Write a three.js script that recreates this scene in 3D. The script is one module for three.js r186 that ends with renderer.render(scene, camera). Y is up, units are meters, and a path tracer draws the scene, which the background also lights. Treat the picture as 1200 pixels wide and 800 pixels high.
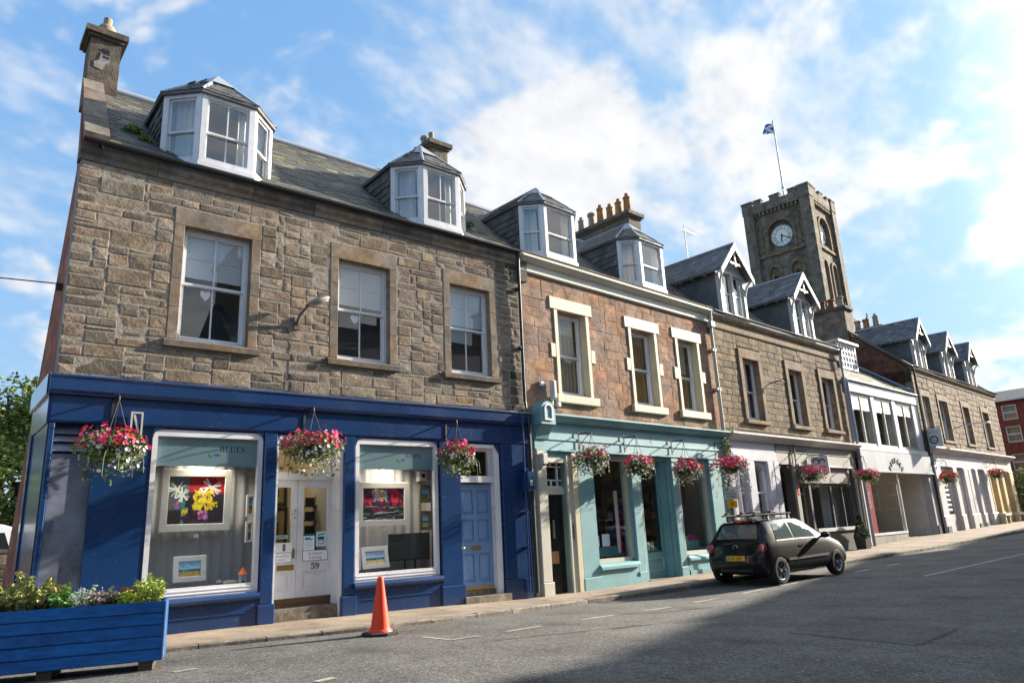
import * as THREE from 'three';
import { mergeGeometries } from 'three/addons/utils/BufferGeometryUtils.js';
import { Brush, Evaluator, SUBTRACTION } from 'three-bvh-csg';
import { createNoise3D } from 'simplex-noise';
import { FontLoader } from 'three/addons/loaders/FontLoader.js';
import { TextGeometry } from 'three/addons/geometries/TextGeometry.js';

// ---------------------------------------------------------------- camera, sky, sun, exposure
const scene = new THREE.Scene();
const camera = new THREE.PerspectiveCamera(50.76, 1024 / 682, 0.05, 2000);
camera.position.set(0, 1.26, 12);
camera.rotation.set(0.256936, -0.693909, -0.048395, 'YXZ');
const renderer = new THREE.WebGLRenderer({ antialias: true });
renderer.setSize(1024, 682);
renderer.toneMapping = THREE.LinearToneMapping;
renderer.toneMappingExposure = 3.9;
renderer.shadowMap.enabled = true;

const SUN_EL = 21 * Math.PI / 180, SUN_AZ = 10.1 * Math.PI / 180;      // azimuth from +x (down the street) towards +z (this side of the street)
const sunDir = new THREE.Vector3(Math.cos(SUN_EL) * Math.cos(SUN_AZ), Math.sin(SUN_EL), Math.cos(SUN_EL) * Math.sin(SUN_AZ));
const sun = new THREE.DirectionalLight(new THREE.Color().setRGB(1, 0.9, 0.76), 3.5);
sun.position.copy(sunDir).multiplyScalar(120).add(new THREE.Vector3(20, 0, 0));
sun.target.position.set(20, 0, 0);
sun.castShadow = true; sun.shadow.radius = 1.6; sun.shadow.mapSize.set(4096, 4096);
Object.assign(sun.shadow.camera, { left: -60, right: 60, top: 45, bottom: -45, near: 1, far: 260 });
sun.name = 'sun'; scene.add(sun, sun.target);

function RNG(seed) { let s = seed >>> 0; return () => { s = (s + 0x6d2b79f5) | 0; let t = Math.imul(s ^ (s >>> 15), 1 | s); t = (t + Math.imul(t ^ (t >>> 7), 61 | t)) ^ t; return ((t ^ (t >>> 14)) >>> 0) / 4294967296; }; }
const lerp = (a, b, t) => a + (b - a) * t, clamp = (x, a = 0, b = 1) => Math.min(b, Math.max(a, x)), sstep = (a, b, x) => { const t = clamp((x - a) / (b - a)); return t * t * (3 - 2 * t); };

{ // sky: clear blue air, a brighter haze towards the sun, broken white cloud
  const W = 2048, H = 1024, d = new Float32Array(W * H * 4), n3 = createNoise3D(RNG(77));
  const fb = (x, y, z, o, g = 0.52) => { let s = 0, a = 0.5, t = 0; for (let i = 0; i < o; i++) { s += a * n3(x, y, z); t += a; a *= g; x = x * 2.07 + 3.1; y = y * 2.07 - 1.7; z = z * 2.07 + 5.3; } return s / t; };
  for (let j = 0; j < H; j++) {
    const el = ((j + 0.5) / H - 0.5) * Math.PI, dy = Math.sin(el), ce = Math.cos(el);
    for (let i = 0; i < W; i++) {
      const az = ((i + 0.5) / W - 0.5) * 2 * Math.PI, dx = Math.cos(az) * ce, dz = Math.sin(az) * ce;
      const y = Math.max(dy, 0), c = dx * sunDir.x + y * sunDir.y + dz * sunDir.z, up = Math.pow(y, 0.6);
      const glow = Math.pow(clamp(c * 0.5 + 0.5), 14);
      let r = lerp(0.18, 0.033, up), g = lerp(0.27, 0.108, up), b = lerp(0.345, 0.255, up);
      const aurFill = Math.pow(clamp(c * 0.5 + 0.5), 110) * 5; r += glow * 0.07 + aurFill; g += glow * 0.08 + aurFill; b += glow * 0.06 + aurFill * 0.95; { const hz = sstep(0.1, 0.95, c); r += hz * 0.03; g += hz * 0.035; b += hz * 0.02; }  // narrow bright patch round the unseen sun, added for fill light
      const k = 1 / (y + 0.22), px = dx * k, pz = dz * k;
      const wx = fb(px * 0.8 + 4, 2.2, pz * 0.8, 2) * 0.25, wz = fb(px * 0.8 - 7, 8.1, pz * 0.8, 2) * 0.25;
      // heaped cloud with ragged edges, and a thinner rippled sheet above it
      const big = fb(px * 1.5 + wx + 1.1, 0.35, pz * 1.5 + wz + 0.6, 8, 0.58);
      const cover = -0.1 + 0.24 * sstep(0.15, 0.7, c), mottle = fb(px * 6 + pz * 2, 5.2, pz * 8, 5, 0.62);
      let m = sstep(-0.04, 0.36, big + cover + 0.12 * mottle);
      const sheet = fb(px * 0.8 + pz * 0.5 + 9, 21.7, pz * 1.9 + 3, 6, 0.62) + 0.2 * sstep(0.0, 0.85, c) - 0.14;
      const thin = sstep(-0.15, 0.7, sheet + 0.4 * mottle) * 0.68;
      m = clamp(m + thin * (1 - m)) * sstep(-0.01, 0.08, dy);
      const thick = sstep(0.15, 0.9, big + cover), cb = lerp(0.3, 0.32, thick) + 0.05 * mottle + glow * 0.1 + aurFill;
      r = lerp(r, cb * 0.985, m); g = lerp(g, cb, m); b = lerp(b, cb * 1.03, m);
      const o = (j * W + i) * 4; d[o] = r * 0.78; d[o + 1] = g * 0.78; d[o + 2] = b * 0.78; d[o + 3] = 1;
    }
  }
  const t = new THREE.DataTexture(d, W, H, THREE.RGBAFormat, THREE.FloatType);
  t.mapping = THREE.EquirectangularReflectionMapping; t.magFilter = t.minFilter = THREE.LinearFilter; t.needsUpdate = true;
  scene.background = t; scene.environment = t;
}

// ---------------------------------------------------------------- textures
function tileNoise(seed) {
  const r = RNG(seed), T = new Float32Array(65536); for (let i = 0; i < 65536; i++) T[i] = r();
  const at = (x, y, p) => T[((((x % p) + p) % p) * 131 + (((y % p) + p) % p) * 257 + p * 17) & 65535];
  const v = (x, y, p) => { const ix = Math.floor(x), iy = Math.floor(y); let fx = x - ix, fy = y - iy; fx = fx * fx * (3 - 2 * fx); fy = fy * fy * (3 - 2 * fy); return lerp(lerp(at(ix, iy, p), at(ix + 1, iy, p), fx), lerp(at(ix, iy + 1, p), at(ix + 1, iy + 1, p), fx), fy); };
  return (u, w, p, o = 4, g = 0.5) => { let s = 0, a = 1, t = 0; for (let i = 0; i < o; i++) { s += a * v(u * p, w * p, p); t += a; a *= g; p *= 2; } return s / t; };
}
const N1 = tileNoise(11), N2 = tileNoise(29), N3 = tileNoise(53);
function tex(size, metres, fn, srgb = true) {
  const d = new Uint8Array(size * size * 4);
  for (let j = 0; j < size; j++) for (let i = 0; i < size; i++) {
    const c = fn((i + 0.5) / size, (j + 0.5) / size), o = (j * size + i) * 4;
    const [r, g, b] = typeof c === 'number' ? [c, c, c] : c;
    d[o] = clamp(r) * 255; d[o + 1] = clamp(g) * 255; d[o + 2] = clamp(b) * 255; d[o + 3] = 255;
  }
  const t = new THREE.DataTexture(d, size, size); t.wrapS = t.wrapT = THREE.RepeatWrapping; t.magFilter = THREE.LinearFilter; t.minFilter = THREE.LinearMipmapLinearFilter; t.generateMipmaps = true;
  if (srgb) t.colorSpace = THREE.SRGBColorSpace;
  t.repeat.set(1 / metres, 1 / metres); t.needsUpdate = true; return t;
}
function canvasTex(w, h, draw) {
  const c = document.createElement('canvas'); c.width = w; c.height = h; const g = c.getContext('2d'); draw(g, w, h);
  const t = new THREE.CanvasTexture(c); t.colorSpace = THREE.SRGBColorSpace; return t;
}
const pits = (u, v, p) => Math.pow(N3(u, v, p, 2), 1.5);
const T = {
  stone: tex(512, 1.3, (u, v) => { const a = N1(u, v, 6, 6, 0.62), b = N2(u, v, 40, 3), s = N3(u, v, 3, 3); const k = 0.52 + 0.55 * a + 0.28 * (b - 0.5) ; return [k * (1 + 0.1 * (s - 0.5)), k, k * (1 - 0.18 * (s - 0.5))]; }),
  stoneB: tex(512, 0.9, (u, v) => 0.6 * N2(u, v, 9, 5, 0.6) + 0.4 * N1(u, v, 34, 3), false),
  ashlar: tex(512, 2.1, (u, v) => { const a = N2(u, v, 5, 6, 0.6), s = N1(u, v, 3, 4), st = N3(u, v, 22, 4, 0.65); const k = 0.42 + 0.55 * a + 0.34 * st - 0.06; const red = 0.32 * (s - 0.45); return [k * (1 + red), k, k * (1 - red * 1.2)]; }),
  mortar: tex(256, 0.8, (u, v) => 0.7 + 0.35 * (N1(u, v, 20, 4) - 0.4)),
  grain: tex(256, 0.5, (u, v) => N2(u, v, 24, 4, 0.6), false),
  slate: tex(512, 2.3, (u, v) => { const a = N1(u, v, 8, 6, 0.6), l = N2(u, v, 14, 4); const k = 0.6 + 0.5 * a; const m = sstep(0.56, 0.74, l); return [lerp(k, 0.95, m * 0.35), lerp(k, 0.92, m * 0.35), lerp(k, 0.7, m * 0.35)]; }),
  paint: tex(512, 2.6, (u, v) => { const a = N1(u, v, 4, 6, 0.6), st = N2(u * 1, v, 3, 5); const sp = sstep(0.73, 0.8, N3(u, v, 36, 2)); const k = 0.9 + 0.16 * (a - 0.5) + 0.1 * (st - 0.5) - 0.045 * sp; return k; }),
  paintR: tex(512, 1.9, (u, v) => { const a = N1(u, v, 6, 6, 0.6), b = N2(u, v, 30, 3); return 0.35 + 0.5 * a + 0.2 * b; }, false),
  navy: tex(1024, 3.3, (u, v) => { // gloss navy with brush variation, pale chips and scratches
    const a = N1(u, v, 4, 6, 0.6), b = N2(u, v, 3, 5), chip = sstep(0.86, 0.88, N3(u, v, 90, 2)) * sstep(0.54, 0.64, N1(u, v, 6, 3)) * 0.22, scr = sstep(0.82, 0.86, N2(u * 0.25, v, 96, 2)) * sstep(0.6, 0.7, N3(u, v, 5, 3)) * 0.5, k = 0.8 + 0.34 * (a - 0.5) + 0.2 * (b - 0.5), g = (x) => Math.pow(x, 1 / 2.2), w = Math.max(chip * 0.8, scr * 0.35);
    return [g(lerp(0.005 * k, 0.4, w)), g(lerp(0.041 * k, 0.42, w)), g(lerp(0.15 * k, 0.45, w))]; }),
  scuffed: tex(512, 1.7, (u, v) => { const a = N2(u, v, 5, 6, 0.62), b = N1(u, v, 3, 5), sc = sstep(0.6, 0.72, N3(u, v * 0.5, 10, 4)); const k = 0.5 + 0.6 * a + 0.3 * (b - 0.5); return [lerp(k, 0.3, sc * 0.4), lerp(k, 0.34, sc * 0.4), lerp(k * 1.02, 0.5, sc * 0.4)]; }),
  wood: tex(512, 1.6, (u, v) => { const g = N1(u, v * 1, 4, 5), f = N2(u * 0.25, v, 60, 3); return 0.78 + 0.3 * (f - 0.5) + 0.18 * (g - 0.5); }),
  asphalt: tex(1024, 3.1, (u, v) => { const sp = N2(u, v, 190, 2, 0.7), m = N1(u, v, 5, 6, 0.58), f = N3(u, v, 60, 3); const st = sstep(0.66, 0.76, N3(u, v, 7, 4)); const k = 0.62 + 0.6 * (sp - 0.5) + 0.36 * (m - 0.5) + 0.2 * (f - 0.5) + (sp > 0.76 ? 0.22 : 0) - 0.08 * st; return [k * 1.01, k, k * 0.975]; }),
  asphaltB: tex(1024, 3.1, (u, v) => 0.7 * N2(u, v, 190, 2, 0.7) + 0.3 * N3(u, v, 60, 3), false),
  pave: tex(512, 2.4, (u, v) => { const sp = N3(u, v, 120, 2, 0.7), m = N1(u, v, 4, 6, 0.62); const st = sstep(0.62, 0.74, N2(u, v, 9, 4)); const k = 0.72 + 0.24 * (sp - 0.5) + 0.36 * (m - 0.5) - 0.1 * st; return [k, k * 0.985, k * 0.96]; }),
  brick: tex(512, 0.9, (u, v) => { const row = Math.floor(v * 12), x = u * 4 + (row & 1 ? 0.5 : 0), fx = x - Math.floor(x), fy = v * 12 - row; const j = fx < 0.05 || fy < 0.14; const q = N1(Math.floor(x % 4) / 4 + 0.1, row / 12 + 0.05, 24, 1); const k = 0.7 + 0.4 * q + 0.3 * (N2(u, v, 60, 3) - 0.5); return j ? [0.78, 0.74, 0.7] : [k, k * 0.92, k * 0.9]; }),
  redwall: tex(512, 2.6, (u, v) => { const a = N1(u, v, 7, 6, 0.62), b = N2(u, v, 26, 4); const k = 0.45 + 0.6 * a + 0.35 * (b - 0.5); const m = sstep(0.6, 0.75, N3(u, v, 6, 4)); return [k, k * (0.95 - 0.1 * m), k * (0.92 - 0.12 * m)]; }),
  tower: tex(512, 3.2, (u, v) => { const row = Math.floor(v * 10), x = u * 5 + (row & 1 ? 0.5 : 0.13), fx = x - Math.floor(x), fy = v * 10 - row; const j = fx < 0.03 || fy < 0.06; const q = N1((Math.floor(x) % 5) / 5 + 0.1, row / 10 + 0.05, 16, 1); const k = 0.66 + 0.3 * q + 0.5 * (N2(u, v, 9, 6, 0.62) - 0.5); return (j ? 0.82 : 1) * k; }),
  bark: tex(256, 1, (u, v) => 0.4 + 0.7 * N1(u, v * 0.3, 16, 4)),
  fabric: tex(256, 0.3, (u, v) => 0.85 + 0.3 * (N2(u, v, 60, 2) - 0.5)),
};
const L = (r, g, b) => new THREE.Color().setRGB(r, g, b);
function mat(c, o = {}) { const { phys, ...p } = o; return new (phys ? THREE.MeshPhysicalMaterial : THREE.MeshStandardMaterial)({ color: Array.isArray(c) ? L(...c) : c, roughness: 0.7, ...p }); }
const stoneMat = (c, b = 0.016) => mat(c, { map: T.stone, bumpMap: T.stoneB, bumpScale: b, roughness: 0.92 });
const paintMat = (c, rough = 0.45, o = {}) => mat(c, { map: T.paint, bumpMap: T.grain, bumpScale: 0.0008, roughness: rough, ...o });
const M = {
  white: paintMat([0.84, 0.84, 0.86], 0.4), whiteOld: paintMat([0.62, 0.6, 0.55], 0.55),
  cream: paintMat([0.62, 0.56, 0.39], 0.6), creamPale: paintMat([0.62, 0.59, 0.48], 0.6),
  navy: paintMat([1, 1, 1], 0.36, { map: T.navy, phys: true, clearcoat: 0.35, clearcoatRoughness: 0.22, roughnessMap: T.paintR }),
  navyReflected: paintMat([0.25, 0.275, 0.34], 0.4, { phys: true, clearcoat: 0.8, clearcoatRoughness: 0.18, map: T.scuffed }),  // paler navy: light reflected in the gloss paint, put into the colour
  doorBlue: paintMat([0.19, 0.33, 0.57], 0.45), teal: paintMat([0.215, 0.43, 0.46], 0.5), tealDark: paintMat([0.1, 0.26, 0.28], 0.45),
  lilac: paintMat([0.55, 0.55, 0.62], 0.55), greyShop: paintMat([0.1, 0.095, 0.088], 0.5), taupe: paintMat([0.33, 0.3, 0.26], 0.6),
  offwhite: paintMat([0.6, 0.59, 0.6], 0.55), ivory: paintMat([0.66, 0.52, 0.28], 0.6),
  blackDoor: paintMat([0.012, 0.013, 0.014], 0.3), black: mat([0.015, 0.015, 0.016], { roughness: 0.5 }), castIron: mat([0.02, 0.021, 0.023], { roughness: 0.55, bumpMap: T.grain, bumpScale: 0.001 }),
  pipe: paintMat([0.5, 0.48, 0.42], 0.6), brass: mat([0.55, 0.38, 0.13], { roughness: 0.35, metalness: 0.9 }), steel: mat([0.5, 0.5, 0.5], { roughness: 0.35, metalness: 0.9 }), lead: mat([0.3, 0.33, 0.38], { roughness: 0.5, bumpMap: T.grain, bumpScale: 0.001 }),
  glass: mat([0.97, 0.99, 0.98], { phys: true, roughness: 0.0, transmission: 1, thickness: 0, ior: 1.52 }), glassUp: mat([0.97, 0.99, 0.98], { phys: true, roughness: 0.0, transmission: 1, thickness: 0, ior: 2.0 }), glassDormer: mat([0.97, 0.99, 0.98], { phys: true, roughness: 0.0, transmission: 1, thickness: 0, ior: 2.4 }),
  mortar: mat([0.55, 0.48, 0.39], { map: T.mortar, roughness: 0.95, bumpMap: T.grain, bumpScale: 0.004 }), mortarRed: mat([0.47, 0.32, 0.23], { map: T.ashlar, bumpMap: T.stoneB, bumpScale: 0.01, roughness: 0.95 }), mortarDark: mat([0.42, 0.35, 0.27], { map: T.mortar, roughness: 0.95 }),
  stones: [[0.33, 0.26, 0.19], [0.27, 0.215, 0.158], [0.38, 0.3, 0.222], [0.185, 0.15, 0.115], [0.36, 0.265, 0.19], [0.43, 0.35, 0.26], [0.3, 0.25, 0.195]].map((c) => stoneMat(c, 0.01)),
  ochre: stoneMat([0.46, 0.27, 0.09]), dressed: mat([0.31, 0.24, 0.172], { map: T.ashlar, bumpMap: T.stoneB, bumpScale: 0.004, roughness: 0.9 }), dressedDark: mat([0.2, 0.16, 0.12], { map: T.ashlar, bumpMap: T.stoneB, bumpScale: 0.006, roughness: 0.9 }),
  reds: [[0.46, 0.285, 0.19], [0.44, 0.272, 0.182], [0.49, 0.305, 0.205], [0.42, 0.265, 0.185], [0.475, 0.29, 0.185]].map((c) => mat(c, { map: T.ashlar, bumpMap: T.stoneB, bumpScale: 0.012, roughness: 0.95 })),
  buffs: [[0.34, 0.255, 0.165], [0.29, 0.215, 0.14], [0.37, 0.28, 0.18], [0.25, 0.195, 0.135], [0.33, 0.235, 0.135]].map((c) => mat(c, { map: T.stone, bumpMap: T.stoneB, bumpScale: 0.01, roughness: 0.95 })),
  buffTrim: mat([0.36, 0.27, 0.175], { map: T.ashlar, bumpMap: T.stoneB, bumpScale: 0.004, roughness: 0.92 }),
  redwall: mat([0.55, 0.2, 0.115], { map: T.redwall, bumpMap: T.stoneB, bumpScale: 0.02, roughness: 0.95 }), brickFar: mat([0.3, 0.09, 0.06], { map: T.brick, roughness: 0.95 }), gableRed: mat([0.26, 0.12, 0.08], { map: T.redwall, bumpMap: T.stoneB, bumpScale: 0.02, roughness: 0.95 }),
  slate: mat([1.5, 1.5, 1.45], { map: T.slate, bumpMap: T.grain, bumpScale: 0.003, roughness: 0.62, vertexColors: true }), slatePlain: mat([0.14, 0.145, 0.155], { map: T.slate, roughness: 0.65 }),
  tower: mat([0.265, 0.22, 0.165], { map: T.tower, bumpMap: T.tower, bumpScale: 0.02, roughness: 0.95 }), towerTrim: mat([0.3, 0.225, 0.145], { map: T.stone, roughness: 0.95 }),
  terracotta: mat([0.62, 0.29, 0.09], { map: T.stone, roughness: 0.85 }), potBuff: mat([0.5, 0.41, 0.28], { map: T.stone, roughness: 0.85 }), potRed: mat([0.33, 0.1, 0.05], { map: T.stone, roughness: 0.85 }),
  blind: mat([0.9, 0.91, 0.92], { phys: true, map: T.fabric, roughness: 1, transmission: 0.15 }), curtain: mat([0.72, 0.71, 0.68], { map: T.fabric, roughness: 1 }), curtainGold: mat([0.5, 0.3, 0.12], { map: T.fabric, roughness: 1 }), greyCloth: mat([0.56, 0.58, 0.61], { map: T.fabric, roughness: 1 }),
  inside: mat([0.4, 0.38, 0.35], { roughness: 0.95 }), insideWarm: mat([0.52, 0.43, 0.27], { roughness: 0.95 }), insideDark: mat([0.36, 0.34, 0.31], { roughness: 0.95 }),
  asphalt: mat([0.225, 0.22, 0.21], { map: T.asphalt, bumpMap: T.asphaltB, bumpScale: 0.006, roughness: 0.9 }), asphaltOld: mat([0.19, 0.185, 0.18], { map: T.asphalt, bumpMap: T.asphaltB, bumpScale: 0.007, roughness: 0.9 }),
  pave: mat([0.5, 0.4, 0.3], { map: T.pave, bumpMap: T.grain, bumpScale: 0.003, roughness: 0.92 }), kerb: [[0.3, 0.27, 0.23], [0.24, 0.215, 0.19], [0.34, 0.3, 0.25]].map((c) => mat(c, { map: T.stone, bumpMap: T.stoneB, bumpScale: 0.006, roughness: 0.9 })),
  roadPaint: mat([0.62, 0.61, 0.57], { map: T.pave, roughness: 0.8 }),
  leaf: new THREE.MeshPhysicalMaterial({ color: 0xffffff, vertexColors: true, roughness: 0.7, transmission: 0.15, thickness: 0, side: THREE.DoubleSide }),
  petal: new THREE.MeshPhysicalMaterial({ color: 0xffffff, vertexColors: true, roughness: 0.8, transmission: 0.12, thickness: 0, side: THREE.DoubleSide }),
};

const fontSerif = await new FontLoader().loadAsync('fonts/droid/droid_serif_bold.typeface.json'), fontSans = await new FontLoader().loadAsync('fonts/droid/droid_sans_bold.typeface.json');

// ---------------------------------------------------------------- geometry helpers
const taken = new Map();
function numbered(n) { const k = taken.get(n) ?? 0; taken.set(n, k + 1); return k ? n + '_' + String(k).padStart(3, '0') : n; }
function boxUV(g) {       // uv in metres, projected along the dominant axis of each face's normal
  if (g.userData.uvKept) return g;
  const p = g.attributes.position, n = g.attributes.normal, uv = new Float32Array(p.count * 2), ox = g.userData.ou ?? 0, oy = g.userData.ov ?? 0;
  for (let i = 0; i < p.count; i++) {
    const ax = Math.abs(n.getX(i)), ay = Math.abs(n.getY(i)), az = Math.abs(n.getZ(i)), x = p.getX(i), y = p.getY(i), z = p.getZ(i);
    if (az >= ax && az >= ay) { uv[2 * i] = x; uv[2 * i + 1] = y; } else if (ax >= ay) { uv[2 * i] = z; uv[2 * i + 1] = y; } else { uv[2 * i] = x; uv[2 * i + 1] = z; }
    uv[2 * i] += ox; uv[2 * i + 1] += oy;
  }
  g.setAttribute('uv', new THREE.BufferAttribute(uv, 2)); return g;
}
function prep(g) { let h = g.index ? g.toNonIndexed() : g; h.userData = g.userData; if (!h.attributes.normal) h.computeVertexNormals(); return boxUV(h); }
function merge(list) { const a = (Array.isArray(list) ? list.flat(3) : [list]).map(prep); if (a.length === 1) return a[0]; const col = a.some((g) => g.attributes.color); for (const g of a) { for (const k of Object.keys(g.attributes)) if (!['position', 'normal', 'uv', 'color'].includes(k)) g.deleteAttribute(k); if (col && !g.attributes.color) g.setAttribute('color', new THREE.BufferAttribute(new Float32Array(g.attributes.position.count * 3).fill(1), 3)); } return mergeGeometries(a, false); }
function part(name, geos, m, parent, extra) { const o = new THREE.Mesh(merge(geos), m); o.name = name; o.castShadow = o.receiveShadow = true; if (extra) Object.assign(o.userData, extra); parent.add(o); return o; }
function grp(name, parent) { const g = new THREE.Group(); g.name = name; parent.add(g); return g; }
function thing(name, label, category, pos = [0, 0, 0], turn = 0, group) { const g = new THREE.Group(); g.name = numbered(name); g.position.set(...pos); g.rotation.y = turn; g.userData = { label, category }; if (group) g.userData.group = group; scene.add(g); return g; }
function single(name, geos, m, label, category, pos, turn = 0, group) { const o = new THREE.Mesh(merge(geos), m); o.name = numbered(name); o.castShadow = o.receiveShadow = true; if (pos) o.position.set(...pos); o.rotation.y = turn; o.userData = { label, category }; if (group) o.userData.group = group; scene.add(o); return o; }
function struct(name, geos, m) { const o = new THREE.Mesh(merge(geos), m); o.name = numbered(name); o.castShadow = o.receiveShadow = true; o.userData = { kind: 'structure' }; scene.add(o); return o; }
const bx = (x0, x1, y0, y1, z0, z1) => new THREE.BoxGeometry(Math.abs(x1 - x0), Math.abs(y1 - y0), Math.abs(z1 - z0)).translate((x0 + x1) / 2, (y0 + y1) / 2, (z0 + z1) / 2);
function tris(v) { const g = new THREE.BufferGeometry(); g.setAttribute('position', new THREE.BufferAttribute(new Float32Array(v), 3)); g.computeVertexNormals(); return g; }
const quad = (a, b, c, d) => [...a, ...b, ...c, ...a, ...c, ...d];
// box with chamfered edges on the street side (z1), open at the back
function cbx(x0, x1, y0, y1, z0, z1, c = 0.012, jit) {
  const j = jit || (() => 0), zb = z1 - c;
  const A = [[x0, y0, z0], [x1, y0, z0], [x1, y1, z0], [x0, y1, z0]], B = [[x0, y0, zb], [x1, y0, zb], [x1, y1, zb], [x0, y1, zb]].map((p) => [p[0] + j() * 0.4, p[1] + j() * 0.4, p[2]]);
  const D = [[x0 + c, y0 + c, z1], [x1 - c, y0 + c, z1], [x1 - c, y1 - c, z1], [x0 + c, y1 - c, z1]].map((p) => [p[0] + j() * 0.6, p[1] + j() * 0.6, p[2] + j()]);
  const v = []; for (let k = 0; k < 4; k++) { const l = (k + 1) % 4; v.push(...quad(A[k], A[l], B[l], B[k]), ...quad(B[k], B[l], D[l], D[k])); }
  if (jit) { const m = [(x0 + x1) / 2 + j(), (y0 + y1) / 2 + j(), z1 + Math.abs(j()) * 1.2]; for (let k = 0; k < 4; k++) v.push(...D[k], ...D[(k + 1) % 4], ...m); } else v.push(...quad(D[0], D[1], D[2], D[3]));
  return tris(v);
}
function tube(pts, r, seg = 6, n) { const c = new THREE.CatmullRomCurve3(pts.map((p) => new THREE.Vector3(...p)), false, 'catmullrom', 0.1); return new THREE.TubeGeometry(c, n ?? Math.max(2, pts.length * 3), r, seg, false); }
function cyl(r0, r1, h, x, y, z, seg = 16) { return new THREE.CylinderGeometry(r1, r0, h, seg).translate(x, y + h / 2, z); }
function lathe(prof, x, y, z, seg = 18) { return new THREE.LatheGeometry(prof.map((p) => new THREE.Vector2(...p)), seg).translate(x, y, z); }
// profile [[z, y], ...] swept along x: mouldings, gutters, sills
function sweep(prof, x0, x1) { const s = new THREE.Shape(prof.map(([z, y]) => new THREE.Vector2(-z, y))); return new THREE.ExtrudeGeometry(s, { depth: x1 - x0, bevelEnabled: false }).rotateY(Math.PI / 2).translate(x0, 0, 0); }
function shapeXY(pts, holes = []) { const s = new THREE.Shape(pts.map((p) => new THREE.Vector2(...p))); for (const h of holes) s.holes.push(new THREE.Path(h.map((p) => new THREE.Vector2(...p)))); return s; }
const rect = (x0, x1, y0, y1) => [[x0, y0], [x1, y0], [x1, y1], [x0, y1]];
const arch = (x0, x1, y0, y1, n = 10, pt = 1) => { const r = (x1 - x0) / 2, cx = (x0 + x1) / 2, o = [[x0, y0], [x1, y0]]; for (let i = 0; i <= n; i++) { const a = Math.PI * i / n; o.push([cx + r * Math.cos(a), y1 - r * pt + r * pt * Math.sin(a)]); } return o; };
const archBand = (x0, x1, y0, y1, t, pt = 1, n = 12) => [...arch(x0, x1, y0, y1, n, pt).slice(1), [x0, y0], [x0 + t, y0], ...arch(x0 + t, x1 - t, y0, y1 - t, n, pt).slice(2).reverse(), [x1 - t, y0]];
function wall(x0, x1, y0, y1, z0, z1, holes) { return new THREE.ExtrudeGeometry(shapeXY(rect(x0, x1, y0, y1), holes.map((h) => (Array.isArray(h[0]) ? h : rect(...h)))), { depth: z1 - z0, bevelEnabled: false }).translate(0, 0, z0); }
const plane = (w, h) => { const g = new THREE.PlaneGeometry(w, h); g.userData.uvKept = true; return g; };
function flat(canvas, o = {}) { return mat([1, 1, 1], { map: canvas, roughness: 0.8, ...o }); }

// ground level along the street: it dips by the second shop and climbs beyond
const GX = [-60, 0, 4, 8, 10, 12, 14, 20, 27, 31, 35, 45, 60, 120], GY = [0.12, 0.05, 0.02, -0.04, -0.1, -0.11, -0.08, 0, 0.1, 0.18, 0.26, 0.42, 0.65, 1.2];
const interp = (X, Y, x) => { if (x <= X[0]) return Y[0]; for (let i = 1; i < X.length; i++) if (x <= X[i]) return lerp(Y[i - 1], Y[i], (x - X[i - 1]) / (X[i] - X[i - 1])); return Y[Y.length - 1]; };
const gnd = (x) => (interp(GX, GY, x - 1) + interp(GX, GY, x) * 2 + interp(GX, GY, x + 1)) / 4;
const KX = [-60, 0, 3.3, 5.4, 7.3, 8.7, 10.6, 12.6, 16, 22, 27, 36, 50, 75, 120], KZ = [1.3, 1.45, 1.6, 1.95, 1.84, 1.66, 1.32, 1.36, 1.4, 1.5, 1.46, 1.28, 0.6, -1.0, -4];
const kerbZ = (x) => (interp(KX, KZ, x - 1) + interp(KX, KZ, x) * 2 + interp(KX, KZ, x + 1)) / 4;
const drop = (x) => interp([-60, 7, 13, 120], [0.055, 0.055, 0.1, 0.1], x);      // the road lies this far below the pavement at the kerb
const roadY = (x, z) => gnd(x) - drop(x) + 0.012 * clamp(z - kerbZ(x), 0, 3.2) * 0.6;
// ---------------------------------------------------------------- ground, road, pavement
const facZ = (x) => (x < 10.28 ? 0 : x < 34.94 ? -Math.tan(0.0573) * (x - 10.28) : -1.4145 - Math.tan(0.0795) * (x - 34.94));
function strip(xs, zs, yf) {  // sheet over columns xs; zs(x) gives the z values of each column, yf(x, z) the height
  const v = []; for (let i = 0; i + 1 < xs.length; i++) { const a = zs(xs[i]), b = zs(xs[i + 1]); for (let k = 0; k + 1 < a.length; k++) { const P = (x, z) => [x, yf(x, z), z]; v.push(...quad(P(xs[i], a[k + 1]), P(xs[i + 1], b[k + 1]), P(xs[i + 1], b[k]), P(xs[i], a[k]))); } }
  return tris(v);
}
const range = (a, b, s) => { const o = []; for (let x = a; x < b - 1e-6; x += s) o.push(x); o.push(b); return o; };
struct('ground', strip([-500, -200, -60, ...range(-40, 120, 4), 250, 600], () => [-600, -200, -60, -20, 0, 20, 60, 200, 600], (x) => gnd(clamp(x, -60, 120)) - 0.16), mat([0.16, 0.15, 0.12], { map: T.pave, roughness: 0.95 }));
struct('road', strip(range(-60, 120, 1), (x) => [kerbZ(x) - 0.02, kerbZ(x) + 1.6, kerbZ(x) + 3.2, 8, 10.6], roadY), M.asphalt);
struct('pavement', strip(range(-60, 120, 1), (x) => [x < 1.3 ? -9 : facZ(x) - 0.32, kerbZ(x) - 0.12], (x) => gnd(x) + 0.002), M.pave);
struct('pavement', strip(range(-60, 24, 2), () => [10.6, 14.6], (x) => gnd(x) + 0.02), M.pave);
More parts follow.
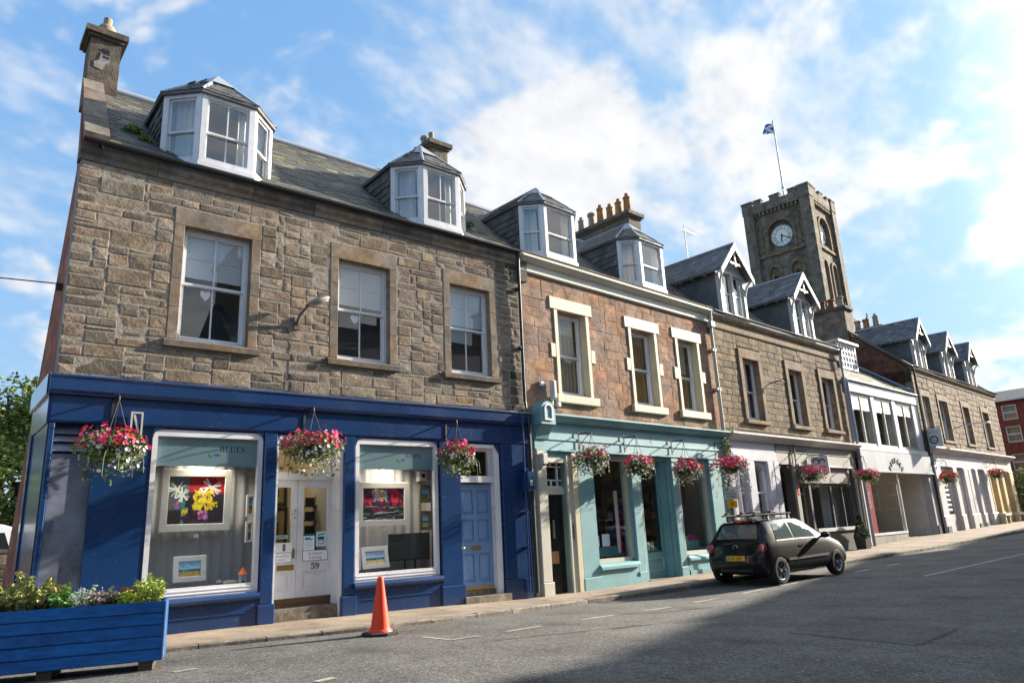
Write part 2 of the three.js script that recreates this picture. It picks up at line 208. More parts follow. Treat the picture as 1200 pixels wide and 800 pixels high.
{ // kerb of single stones
  const k = grp('kerb', scene); k.userData.kind = 'structure'; const r = RNG(5);
  let x = -8; while (x < 62) { const len = 0.72 + r() * 0.4, x1 = x + len, n = 2, jy = (r() - 0.5) * 0.012, jz = (r() - 0.5) * 0.015, xa = x + 0.008, xb = x1 - 0.008;
    const z = (q) => kerbZ(q) + jz, y = (q) => gnd(q) + 0.004 + jy, c = 0.018, dn = 0.14, v = [];
    const A = [[xa, y(xa), z(xa) - 0.13], [xa, y(xa), z(xa) - c], [xa, y(xa) - c, z(xa)], [xa, y(xa) - dn, z(xa)]], B = [[xb, y(xb), z(xb) - 0.13], [xb, y(xb), z(xb) - c], [xb, y(xb) - c, z(xb)], [xb, y(xb) - dn, z(xb)]];
    for (let q = 0; q < 3; q++) v.push(...quad(A[q], A[q + 1], B[q + 1], B[q])); v.push(...quad(A[0], A[3], A[2], A[1]), ...quad(B[0], B[1], B[2], B[3]));
    const g = tris(v); g.userData.ou = r() * 9; part('kerb_stone', g, M.kerb[Math.floor(r() * 3)], k); x = x1; }
}
{ // painted parking bay and centre line: separate dashes on the asphalt
  const lift = 0.005, mark = (name, pts, w, label) => { const v = []; for (let i = 0; i + 1 < pts.length; i++) { const [a, b] = [pts[i], pts[i + 1]], d = Math.hypot(b[0] - a[0], b[1] - a[1]), n = Math.max(1, Math.round(d / 0.35)), nx = -(b[1] - a[1]) / d * w / 2, nz = (b[0] - a[0]) / d * w / 2; for (let k = 0; k < n; k++) { const p = (t, s) => { const x = lerp(a[0], b[0], t) + nx * s, z = lerp(a[1], b[1], t) + nz * s; return [x, roadY(x, z) + lift + i * 0.002, z]; }; v.push(...quad(p(k / n, 1), p((k + 1) / n, 1), p((k + 1) / n, -1), p(k / n, -1))); } } const o = struct(name, tris(v), M.roadPaint); return o; };
  mark('road_marking', [[5.47, 3.28], [5.53, 3.88], [5.97, 3.87]], 0.07);
  for (const [a, b, z, t] of [[6.45, 7.16, 3.78, 0.04], [8.11, 8.95, 3.53, 0.07], [9.76, 10.56, 3.33, 0.03], [11.45, 12.35, 3.1, 0.04], [13.2, 14.05, 2.98, 0.03], [14.7, 15.5, 2.92, 0.02], [16.1, 16.9, 2.9, 0.01], [18.2, 19, 2.9, 0.01], [20, 20.8, 2.85, 0.01]]) mark('road_marking', [[a, z + t], [b, z - t]], 0.1);
  mark('road_marking', [[17.3, 4.86], [24, 4.8]], 0.09); mark('road_marking', [[29, 4.3], [36, 3.9]], 0.09);
  mark('road_marking', [[2.34, 3.36], [2.6, 3.32]], 0.12); mark('road_marking', [[3.1, 5.2], [3.3, 5.15]], 0.1);
  // trench reinstated with older, coarser asphalt, and tarred cracks
  const patch = [[8.48, 6.81], [8.31, 8.37], [10.23, 8.08], [10.19, 6.27]].map(([x, z]) => [x, roadY(x, z) + 0.0035, z]); struct('road_patch', tris(quad(patch[3], patch[2], patch[1], patch[0])), M.asphaltOld);
  const tar = mat([0.035, 0.034, 0.033], { roughness: 0.8 }), r = RNG(17);
  for (const pl of [[[8.5, 6.1], [8.46, 6.8], [8.4, 7.5], [8.3, 8.38], [9.2, 8.26], [10.25, 8.08]], [[9.0, 3.5], [9.7, 3.75], [10.8, 3.95], [11.4, 4.0]], [[5.8, 4.4], [7.2, 4.75], [8.5, 4.9]]]) {
    const pts = []; for (let i = 0; i + 1 < pl.length; i++) for (let k = 0; k < 5; k++) pts.push([lerp(pl[i][0], pl[i + 1][0], k / 5) + (r() - 0.5) * 0.08, lerp(pl[i][1], pl[i + 1][1], k / 5) + (r() - 0.5) * 0.08]);
    const v = []; for (let i = 0; i + 1 < pts.length; i++) { const w = 0.008 + r() * 0.014, P = (p, s) => [p[0], roadY(p[0], p[1]) + 0.006, p[1] + s * w]; v.push(...quad(P(pts[i], 1), P(pts[i + 1], 1), P(pts[i + 1], -1), P(pts[i], -1))); }
    struct('road_crack', tris(v), tar); }
}

// ---------------------------------------------------------------- building kit (local axes: x along the facade, y up, z towards the street)
// squared rubble: rectangles packed on a grid, each stone a mesh of its own
function stoneFill(parent, x0, x1, y0, y1, holes, o) {
  const { cw, ch, sizes, mats, seed, gap = 0.016, prot = 0.016, c = 0.012, jit = 0.006, z0 = -0.03, zf = 0, pick, name = 'stone' } = o, r = RNG(seed);
  const nx = Math.round((x1 - x0) / cw), ny = Math.round((y1 - y0) / ch), sx = (x1 - x0) / nx, sy = (y1 - y0) / ny, occ = new Uint8Array(nx * ny), list = [];
  for (let j = 0; j < ny; j++) for (let i = 0; i < nx; i++) { const a = x0 + i * sx, b = a + sx, e = y0 + j * sy, f = e + sy; for (const h of holes) if (a < h[1] - sx * 0.5 && b > h[0] + sx * 0.5 && e < h[3] - sy * 0.5 && f > h[2] + sy * 0.5) occ[j * nx + i] = 1; }
  for (let j = 0; j < ny; j++) for (let i = 0; i < nx; i++) { if (occ[j * nx + i]) continue;
    let [w, h] = sizes[Math.floor(r() * sizes.length)];
    let ww = 0; while (ww < w && i + ww < nx && !occ[j * nx + i + ww]) ww++; w = ww;
    let left = 0; while (i + w + left < nx && left < 3 && !occ[j * nx + i + w + left]) left++; if (left > 0 && left < 2 && w < 9) w += left;
    let hh = 1; grow: while (hh < h && j + hh < ny) { for (let k = 0; k < w; k++) if (occ[(j + hh) * nx + i + k]) break grow; hh++; }
    if (j + hh === ny - 1 && hh > 1) { let ok = true; for (let k = 0; k < w; k++) if (occ[(j + hh) * nx + i + k]) ok = false; if (ok) hh++; }
    for (let b = 0; b < hh; b++) for (let a = 0; a < w; a++) occ[(j + b) * nx + i + a] = 1;
    let X0 = x0 + i * sx, X1 = X0 + w * sx, Y0 = y0 + j * sy, Y1 = Y0 + hh * sy;
    for (const h of holes) { if (X0 < h[1] && X1 > h[0] && Y0 < h[3] && Y1 > h[2]) { if (X0 < h[1] && X0 > h[1] - sx) X0 = h[1]; else if (X1 > h[0] && X1 < h[0] + sx) X1 = h[0]; else if (Y0 < h[3] && Y0 > h[3] - sy) Y0 = h[3]; else if (Y1 > h[2] && Y1 < h[2] + sy) Y1 = h[2]; } }
    if (X1 - X0 > 0.05 && Y1 - Y0 > 0.04) list.push([X0, X1, Y0, Y1]); }
  list.sort((a, b) => (b[1] - b[0]) * (b[3] - b[2]) - (a[1] - a[0]) * (a[3] - a[2]));
  const rest = []; list.forEach(([a, b, e, f], n) => { const J = () => (r() - 0.5) * 2 * jit, g = cbx(a + gap / 2, b - gap / 2, e + gap / 2, f - gap / 2, zf + z0, zf + prot * (0.5 + r()), c, J); if (o.shift !== false) { g.userData.ou = r() * 9; g.userData.ov = r() * 9; } const m = pick ? pick(a, b, e, f, r) : mats[Math.floor(r() * mats.length)]; if (n < (o.most ?? 298)) part(name, g, m, parent); else rest.push(g); });
  if (rest.length) part('small_stones', rest, mats[0], parent, { kind: 'stuff' });
}
// sash window: frame, two sashes, bars, panes
function sash(parent, x0, x1, y0, y1, z, o = {}) {
  const g = grp('window', parent), m = o.mat ?? M.white, fw = o.fw ?? 0.06, sw = o.sw ?? 0.045, ym = o.ym ?? (y0 + y1) / 2, r = RNG(Math.round(x0 * 977 + y0 * 31) + 3), cols = o.cols ?? 2;
  part('frame', [bx(x0, x0 + fw, y0, y1, z - 0.1, z), bx(x1 - fw, x1, y0, y1, z - 0.1, z), bx(x0 + fw, x1 - fw, y1 - fw, y1, z - 0.1, z), bx(x0 + fw, x1 - fw, y0, y0 + fw * 1.3, z - 0.1, z + 0.012)], m, g);
  const a0 = x0 + fw, a1 = x1 - fw, halves = [[y0 + fw * 1.3, ym + 0.018, z - 0.055, o.lowCols ?? cols], [ym - 0.018, y1 - fw, z - 0.02, o.upCols ?? cols]];
  for (const [b0, b1, zf, nc] of halves) {
    const w = nc ? (a1 - a0 - 2 * sw) / nc : 0, bars = [bx(a0, a0 + sw, b0, b1, zf - 0.035, zf), bx(a1 - sw, a1, b0, b1, zf - 0.035, zf), bx(a0 + sw, a1 - sw, b0, b0 + sw, zf - 0.035, zf), bx(a0 + sw, a1 - sw, b1 - sw, b1, zf - 0.035, zf)];
    for (let k = 1; k < nc; k++) bars.push(bx(a0 + sw + k * w - 0.011, a0 + sw + k * w + 0.011, b0 + sw, b1 - sw, zf - 0.03, zf - 0.002));
    part('sash', bars, m, g);
    for (let k = 0; k < nc; k++) { const p0 = a0 + sw + k * w, gw = w, gh = b1 - b0 - 2 * sw, pm = part('pane', new THREE.PlaneGeometry(gw, gh), M.glassUp, g); pm.position.set(p0 + w / 2, (b0 + b1) / 2, zf - 0.018); pm.rotation.set((r() - 0.5) * 0.014, (r() - 0.5) * 0.014, 0); }
  }
  return g;
}
function pleats(x0, x1, y0, y1, z, amp, wave, seed) { const r = RNG(seed), n = Math.max(8, Math.round((x1 - x0) / wave * 8)), v = [], P = []; let ph = 0; for (let i = 0; i <= n; i++) { ph += (0.6 + 0.8 * r()) * Math.PI * 2 / 8; P.push([lerp(x0, x1, i / n), z + amp * Math.sin(ph)]); } for (let i = 0; i < n; i++) v.push(...quad([P[i][0], y0, P[i][1]], [P[i + 1][0], y0, P[i + 1][1]], [P[i + 1][0], y1, P[i + 1][1]], [P[i][0], y1, P[i][1]])); const g = tris(v); return g; }
// slates laid on a slope: origin o, along u (unit), up the slope w (unit), normal n
function slates(o, u, w, n, lenU, lenW, opt = {}) {
  const { cw = 0.26, ex = 0.185, seed = 1, tones = [[0.075, 0.078, 0.08], [0.1, 0.1, 0.098], [0.06, 0.064, 0.07], [0.12, 0.11, 0.095], [0.09, 0.095, 0.085]], clip, lichen = 0 } = opt, r = RNG(seed), pos = [], col = [], nr = Math.ceil(lenW / ex);
  const P = (a, b, h) => [o[0] + u[0] * a + w[0] * b + n[0] * h, o[1] + u[1] * a + w[1] * b + n[1] * h, o[2] + u[2] * a + w[2] * b + n[2] * h];
  for (let j = 0; j < nr; j++) { let a = -(j % 2 ? cw / 2 : 0) - r() * 0.04; while (a < lenU) { const w1 = cw * (0.8 + 0.4 * r()), a0 = Math.max(0, a), a1 = Math.min(lenU, a + w1 - 0.005), b0 = j * ex + (r() - 0.5) * 0.022 - (r() < 0.03 ? 0.05 : 0), b1 = Math.min((j + 1) * ex + 0.03, lenW); a += w1; if (a1 - a0 < 0.03) continue; if (clip && !clip((a0 + a1) / 2, (b0 + b1) / 2)) continue;
    const t = 0.005 + r() * 0.009, l = 0.003, k = (r() - 0.5) * 0.005, A = P(a0, b0, l), B = P(a1, b0, l), C = P(a1, b0, t + k + 0.006), D = P(a0, b0, t - k + 0.006), E = P(a1, b1, 0.006), F = P(a0, b1, 0.006);
    const q = [...quad(D, C, E, F), ...quad(A, B, C, D), ...A, ...D, ...F, ...B, ...E, ...C]; pos.push(...q);
    let c = tones[Math.floor(r() * tones.length)], s = 0.7 + 0.6 * r(); if (r() < lichen) c = [0.17, 0.15, 0.07]; for (let i = 0; i < q.length / 3; i++) col.push(c[0] * s, c[1] * s, c[2] * s); } }
  const g = tris(pos); g.setAttribute('color', new THREE.BufferAttribute(new Float32Array(col), 3)); return g;
}
const tri3 = (a, b, c) => tris([...a, ...b, ...c]);
const box6 = (a, b, c, d, A, B, C, D) => tris([...quad(a, b, c, d), ...quad(D, C, B, A), ...quad(a, A, B, b), ...quad(b, B, C, c), ...quad(c, C, D, d), ...quad(d, D, A, a)]);
// chimney stack: body, cap, pots
function chimney(parent, x0, x1, z0, z1, y0, y1, bm, cm, pots, o = {}) {
  const g = grp('chimney', parent);
  part('stack', [bx(x0, x1, y0, y1, z0, z1)], bm, g); part('chimney_cap', [bx(x0 - 0.05, x1 + 0.05, y1, y1 + 0.07, z0 - 0.05, z1 + 0.05), bx(x0 - 0.11, x1 + 0.11, y1 + 0.07, y1 + 0.2, z0 - 0.11, z1 + 0.11)], cm, g);
  for (const [x, z, h, r, m, kind] of pots) { const y = y1 + 0.2, prof = kind === 'roll' ? [[r * 1.1, 0], [r, 0.05], [r * 0.86, h * 0.8], [r * 1.15, h * 0.82], [r * 1.2, h * 0.92], [r, h], [r * 0.75, h], [r * 0.75, h - 0.2]] : kind === 'round' ? [[r * 1.5, 0], [r * 1.6, h * 0.35], [r * 1.2, h * 0.55], [r * 0.7, h * 0.6], [r * 0.68, h], [r * 0.5, h], [r * 0.5, h * 0.8]] : [[r * 1.12, 0], [r * 1.1, 0.06], [r * 0.9, h * 0.85], [r * 1.05, h * 0.87], [r * 1.05, h * 0.94], [r * 0.9, h * 0.95], [r * 0.55, h * 0.96], [r * 0.5, h + 0.1], [r * 0.4, h + 0.1], [r * 0.4, h - 0.1]];
    part('chimney_pot', lathe(prof, x, y, z, 16), m, g); }
  return g;
}
function gutter(parent, x0, x1, y, z, m = M.castIron, r = 0.055) { const p = []; for (let i = 0; i <= 8; i++) { const a = Math.PI + Math.PI * i / 8; p.push([z + r + r * Math.cos(a), y + r * Math.sin(a)]); } for (let i = 8; i >= 0; i--) { const a = Math.PI + Math.PI * i / 8; p.push([z + r + (r - 0.008) * Math.cos(a), y + (r - 0.008) * Math.sin(a)]); } return part('gutter', sweep(p, x0, x1), m, parent); }
// bay dormer: canted front of three sash windows, slated cheeks, hipped slate roof with lead rolls
function bayDormer(parent, cx, half, fhalf, yb, yt, depth, zf, eaveY, pitch, o = {}) {
  const g = grp('dormer', parent), wm = M.white, zb = zf - depth, back = (y) => -(y - eaveY) / pitch, rn = RNG(Math.round(cx * 100));
  const facets = [[[cx - half, zb], [cx - fhalf, zf], 1, 'side'], [[cx - fhalf, zf], [cx + fhalf, zf], o.frontCols ?? 2, 'front'], [[cx + fhalf, zf], [cx + half, zb], 1, 'side']];
  facets.forEach(([a, b, cols], fi) => { const len = Math.hypot(b[0] - a[0], b[1] - a[1]), tmp = new THREE.Group(); tmp.position.set(a[0], 0, a[1]); tmp.rotation.y = -Math.atan2(b[1] - a[1], b[0] - a[0]); tmp.updateMatrix();
    const put = (n, gs, m) => { const q = part(n, gs, m, g); q.applyMatrix4(tmp.matrix); return q; }, fw = fi === 1 ? 0.1 : 0.1, y0 = yb, y1 = yt, ym = lerp(y0, y1, 0.46), W = [bx(0, fw, y0, y1, -0.09, 0.012), bx(len - fw, len, y0, y1, -0.09, 0.012), bx(fw, len - fw, y1 - 0.11, y1, -0.09, 0.012), bx(fw, len - fw, y0, y0 + 0.13, -0.09, 0.012), bx(-0.02, len + 0.02, y0 - 0.05, y0 + 0.03, -0.05, 0.045)];
    put('window_frame', W, wm);
    for (const [b0, b1, z, nc] of [[y0 + 0.13, ym + 0.02, -0.065, o.lowCols && fi === 1 ? o.lowCols : cols], [ym - 0.02, y1 - 0.11, -0.03, cols]]) { const sw = 0.04, a0 = fw, a1 = len - fw, w = (a1 - a0 - 2 * sw) / nc, S = [bx(a0, a0 + sw, b0, b1, z - 0.03, z), bx(a1 - sw, a1, b0, b1, z - 0.03, z), bx(a0 + sw, a1 - sw, b0, b0 + sw, z - 0.03, z), bx(a0 + sw, a1 - sw, b1 - sw, b1, z - 0.03, z)]; for (let k = 1; k < nc; k++) S.push(bx(a0 + sw + k * w - 0.012, a0 + sw + k * w + 0.012, b0 + sw, b1 - sw, z - 0.025, z - 0.002)); put('sash', S, wm); for (let k = 0; k < nc; k++) put('pane', new THREE.PlaneGeometry(w, b1 - b0 - 2 * sw).rotateX((rn() - 0.5) * 0.012).translate(a0 + sw + (k + 0.5) * w, (b0 + b1) / 2, z - 0.015), M.glassDormer); }
    if (fi !== 1) put('curtain', pleats(fi ? len * 0.45 : 0.02, fi ? len - 0.02 : len * 0.7, y0 + 0.1, y1 - 0.05, -0.2, 0.025, 0.12, fi + 7), M.curtain); else { put('curtain', pleats(len * 0.74, len - 0.04, y0 + 0.1, y1 - 0.05, -0.22, 0.025, 0.12, fi + 9), M.curtain); } });
  // cheeks back to the main slope, hung with slates
  for (const s of [-1, 1]) { const x = cx + s * half, yl = eaveY - zb * pitch - 0.12, v0 = [x, yl, zb], v1 = [x, yt, zb], v2 = [x, yt, back(yt) - 0.05], t = 0.06 * -s; part('cheek', box6(v0, [x, yt - 0.12, back(yt)], v2, v1, [x + t, yl, zb], [x + t, yt - 0.12, back(yt)], [x + t, yt, v2[2]], [x + t, yt, zb]), M.slatePlain, g);
    const rows = Math.floor((yt - yb) / 0.16), sg = []; for (let j = 0; j < rows; j++) { const y = yb + 0.02 + j * 0.16; let z = zb - 0.01 - (j % 2) * 0.11; const ze = back(y + 0.05) + 0.04; while (z > ze + 0.03) { const z1 = Math.max(ze, z - 0.22), th = 0.016 + rn() * 0.01, xo = x + s * 0.004; if (z - z1 > 0.03) { const q = box6([xo, y - 0.02, z - 0.003], [xo, y - 0.02, z1], [xo, y + 0.15, z1], [xo, y + 0.15, z - 0.003], [xo + s * th, y - 0.02, z - 0.003], [xo + s * th, y - 0.02, z1], [xo + s * 0.004, y + 0.15, z1], [xo + s * 0.004, y + 0.15, z - 0.003]); const k = 0.05 + rn() * 0.06, c = new Float32Array(q.attributes.position.count * 3); for (let i = 0; i < c.length; i += 3) { c[i] = k * (rn() < 0.02 ? 1.4 : 1); c[i + 1] = k * 0.97; c[i + 2] = k * 0.97; } q.setAttribute('color', new THREE.BufferAttribute(c, 3)); q.userData.ou = rn() * 5; if (s < 0 && o.single) part('slate', q, M.slate, g); else sg.push(q); } z = z1; } }
    if (sg.length) part('cheek_slates', sg, M.slate, g, { kind: 'stuff' }); }
  // roof
  const ov = 0.06, ya = o.apexY, za = o.apexZ, f0 = [cx - fhalf - 0.03, yt, zf + ov], f1 = [cx + fhalf + 0.03, yt, zf + ov], l0 = [cx - half - ov, yt, zb + 0.03], r0 = [cx + half + ov, yt, zb + 0.03], ap = [cx, ya, za], lb = [cx - half - ov, yt, back(yt) - 0.2], rb = [cx + half + ov, yt, back(yt) - 0.2], rd = [cx, ya, back(ya) - 0.2];
  const dn = ([x, y, z]) => [x, y - 0.05, z];
  part('roof', tris([...f0, ...f1, ...ap, ...l0, ...f0, ...ap, ...f1, ...r0, ...ap, ...quad(lb, l0, ap, rd), ...quad(r0, rb, rd, ap), ...quad(dn(f0), dn(f1), f1, f0), ...quad(dn(l0), dn(f0), f0, l0), ...quad(dn(f1), dn(r0), r0, f1), ...quad(dn(lb), dn(l0), l0, lb), ...quad(dn(r0), dn(rb), rb, r0), ...quad(dn(l0), dn(r0), dn(f1), dn(f0)), ...quad(dn(lb), dn(rb), dn(r0), dn(l0))]), M.slatePlain, g);
  const sl = [], facet = (p, q, t, sd) => { const P = new THREE.Vector3(...p), u = new THREE.Vector3(...q).sub(P), len = u.length(); u.normalize(); const tt = new THREE.Vector3(...t).sub(P), along = tt.dot(u), w = tt.clone().addScaledVector(u, -along), hgt = w.length(); w.normalize(); const n = new THREE.Vector3().crossVectors(u, w).normalize(); sl.push(slates(p, u.toArray(), w.toArray(), n.toArray(), len, hgt, { seed: sd, cw: 0.2, ex: 0.13, clip: (a, b) => { const k = b / hgt; return a > along * k + 0.03 && a < lerp(len, along, k) - 0.03; } })); };
  facet(f0, f1, ap, 1); facet(l0, f0, ap, 2); facet(f1, r0, ap, 3);
  const side = (p, q, t0, t1, sd) => { const P = new THREE.Vector3(...p), u = new THREE.Vector3(...q).sub(P), len = u.length(); u.normalize(); const tt = new THREE.Vector3(...t0).sub(P), w = tt.addScaledVector(u, -tt.dot(u)), h = w.length(); w.normalize(); const a0 = new THREE.Vector3(...t0).sub(P).dot(u), a1 = new THREE.Vector3(...t1).sub(P).dot(u); sl.push(slates(p, u.toArray(), w.toArray(), new THREE.Vector3().crossVectors(u, w).normalize().toArray(), Math.max(len, a1), h, { seed: sd, cw: 0.22, ex: 0.15, clip: (a, b) => a > a0 * b / h && a < lerp(len, a1, b / h) })); };
  side(lb, l0, rd, ap, 4); side(r0, rb, ap, rd, 5);
  part('roof_slates', sl, M.slate, g, { kind: 'stuff' });
  part('lead_roll', [tube([l0, ap], 0.035), tube([f0, ap], 0.035), tube([f1, ap], 0.035), tube([r0, ap], 0.035), tube([ap, rd], 0.04)], M.lead, g);
  const lv = (p, t, s) => p.map((q, i) => lerp(q, t[i], s)); part('lead_flashing', tris([...lv(f0, ap, 0.55).map((q, i) => q + (i ? 0.03 : 0)), ...lv(f1, ap, 0.55).map((q, i) => q + (i ? 0.03 : 0)), ap[0], ap[1] + 0.04, ap[2] + 0.03, ...lv(l0, ap, 0.62).map((q, i) => q + (i === 1 ? 0.035 : 0)), ...lv(f0, ap, 0.55).map((q, i) => q + (i === 1 ? 0.035 : 0)), ap[0], ap[1] + 0.04, ap[2]]), M.lead, g);
  return g;
}
// gabled dormer: two narrow sashes under a steep slated roof with barge boards
function gableDormer(parent, cx, hw, yb, yw, ya, eaveY, pitch, o = {}) {
  const g = grp('dormer', parent), back = (y) => -(y - eaveY) / pitch, wm = M.whiteOld, z = o.z ?? -0.02, ov = 0.26, bh = hw + 0.2, sl = (ya - yw) / bh, yE = yw;
  const opening = [[cx - hw * 0.62, cx - 0.06, yb + 0.12, yw + 0.05], [cx + 0.06, cx + hw * 0.62, yb + 0.12, yw + 0.05]], yg = ya - hw * sl;
  part('gable_front', new THREE.ExtrudeGeometry(shapeXY([[cx - hw, yb], [cx + hw, yb], [cx + hw, yg], [cx, ya - 0.03], [cx - hw, yg]], opening.map((q) => rect(...q))), { depth: 0.1, bevelEnabled: false }).translate(0, 0, z - 0.1), wm, g);
  part('sill', [bx(cx - hw - 0.04, cx + hw + 0.04, yb - 0.03, yb + 0.07, z, z + 0.07)], wm, g); part('mullion', [bx(cx - 0.06, cx + 0.06, yb + 0.1, yw + 0.1, z, z + 0.04), bx(cx - hw, cx - hw + 0.12, yb, yw + 0.1, z, z + 0.04), bx(cx + hw - 0.12, cx + hw, yb, yw + 0.1, z, z + 0.04), bx(cx - hw, cx + hw, yw + 0.06, yw + 0.14, z, z + 0.05)], wm, g);
  for (const [a, b, c, d] of opening) { const ym = (c + d) / 2; part('sash', [bx(a, a + 0.04, c, d, z - 0.08, z - 0.04), bx(b - 0.04, b, c, d, z - 0.08, z - 0.04), bx(a + 0.04, b - 0.04, c, c + 0.05, z - 0.08, z - 0.04), bx(a + 0.04, b - 0.04, d - 0.04, d, z - 0.08, z - 0.04), bx(a + 0.04, b - 0.04, ym - 0.025, ym + 0.025, z - 0.08, z - 0.035)], M.white, g); for (const [e, f] of [[c + 0.05, ym - 0.025], [ym + 0.025, d - 0.04]]) part('pane', new THREE.PlaneGeometry(b - a - 0.08, f - e).translate((a + b) / 2, (e + f) / 2, z - 0.06), M.glassUp, g); }
  const zE = back(yE), zA = back(ya) - 0.3;
  for (const s of [-1, 1]) { const x = cx + s * hw, yl = eaveY - (z - 0.1) * pitch - 0.15; part('cheek', box6([x, yl, z - 0.1], [x, yg - 0.15, back(yg)], [x, yg, back(yg)], [x, yg, z - 0.1], [x - s * 0.08, yl, z - 0.1], [x - s * 0.08, yg - 0.15, back(yg)], [x - s * 0.08, yg, back(yg)], [x - s * 0.08, yg, z - 0.1]), M.slatePlain, g);
    const e0 = [cx + s * bh, yE, z + ov], e1 = [cx + s * bh, yE, zE - 0.5], r0 = [cx, ya, z + ov], r1 = [cx, ya, zA], up = 0.07, u = ([p, q, w]) => [p, q + up, w]; part('roof', box6(e0, e1, r1, r0, u(e0), u(e1), u(r1), u(r0)), M.slatePlain, g);
    const W = new THREE.Vector3(-s * bh, ya - yE, 0), len = W.length(); W.normalize(); const o0 = s < 0 ? u(e1) : u(e0), U = s < 0 ? [0, 0, 1] : [0, 0, -1], n = new THREE.Vector3().crossVectors(new THREE.Vector3(...U), W); part('roof_slates', slates(o0, U, W.toArray(), n.toArray(), z + ov - (zE - 0.5) + (s < 0 ? 0 : 0), len, { seed: 3 + s + Math.round(cx), cw: 0.24, ex: 0.16, tones: [[0.085, 0.095, 0.115], [0.1, 0.11, 0.13], [0.075, 0.085, 0.105], [0.12, 0.125, 0.135]] }), M.slate, g, { kind: 'stuff' });
    const bo = [[cx + s * (bh + 0.02), yE - 0.14], [cx + s * (bh + 0.02), yE + 0.05], [cx, ya + 0.09], [cx, ya - 0.14]], sh = new THREE.Shape((s > 0 ? bo : bo.slice().reverse()).map((p) => new THREE.Vector2(...p))); part('barge_board', new THREE.ExtrudeGeometry(sh, { depth: 0.045, bevelEnabled: false }).translate(0, 0, z + ov), wm, g);
    const ra = []; for (let zz = z + 0.05; zz > z - 1.5; zz -= 0.45) if (zz < z + ov) ra.push(bx(cx + s * (hw + 0.01), cx + s * (bh - 0.02), yE - 0.02, yE + 0.06, zz - 0.06, zz)); part('rafter_end', ra, wm, g);
    part('bracket', [tube([[cx + s * (hw - 0.02), yw - 0.55, z + 0.02], [cx + s * (hw + 0.02), yw - 0.2, z + 0.1], [cx + s * (hw + 0.1), yw - 0.02, z + ov - 0.02]], 0.035)], wm, g); }
  part('ridge', tube([[cx, ya + 0.09, z + ov], [cx, ya + 0.09, zA]], 0.045), M.lead, g);
  part('king_post', [bx(cx - 0.03, cx + 0.03, yw + 0.3, ya, z + ov - 0.05, z + ov), bx(cx - 0.32, cx + 0.32, yw + 0.36, yw + 0.43, z + ov - 0.05, z + ov)], wm, g);
  return g;
}
// main roof: a slab on each slope (dormer holes left open on the street side), slates on the street side, ridge
function mainRoof(parent, x0, x1, eaveY, pitch, z0, ridgeZ, o = {}) {
  const g = grp('roof', parent), w = new THREE.Vector3(0, pitch, -1).normalize(), n = new THREE.Vector3(0, 1, pitch).normalize(), oy = eaveY - z0 * pitch, len = (z0 - ridgeZ) * Math.hypot(1, pitch), ry = eaveY - ridgeZ * pitch, zs = Math.hypot(1, pitch);
  // dormers: [x0, x1, z of the cheeks' front, y of the dormer eaves, front x0, front x1, z of the front]
  const up = (z) => (z0 - z) * zs, holes = (o.dormers ?? []).map(([a, b, zc, yt, fa = a, fb = b, zf = zc]) => ({ a, b, fa, fb, lo: Math.max(0.05, up(zf)), mid: Math.max(0.07, up(zc)), hi: up(-(yt - eaveY) / pitch) - 0.05 })), m4 = new THREE.Matrix4().makeBasis(new THREE.Vector3(1, 0, 0), w, n).setPosition(0, oy, z0);
  part('roof_deck', new THREE.ExtrudeGeometry(shapeXY(rect(x0, x1, 0, len), holes.map((h) => [[h.fa, h.lo], [h.fb, h.lo], [h.b, h.mid], [h.b, h.hi], [h.a, h.hi], [h.a, h.mid]])), { depth: 0.08, bevelEnabled: false }).translate(0, 0, -0.085).applyMatrix4(m4), M.slatePlain, g);
  part('roof_slates', slates([x0, oy, z0], [1, 0, 0], w.toArray(), n.toArray(), x1 - x0, len, { seed: o.seed ?? 3, lichen: o.lichen ?? 0.03, tones: o.tones, clip: (a, b) => !holes.some((h) => { const X = a + x0, t = clamp((b - h.lo) / Math.max(0.01, h.mid - h.lo)); return b > h.lo && b < h.hi && X > lerp(h.fa, h.a, t) && X < lerp(h.fb, h.b, t); }) }), M.slate, g, { kind: 'stuff' });
  const zb = ridgeZ * 2 - z0; const xr = x0 + (o.rearIn ?? 0); part('rear_slope', box6([x0, ry, ridgeZ], [x1, ry, ridgeZ], [x1, oy, zb], [xr, oy, zb], [x0, ry - 0.1, ridgeZ], [x1, ry - 0.1, ridgeZ], [x1, oy - 0.1, zb], [xr, oy - 0.1, zb]), M.slatePlain, g);
  part('ridge', tube([[x0, ry + 0.03, ridgeZ], [x1, ry + 0.03, ridgeZ]], 0.09, 8, 1), o.ridgeMat ?? M.lead, g);
  return { ry, zb, oy };
}
// shell: sides, back, floors, so that rooms are closed
function shell(parent, x0, x1, y1, zb, m, floors, sideL = true, sideR = true) {
  const q = [bx(x0, x1, -0.5, y1, zb, zb + 0.2)]; if (sideL) q.push(bx(x0, x0 + 0.2, -0.5, y1, zb + 0.2, -0.27)); if (sideR) q.push(bx(x1 - 0.2, x1, -0.5, y1, zb + 0.2, -0.27)); part('rear_walls', q, m, parent);
  part('floor_slab', floors.map((y) => bx(x0 + 0.21, x1 - 0.21, y - 0.15, y, zb + 0.21, -0.28)), M.insideDark, parent);
}
function gableWall(parent, x, zf, zb, yE, ry, rz, m, th = 0.25, name = 'gable_wall') { const s = new THREE.Shape([[-zf, yE - 0.6], [-zb, yE - 0.6], [-zb, yE], [-rz, ry], [-zf, yE]].map((p) => new THREE.Vector2(...p))); return part(name, new THREE.ExtrudeGeometry(s, { depth: th, bevelEnabled: false }).rotateY(Math.PI / 2).translate(x, 0, 0), m, parent); }
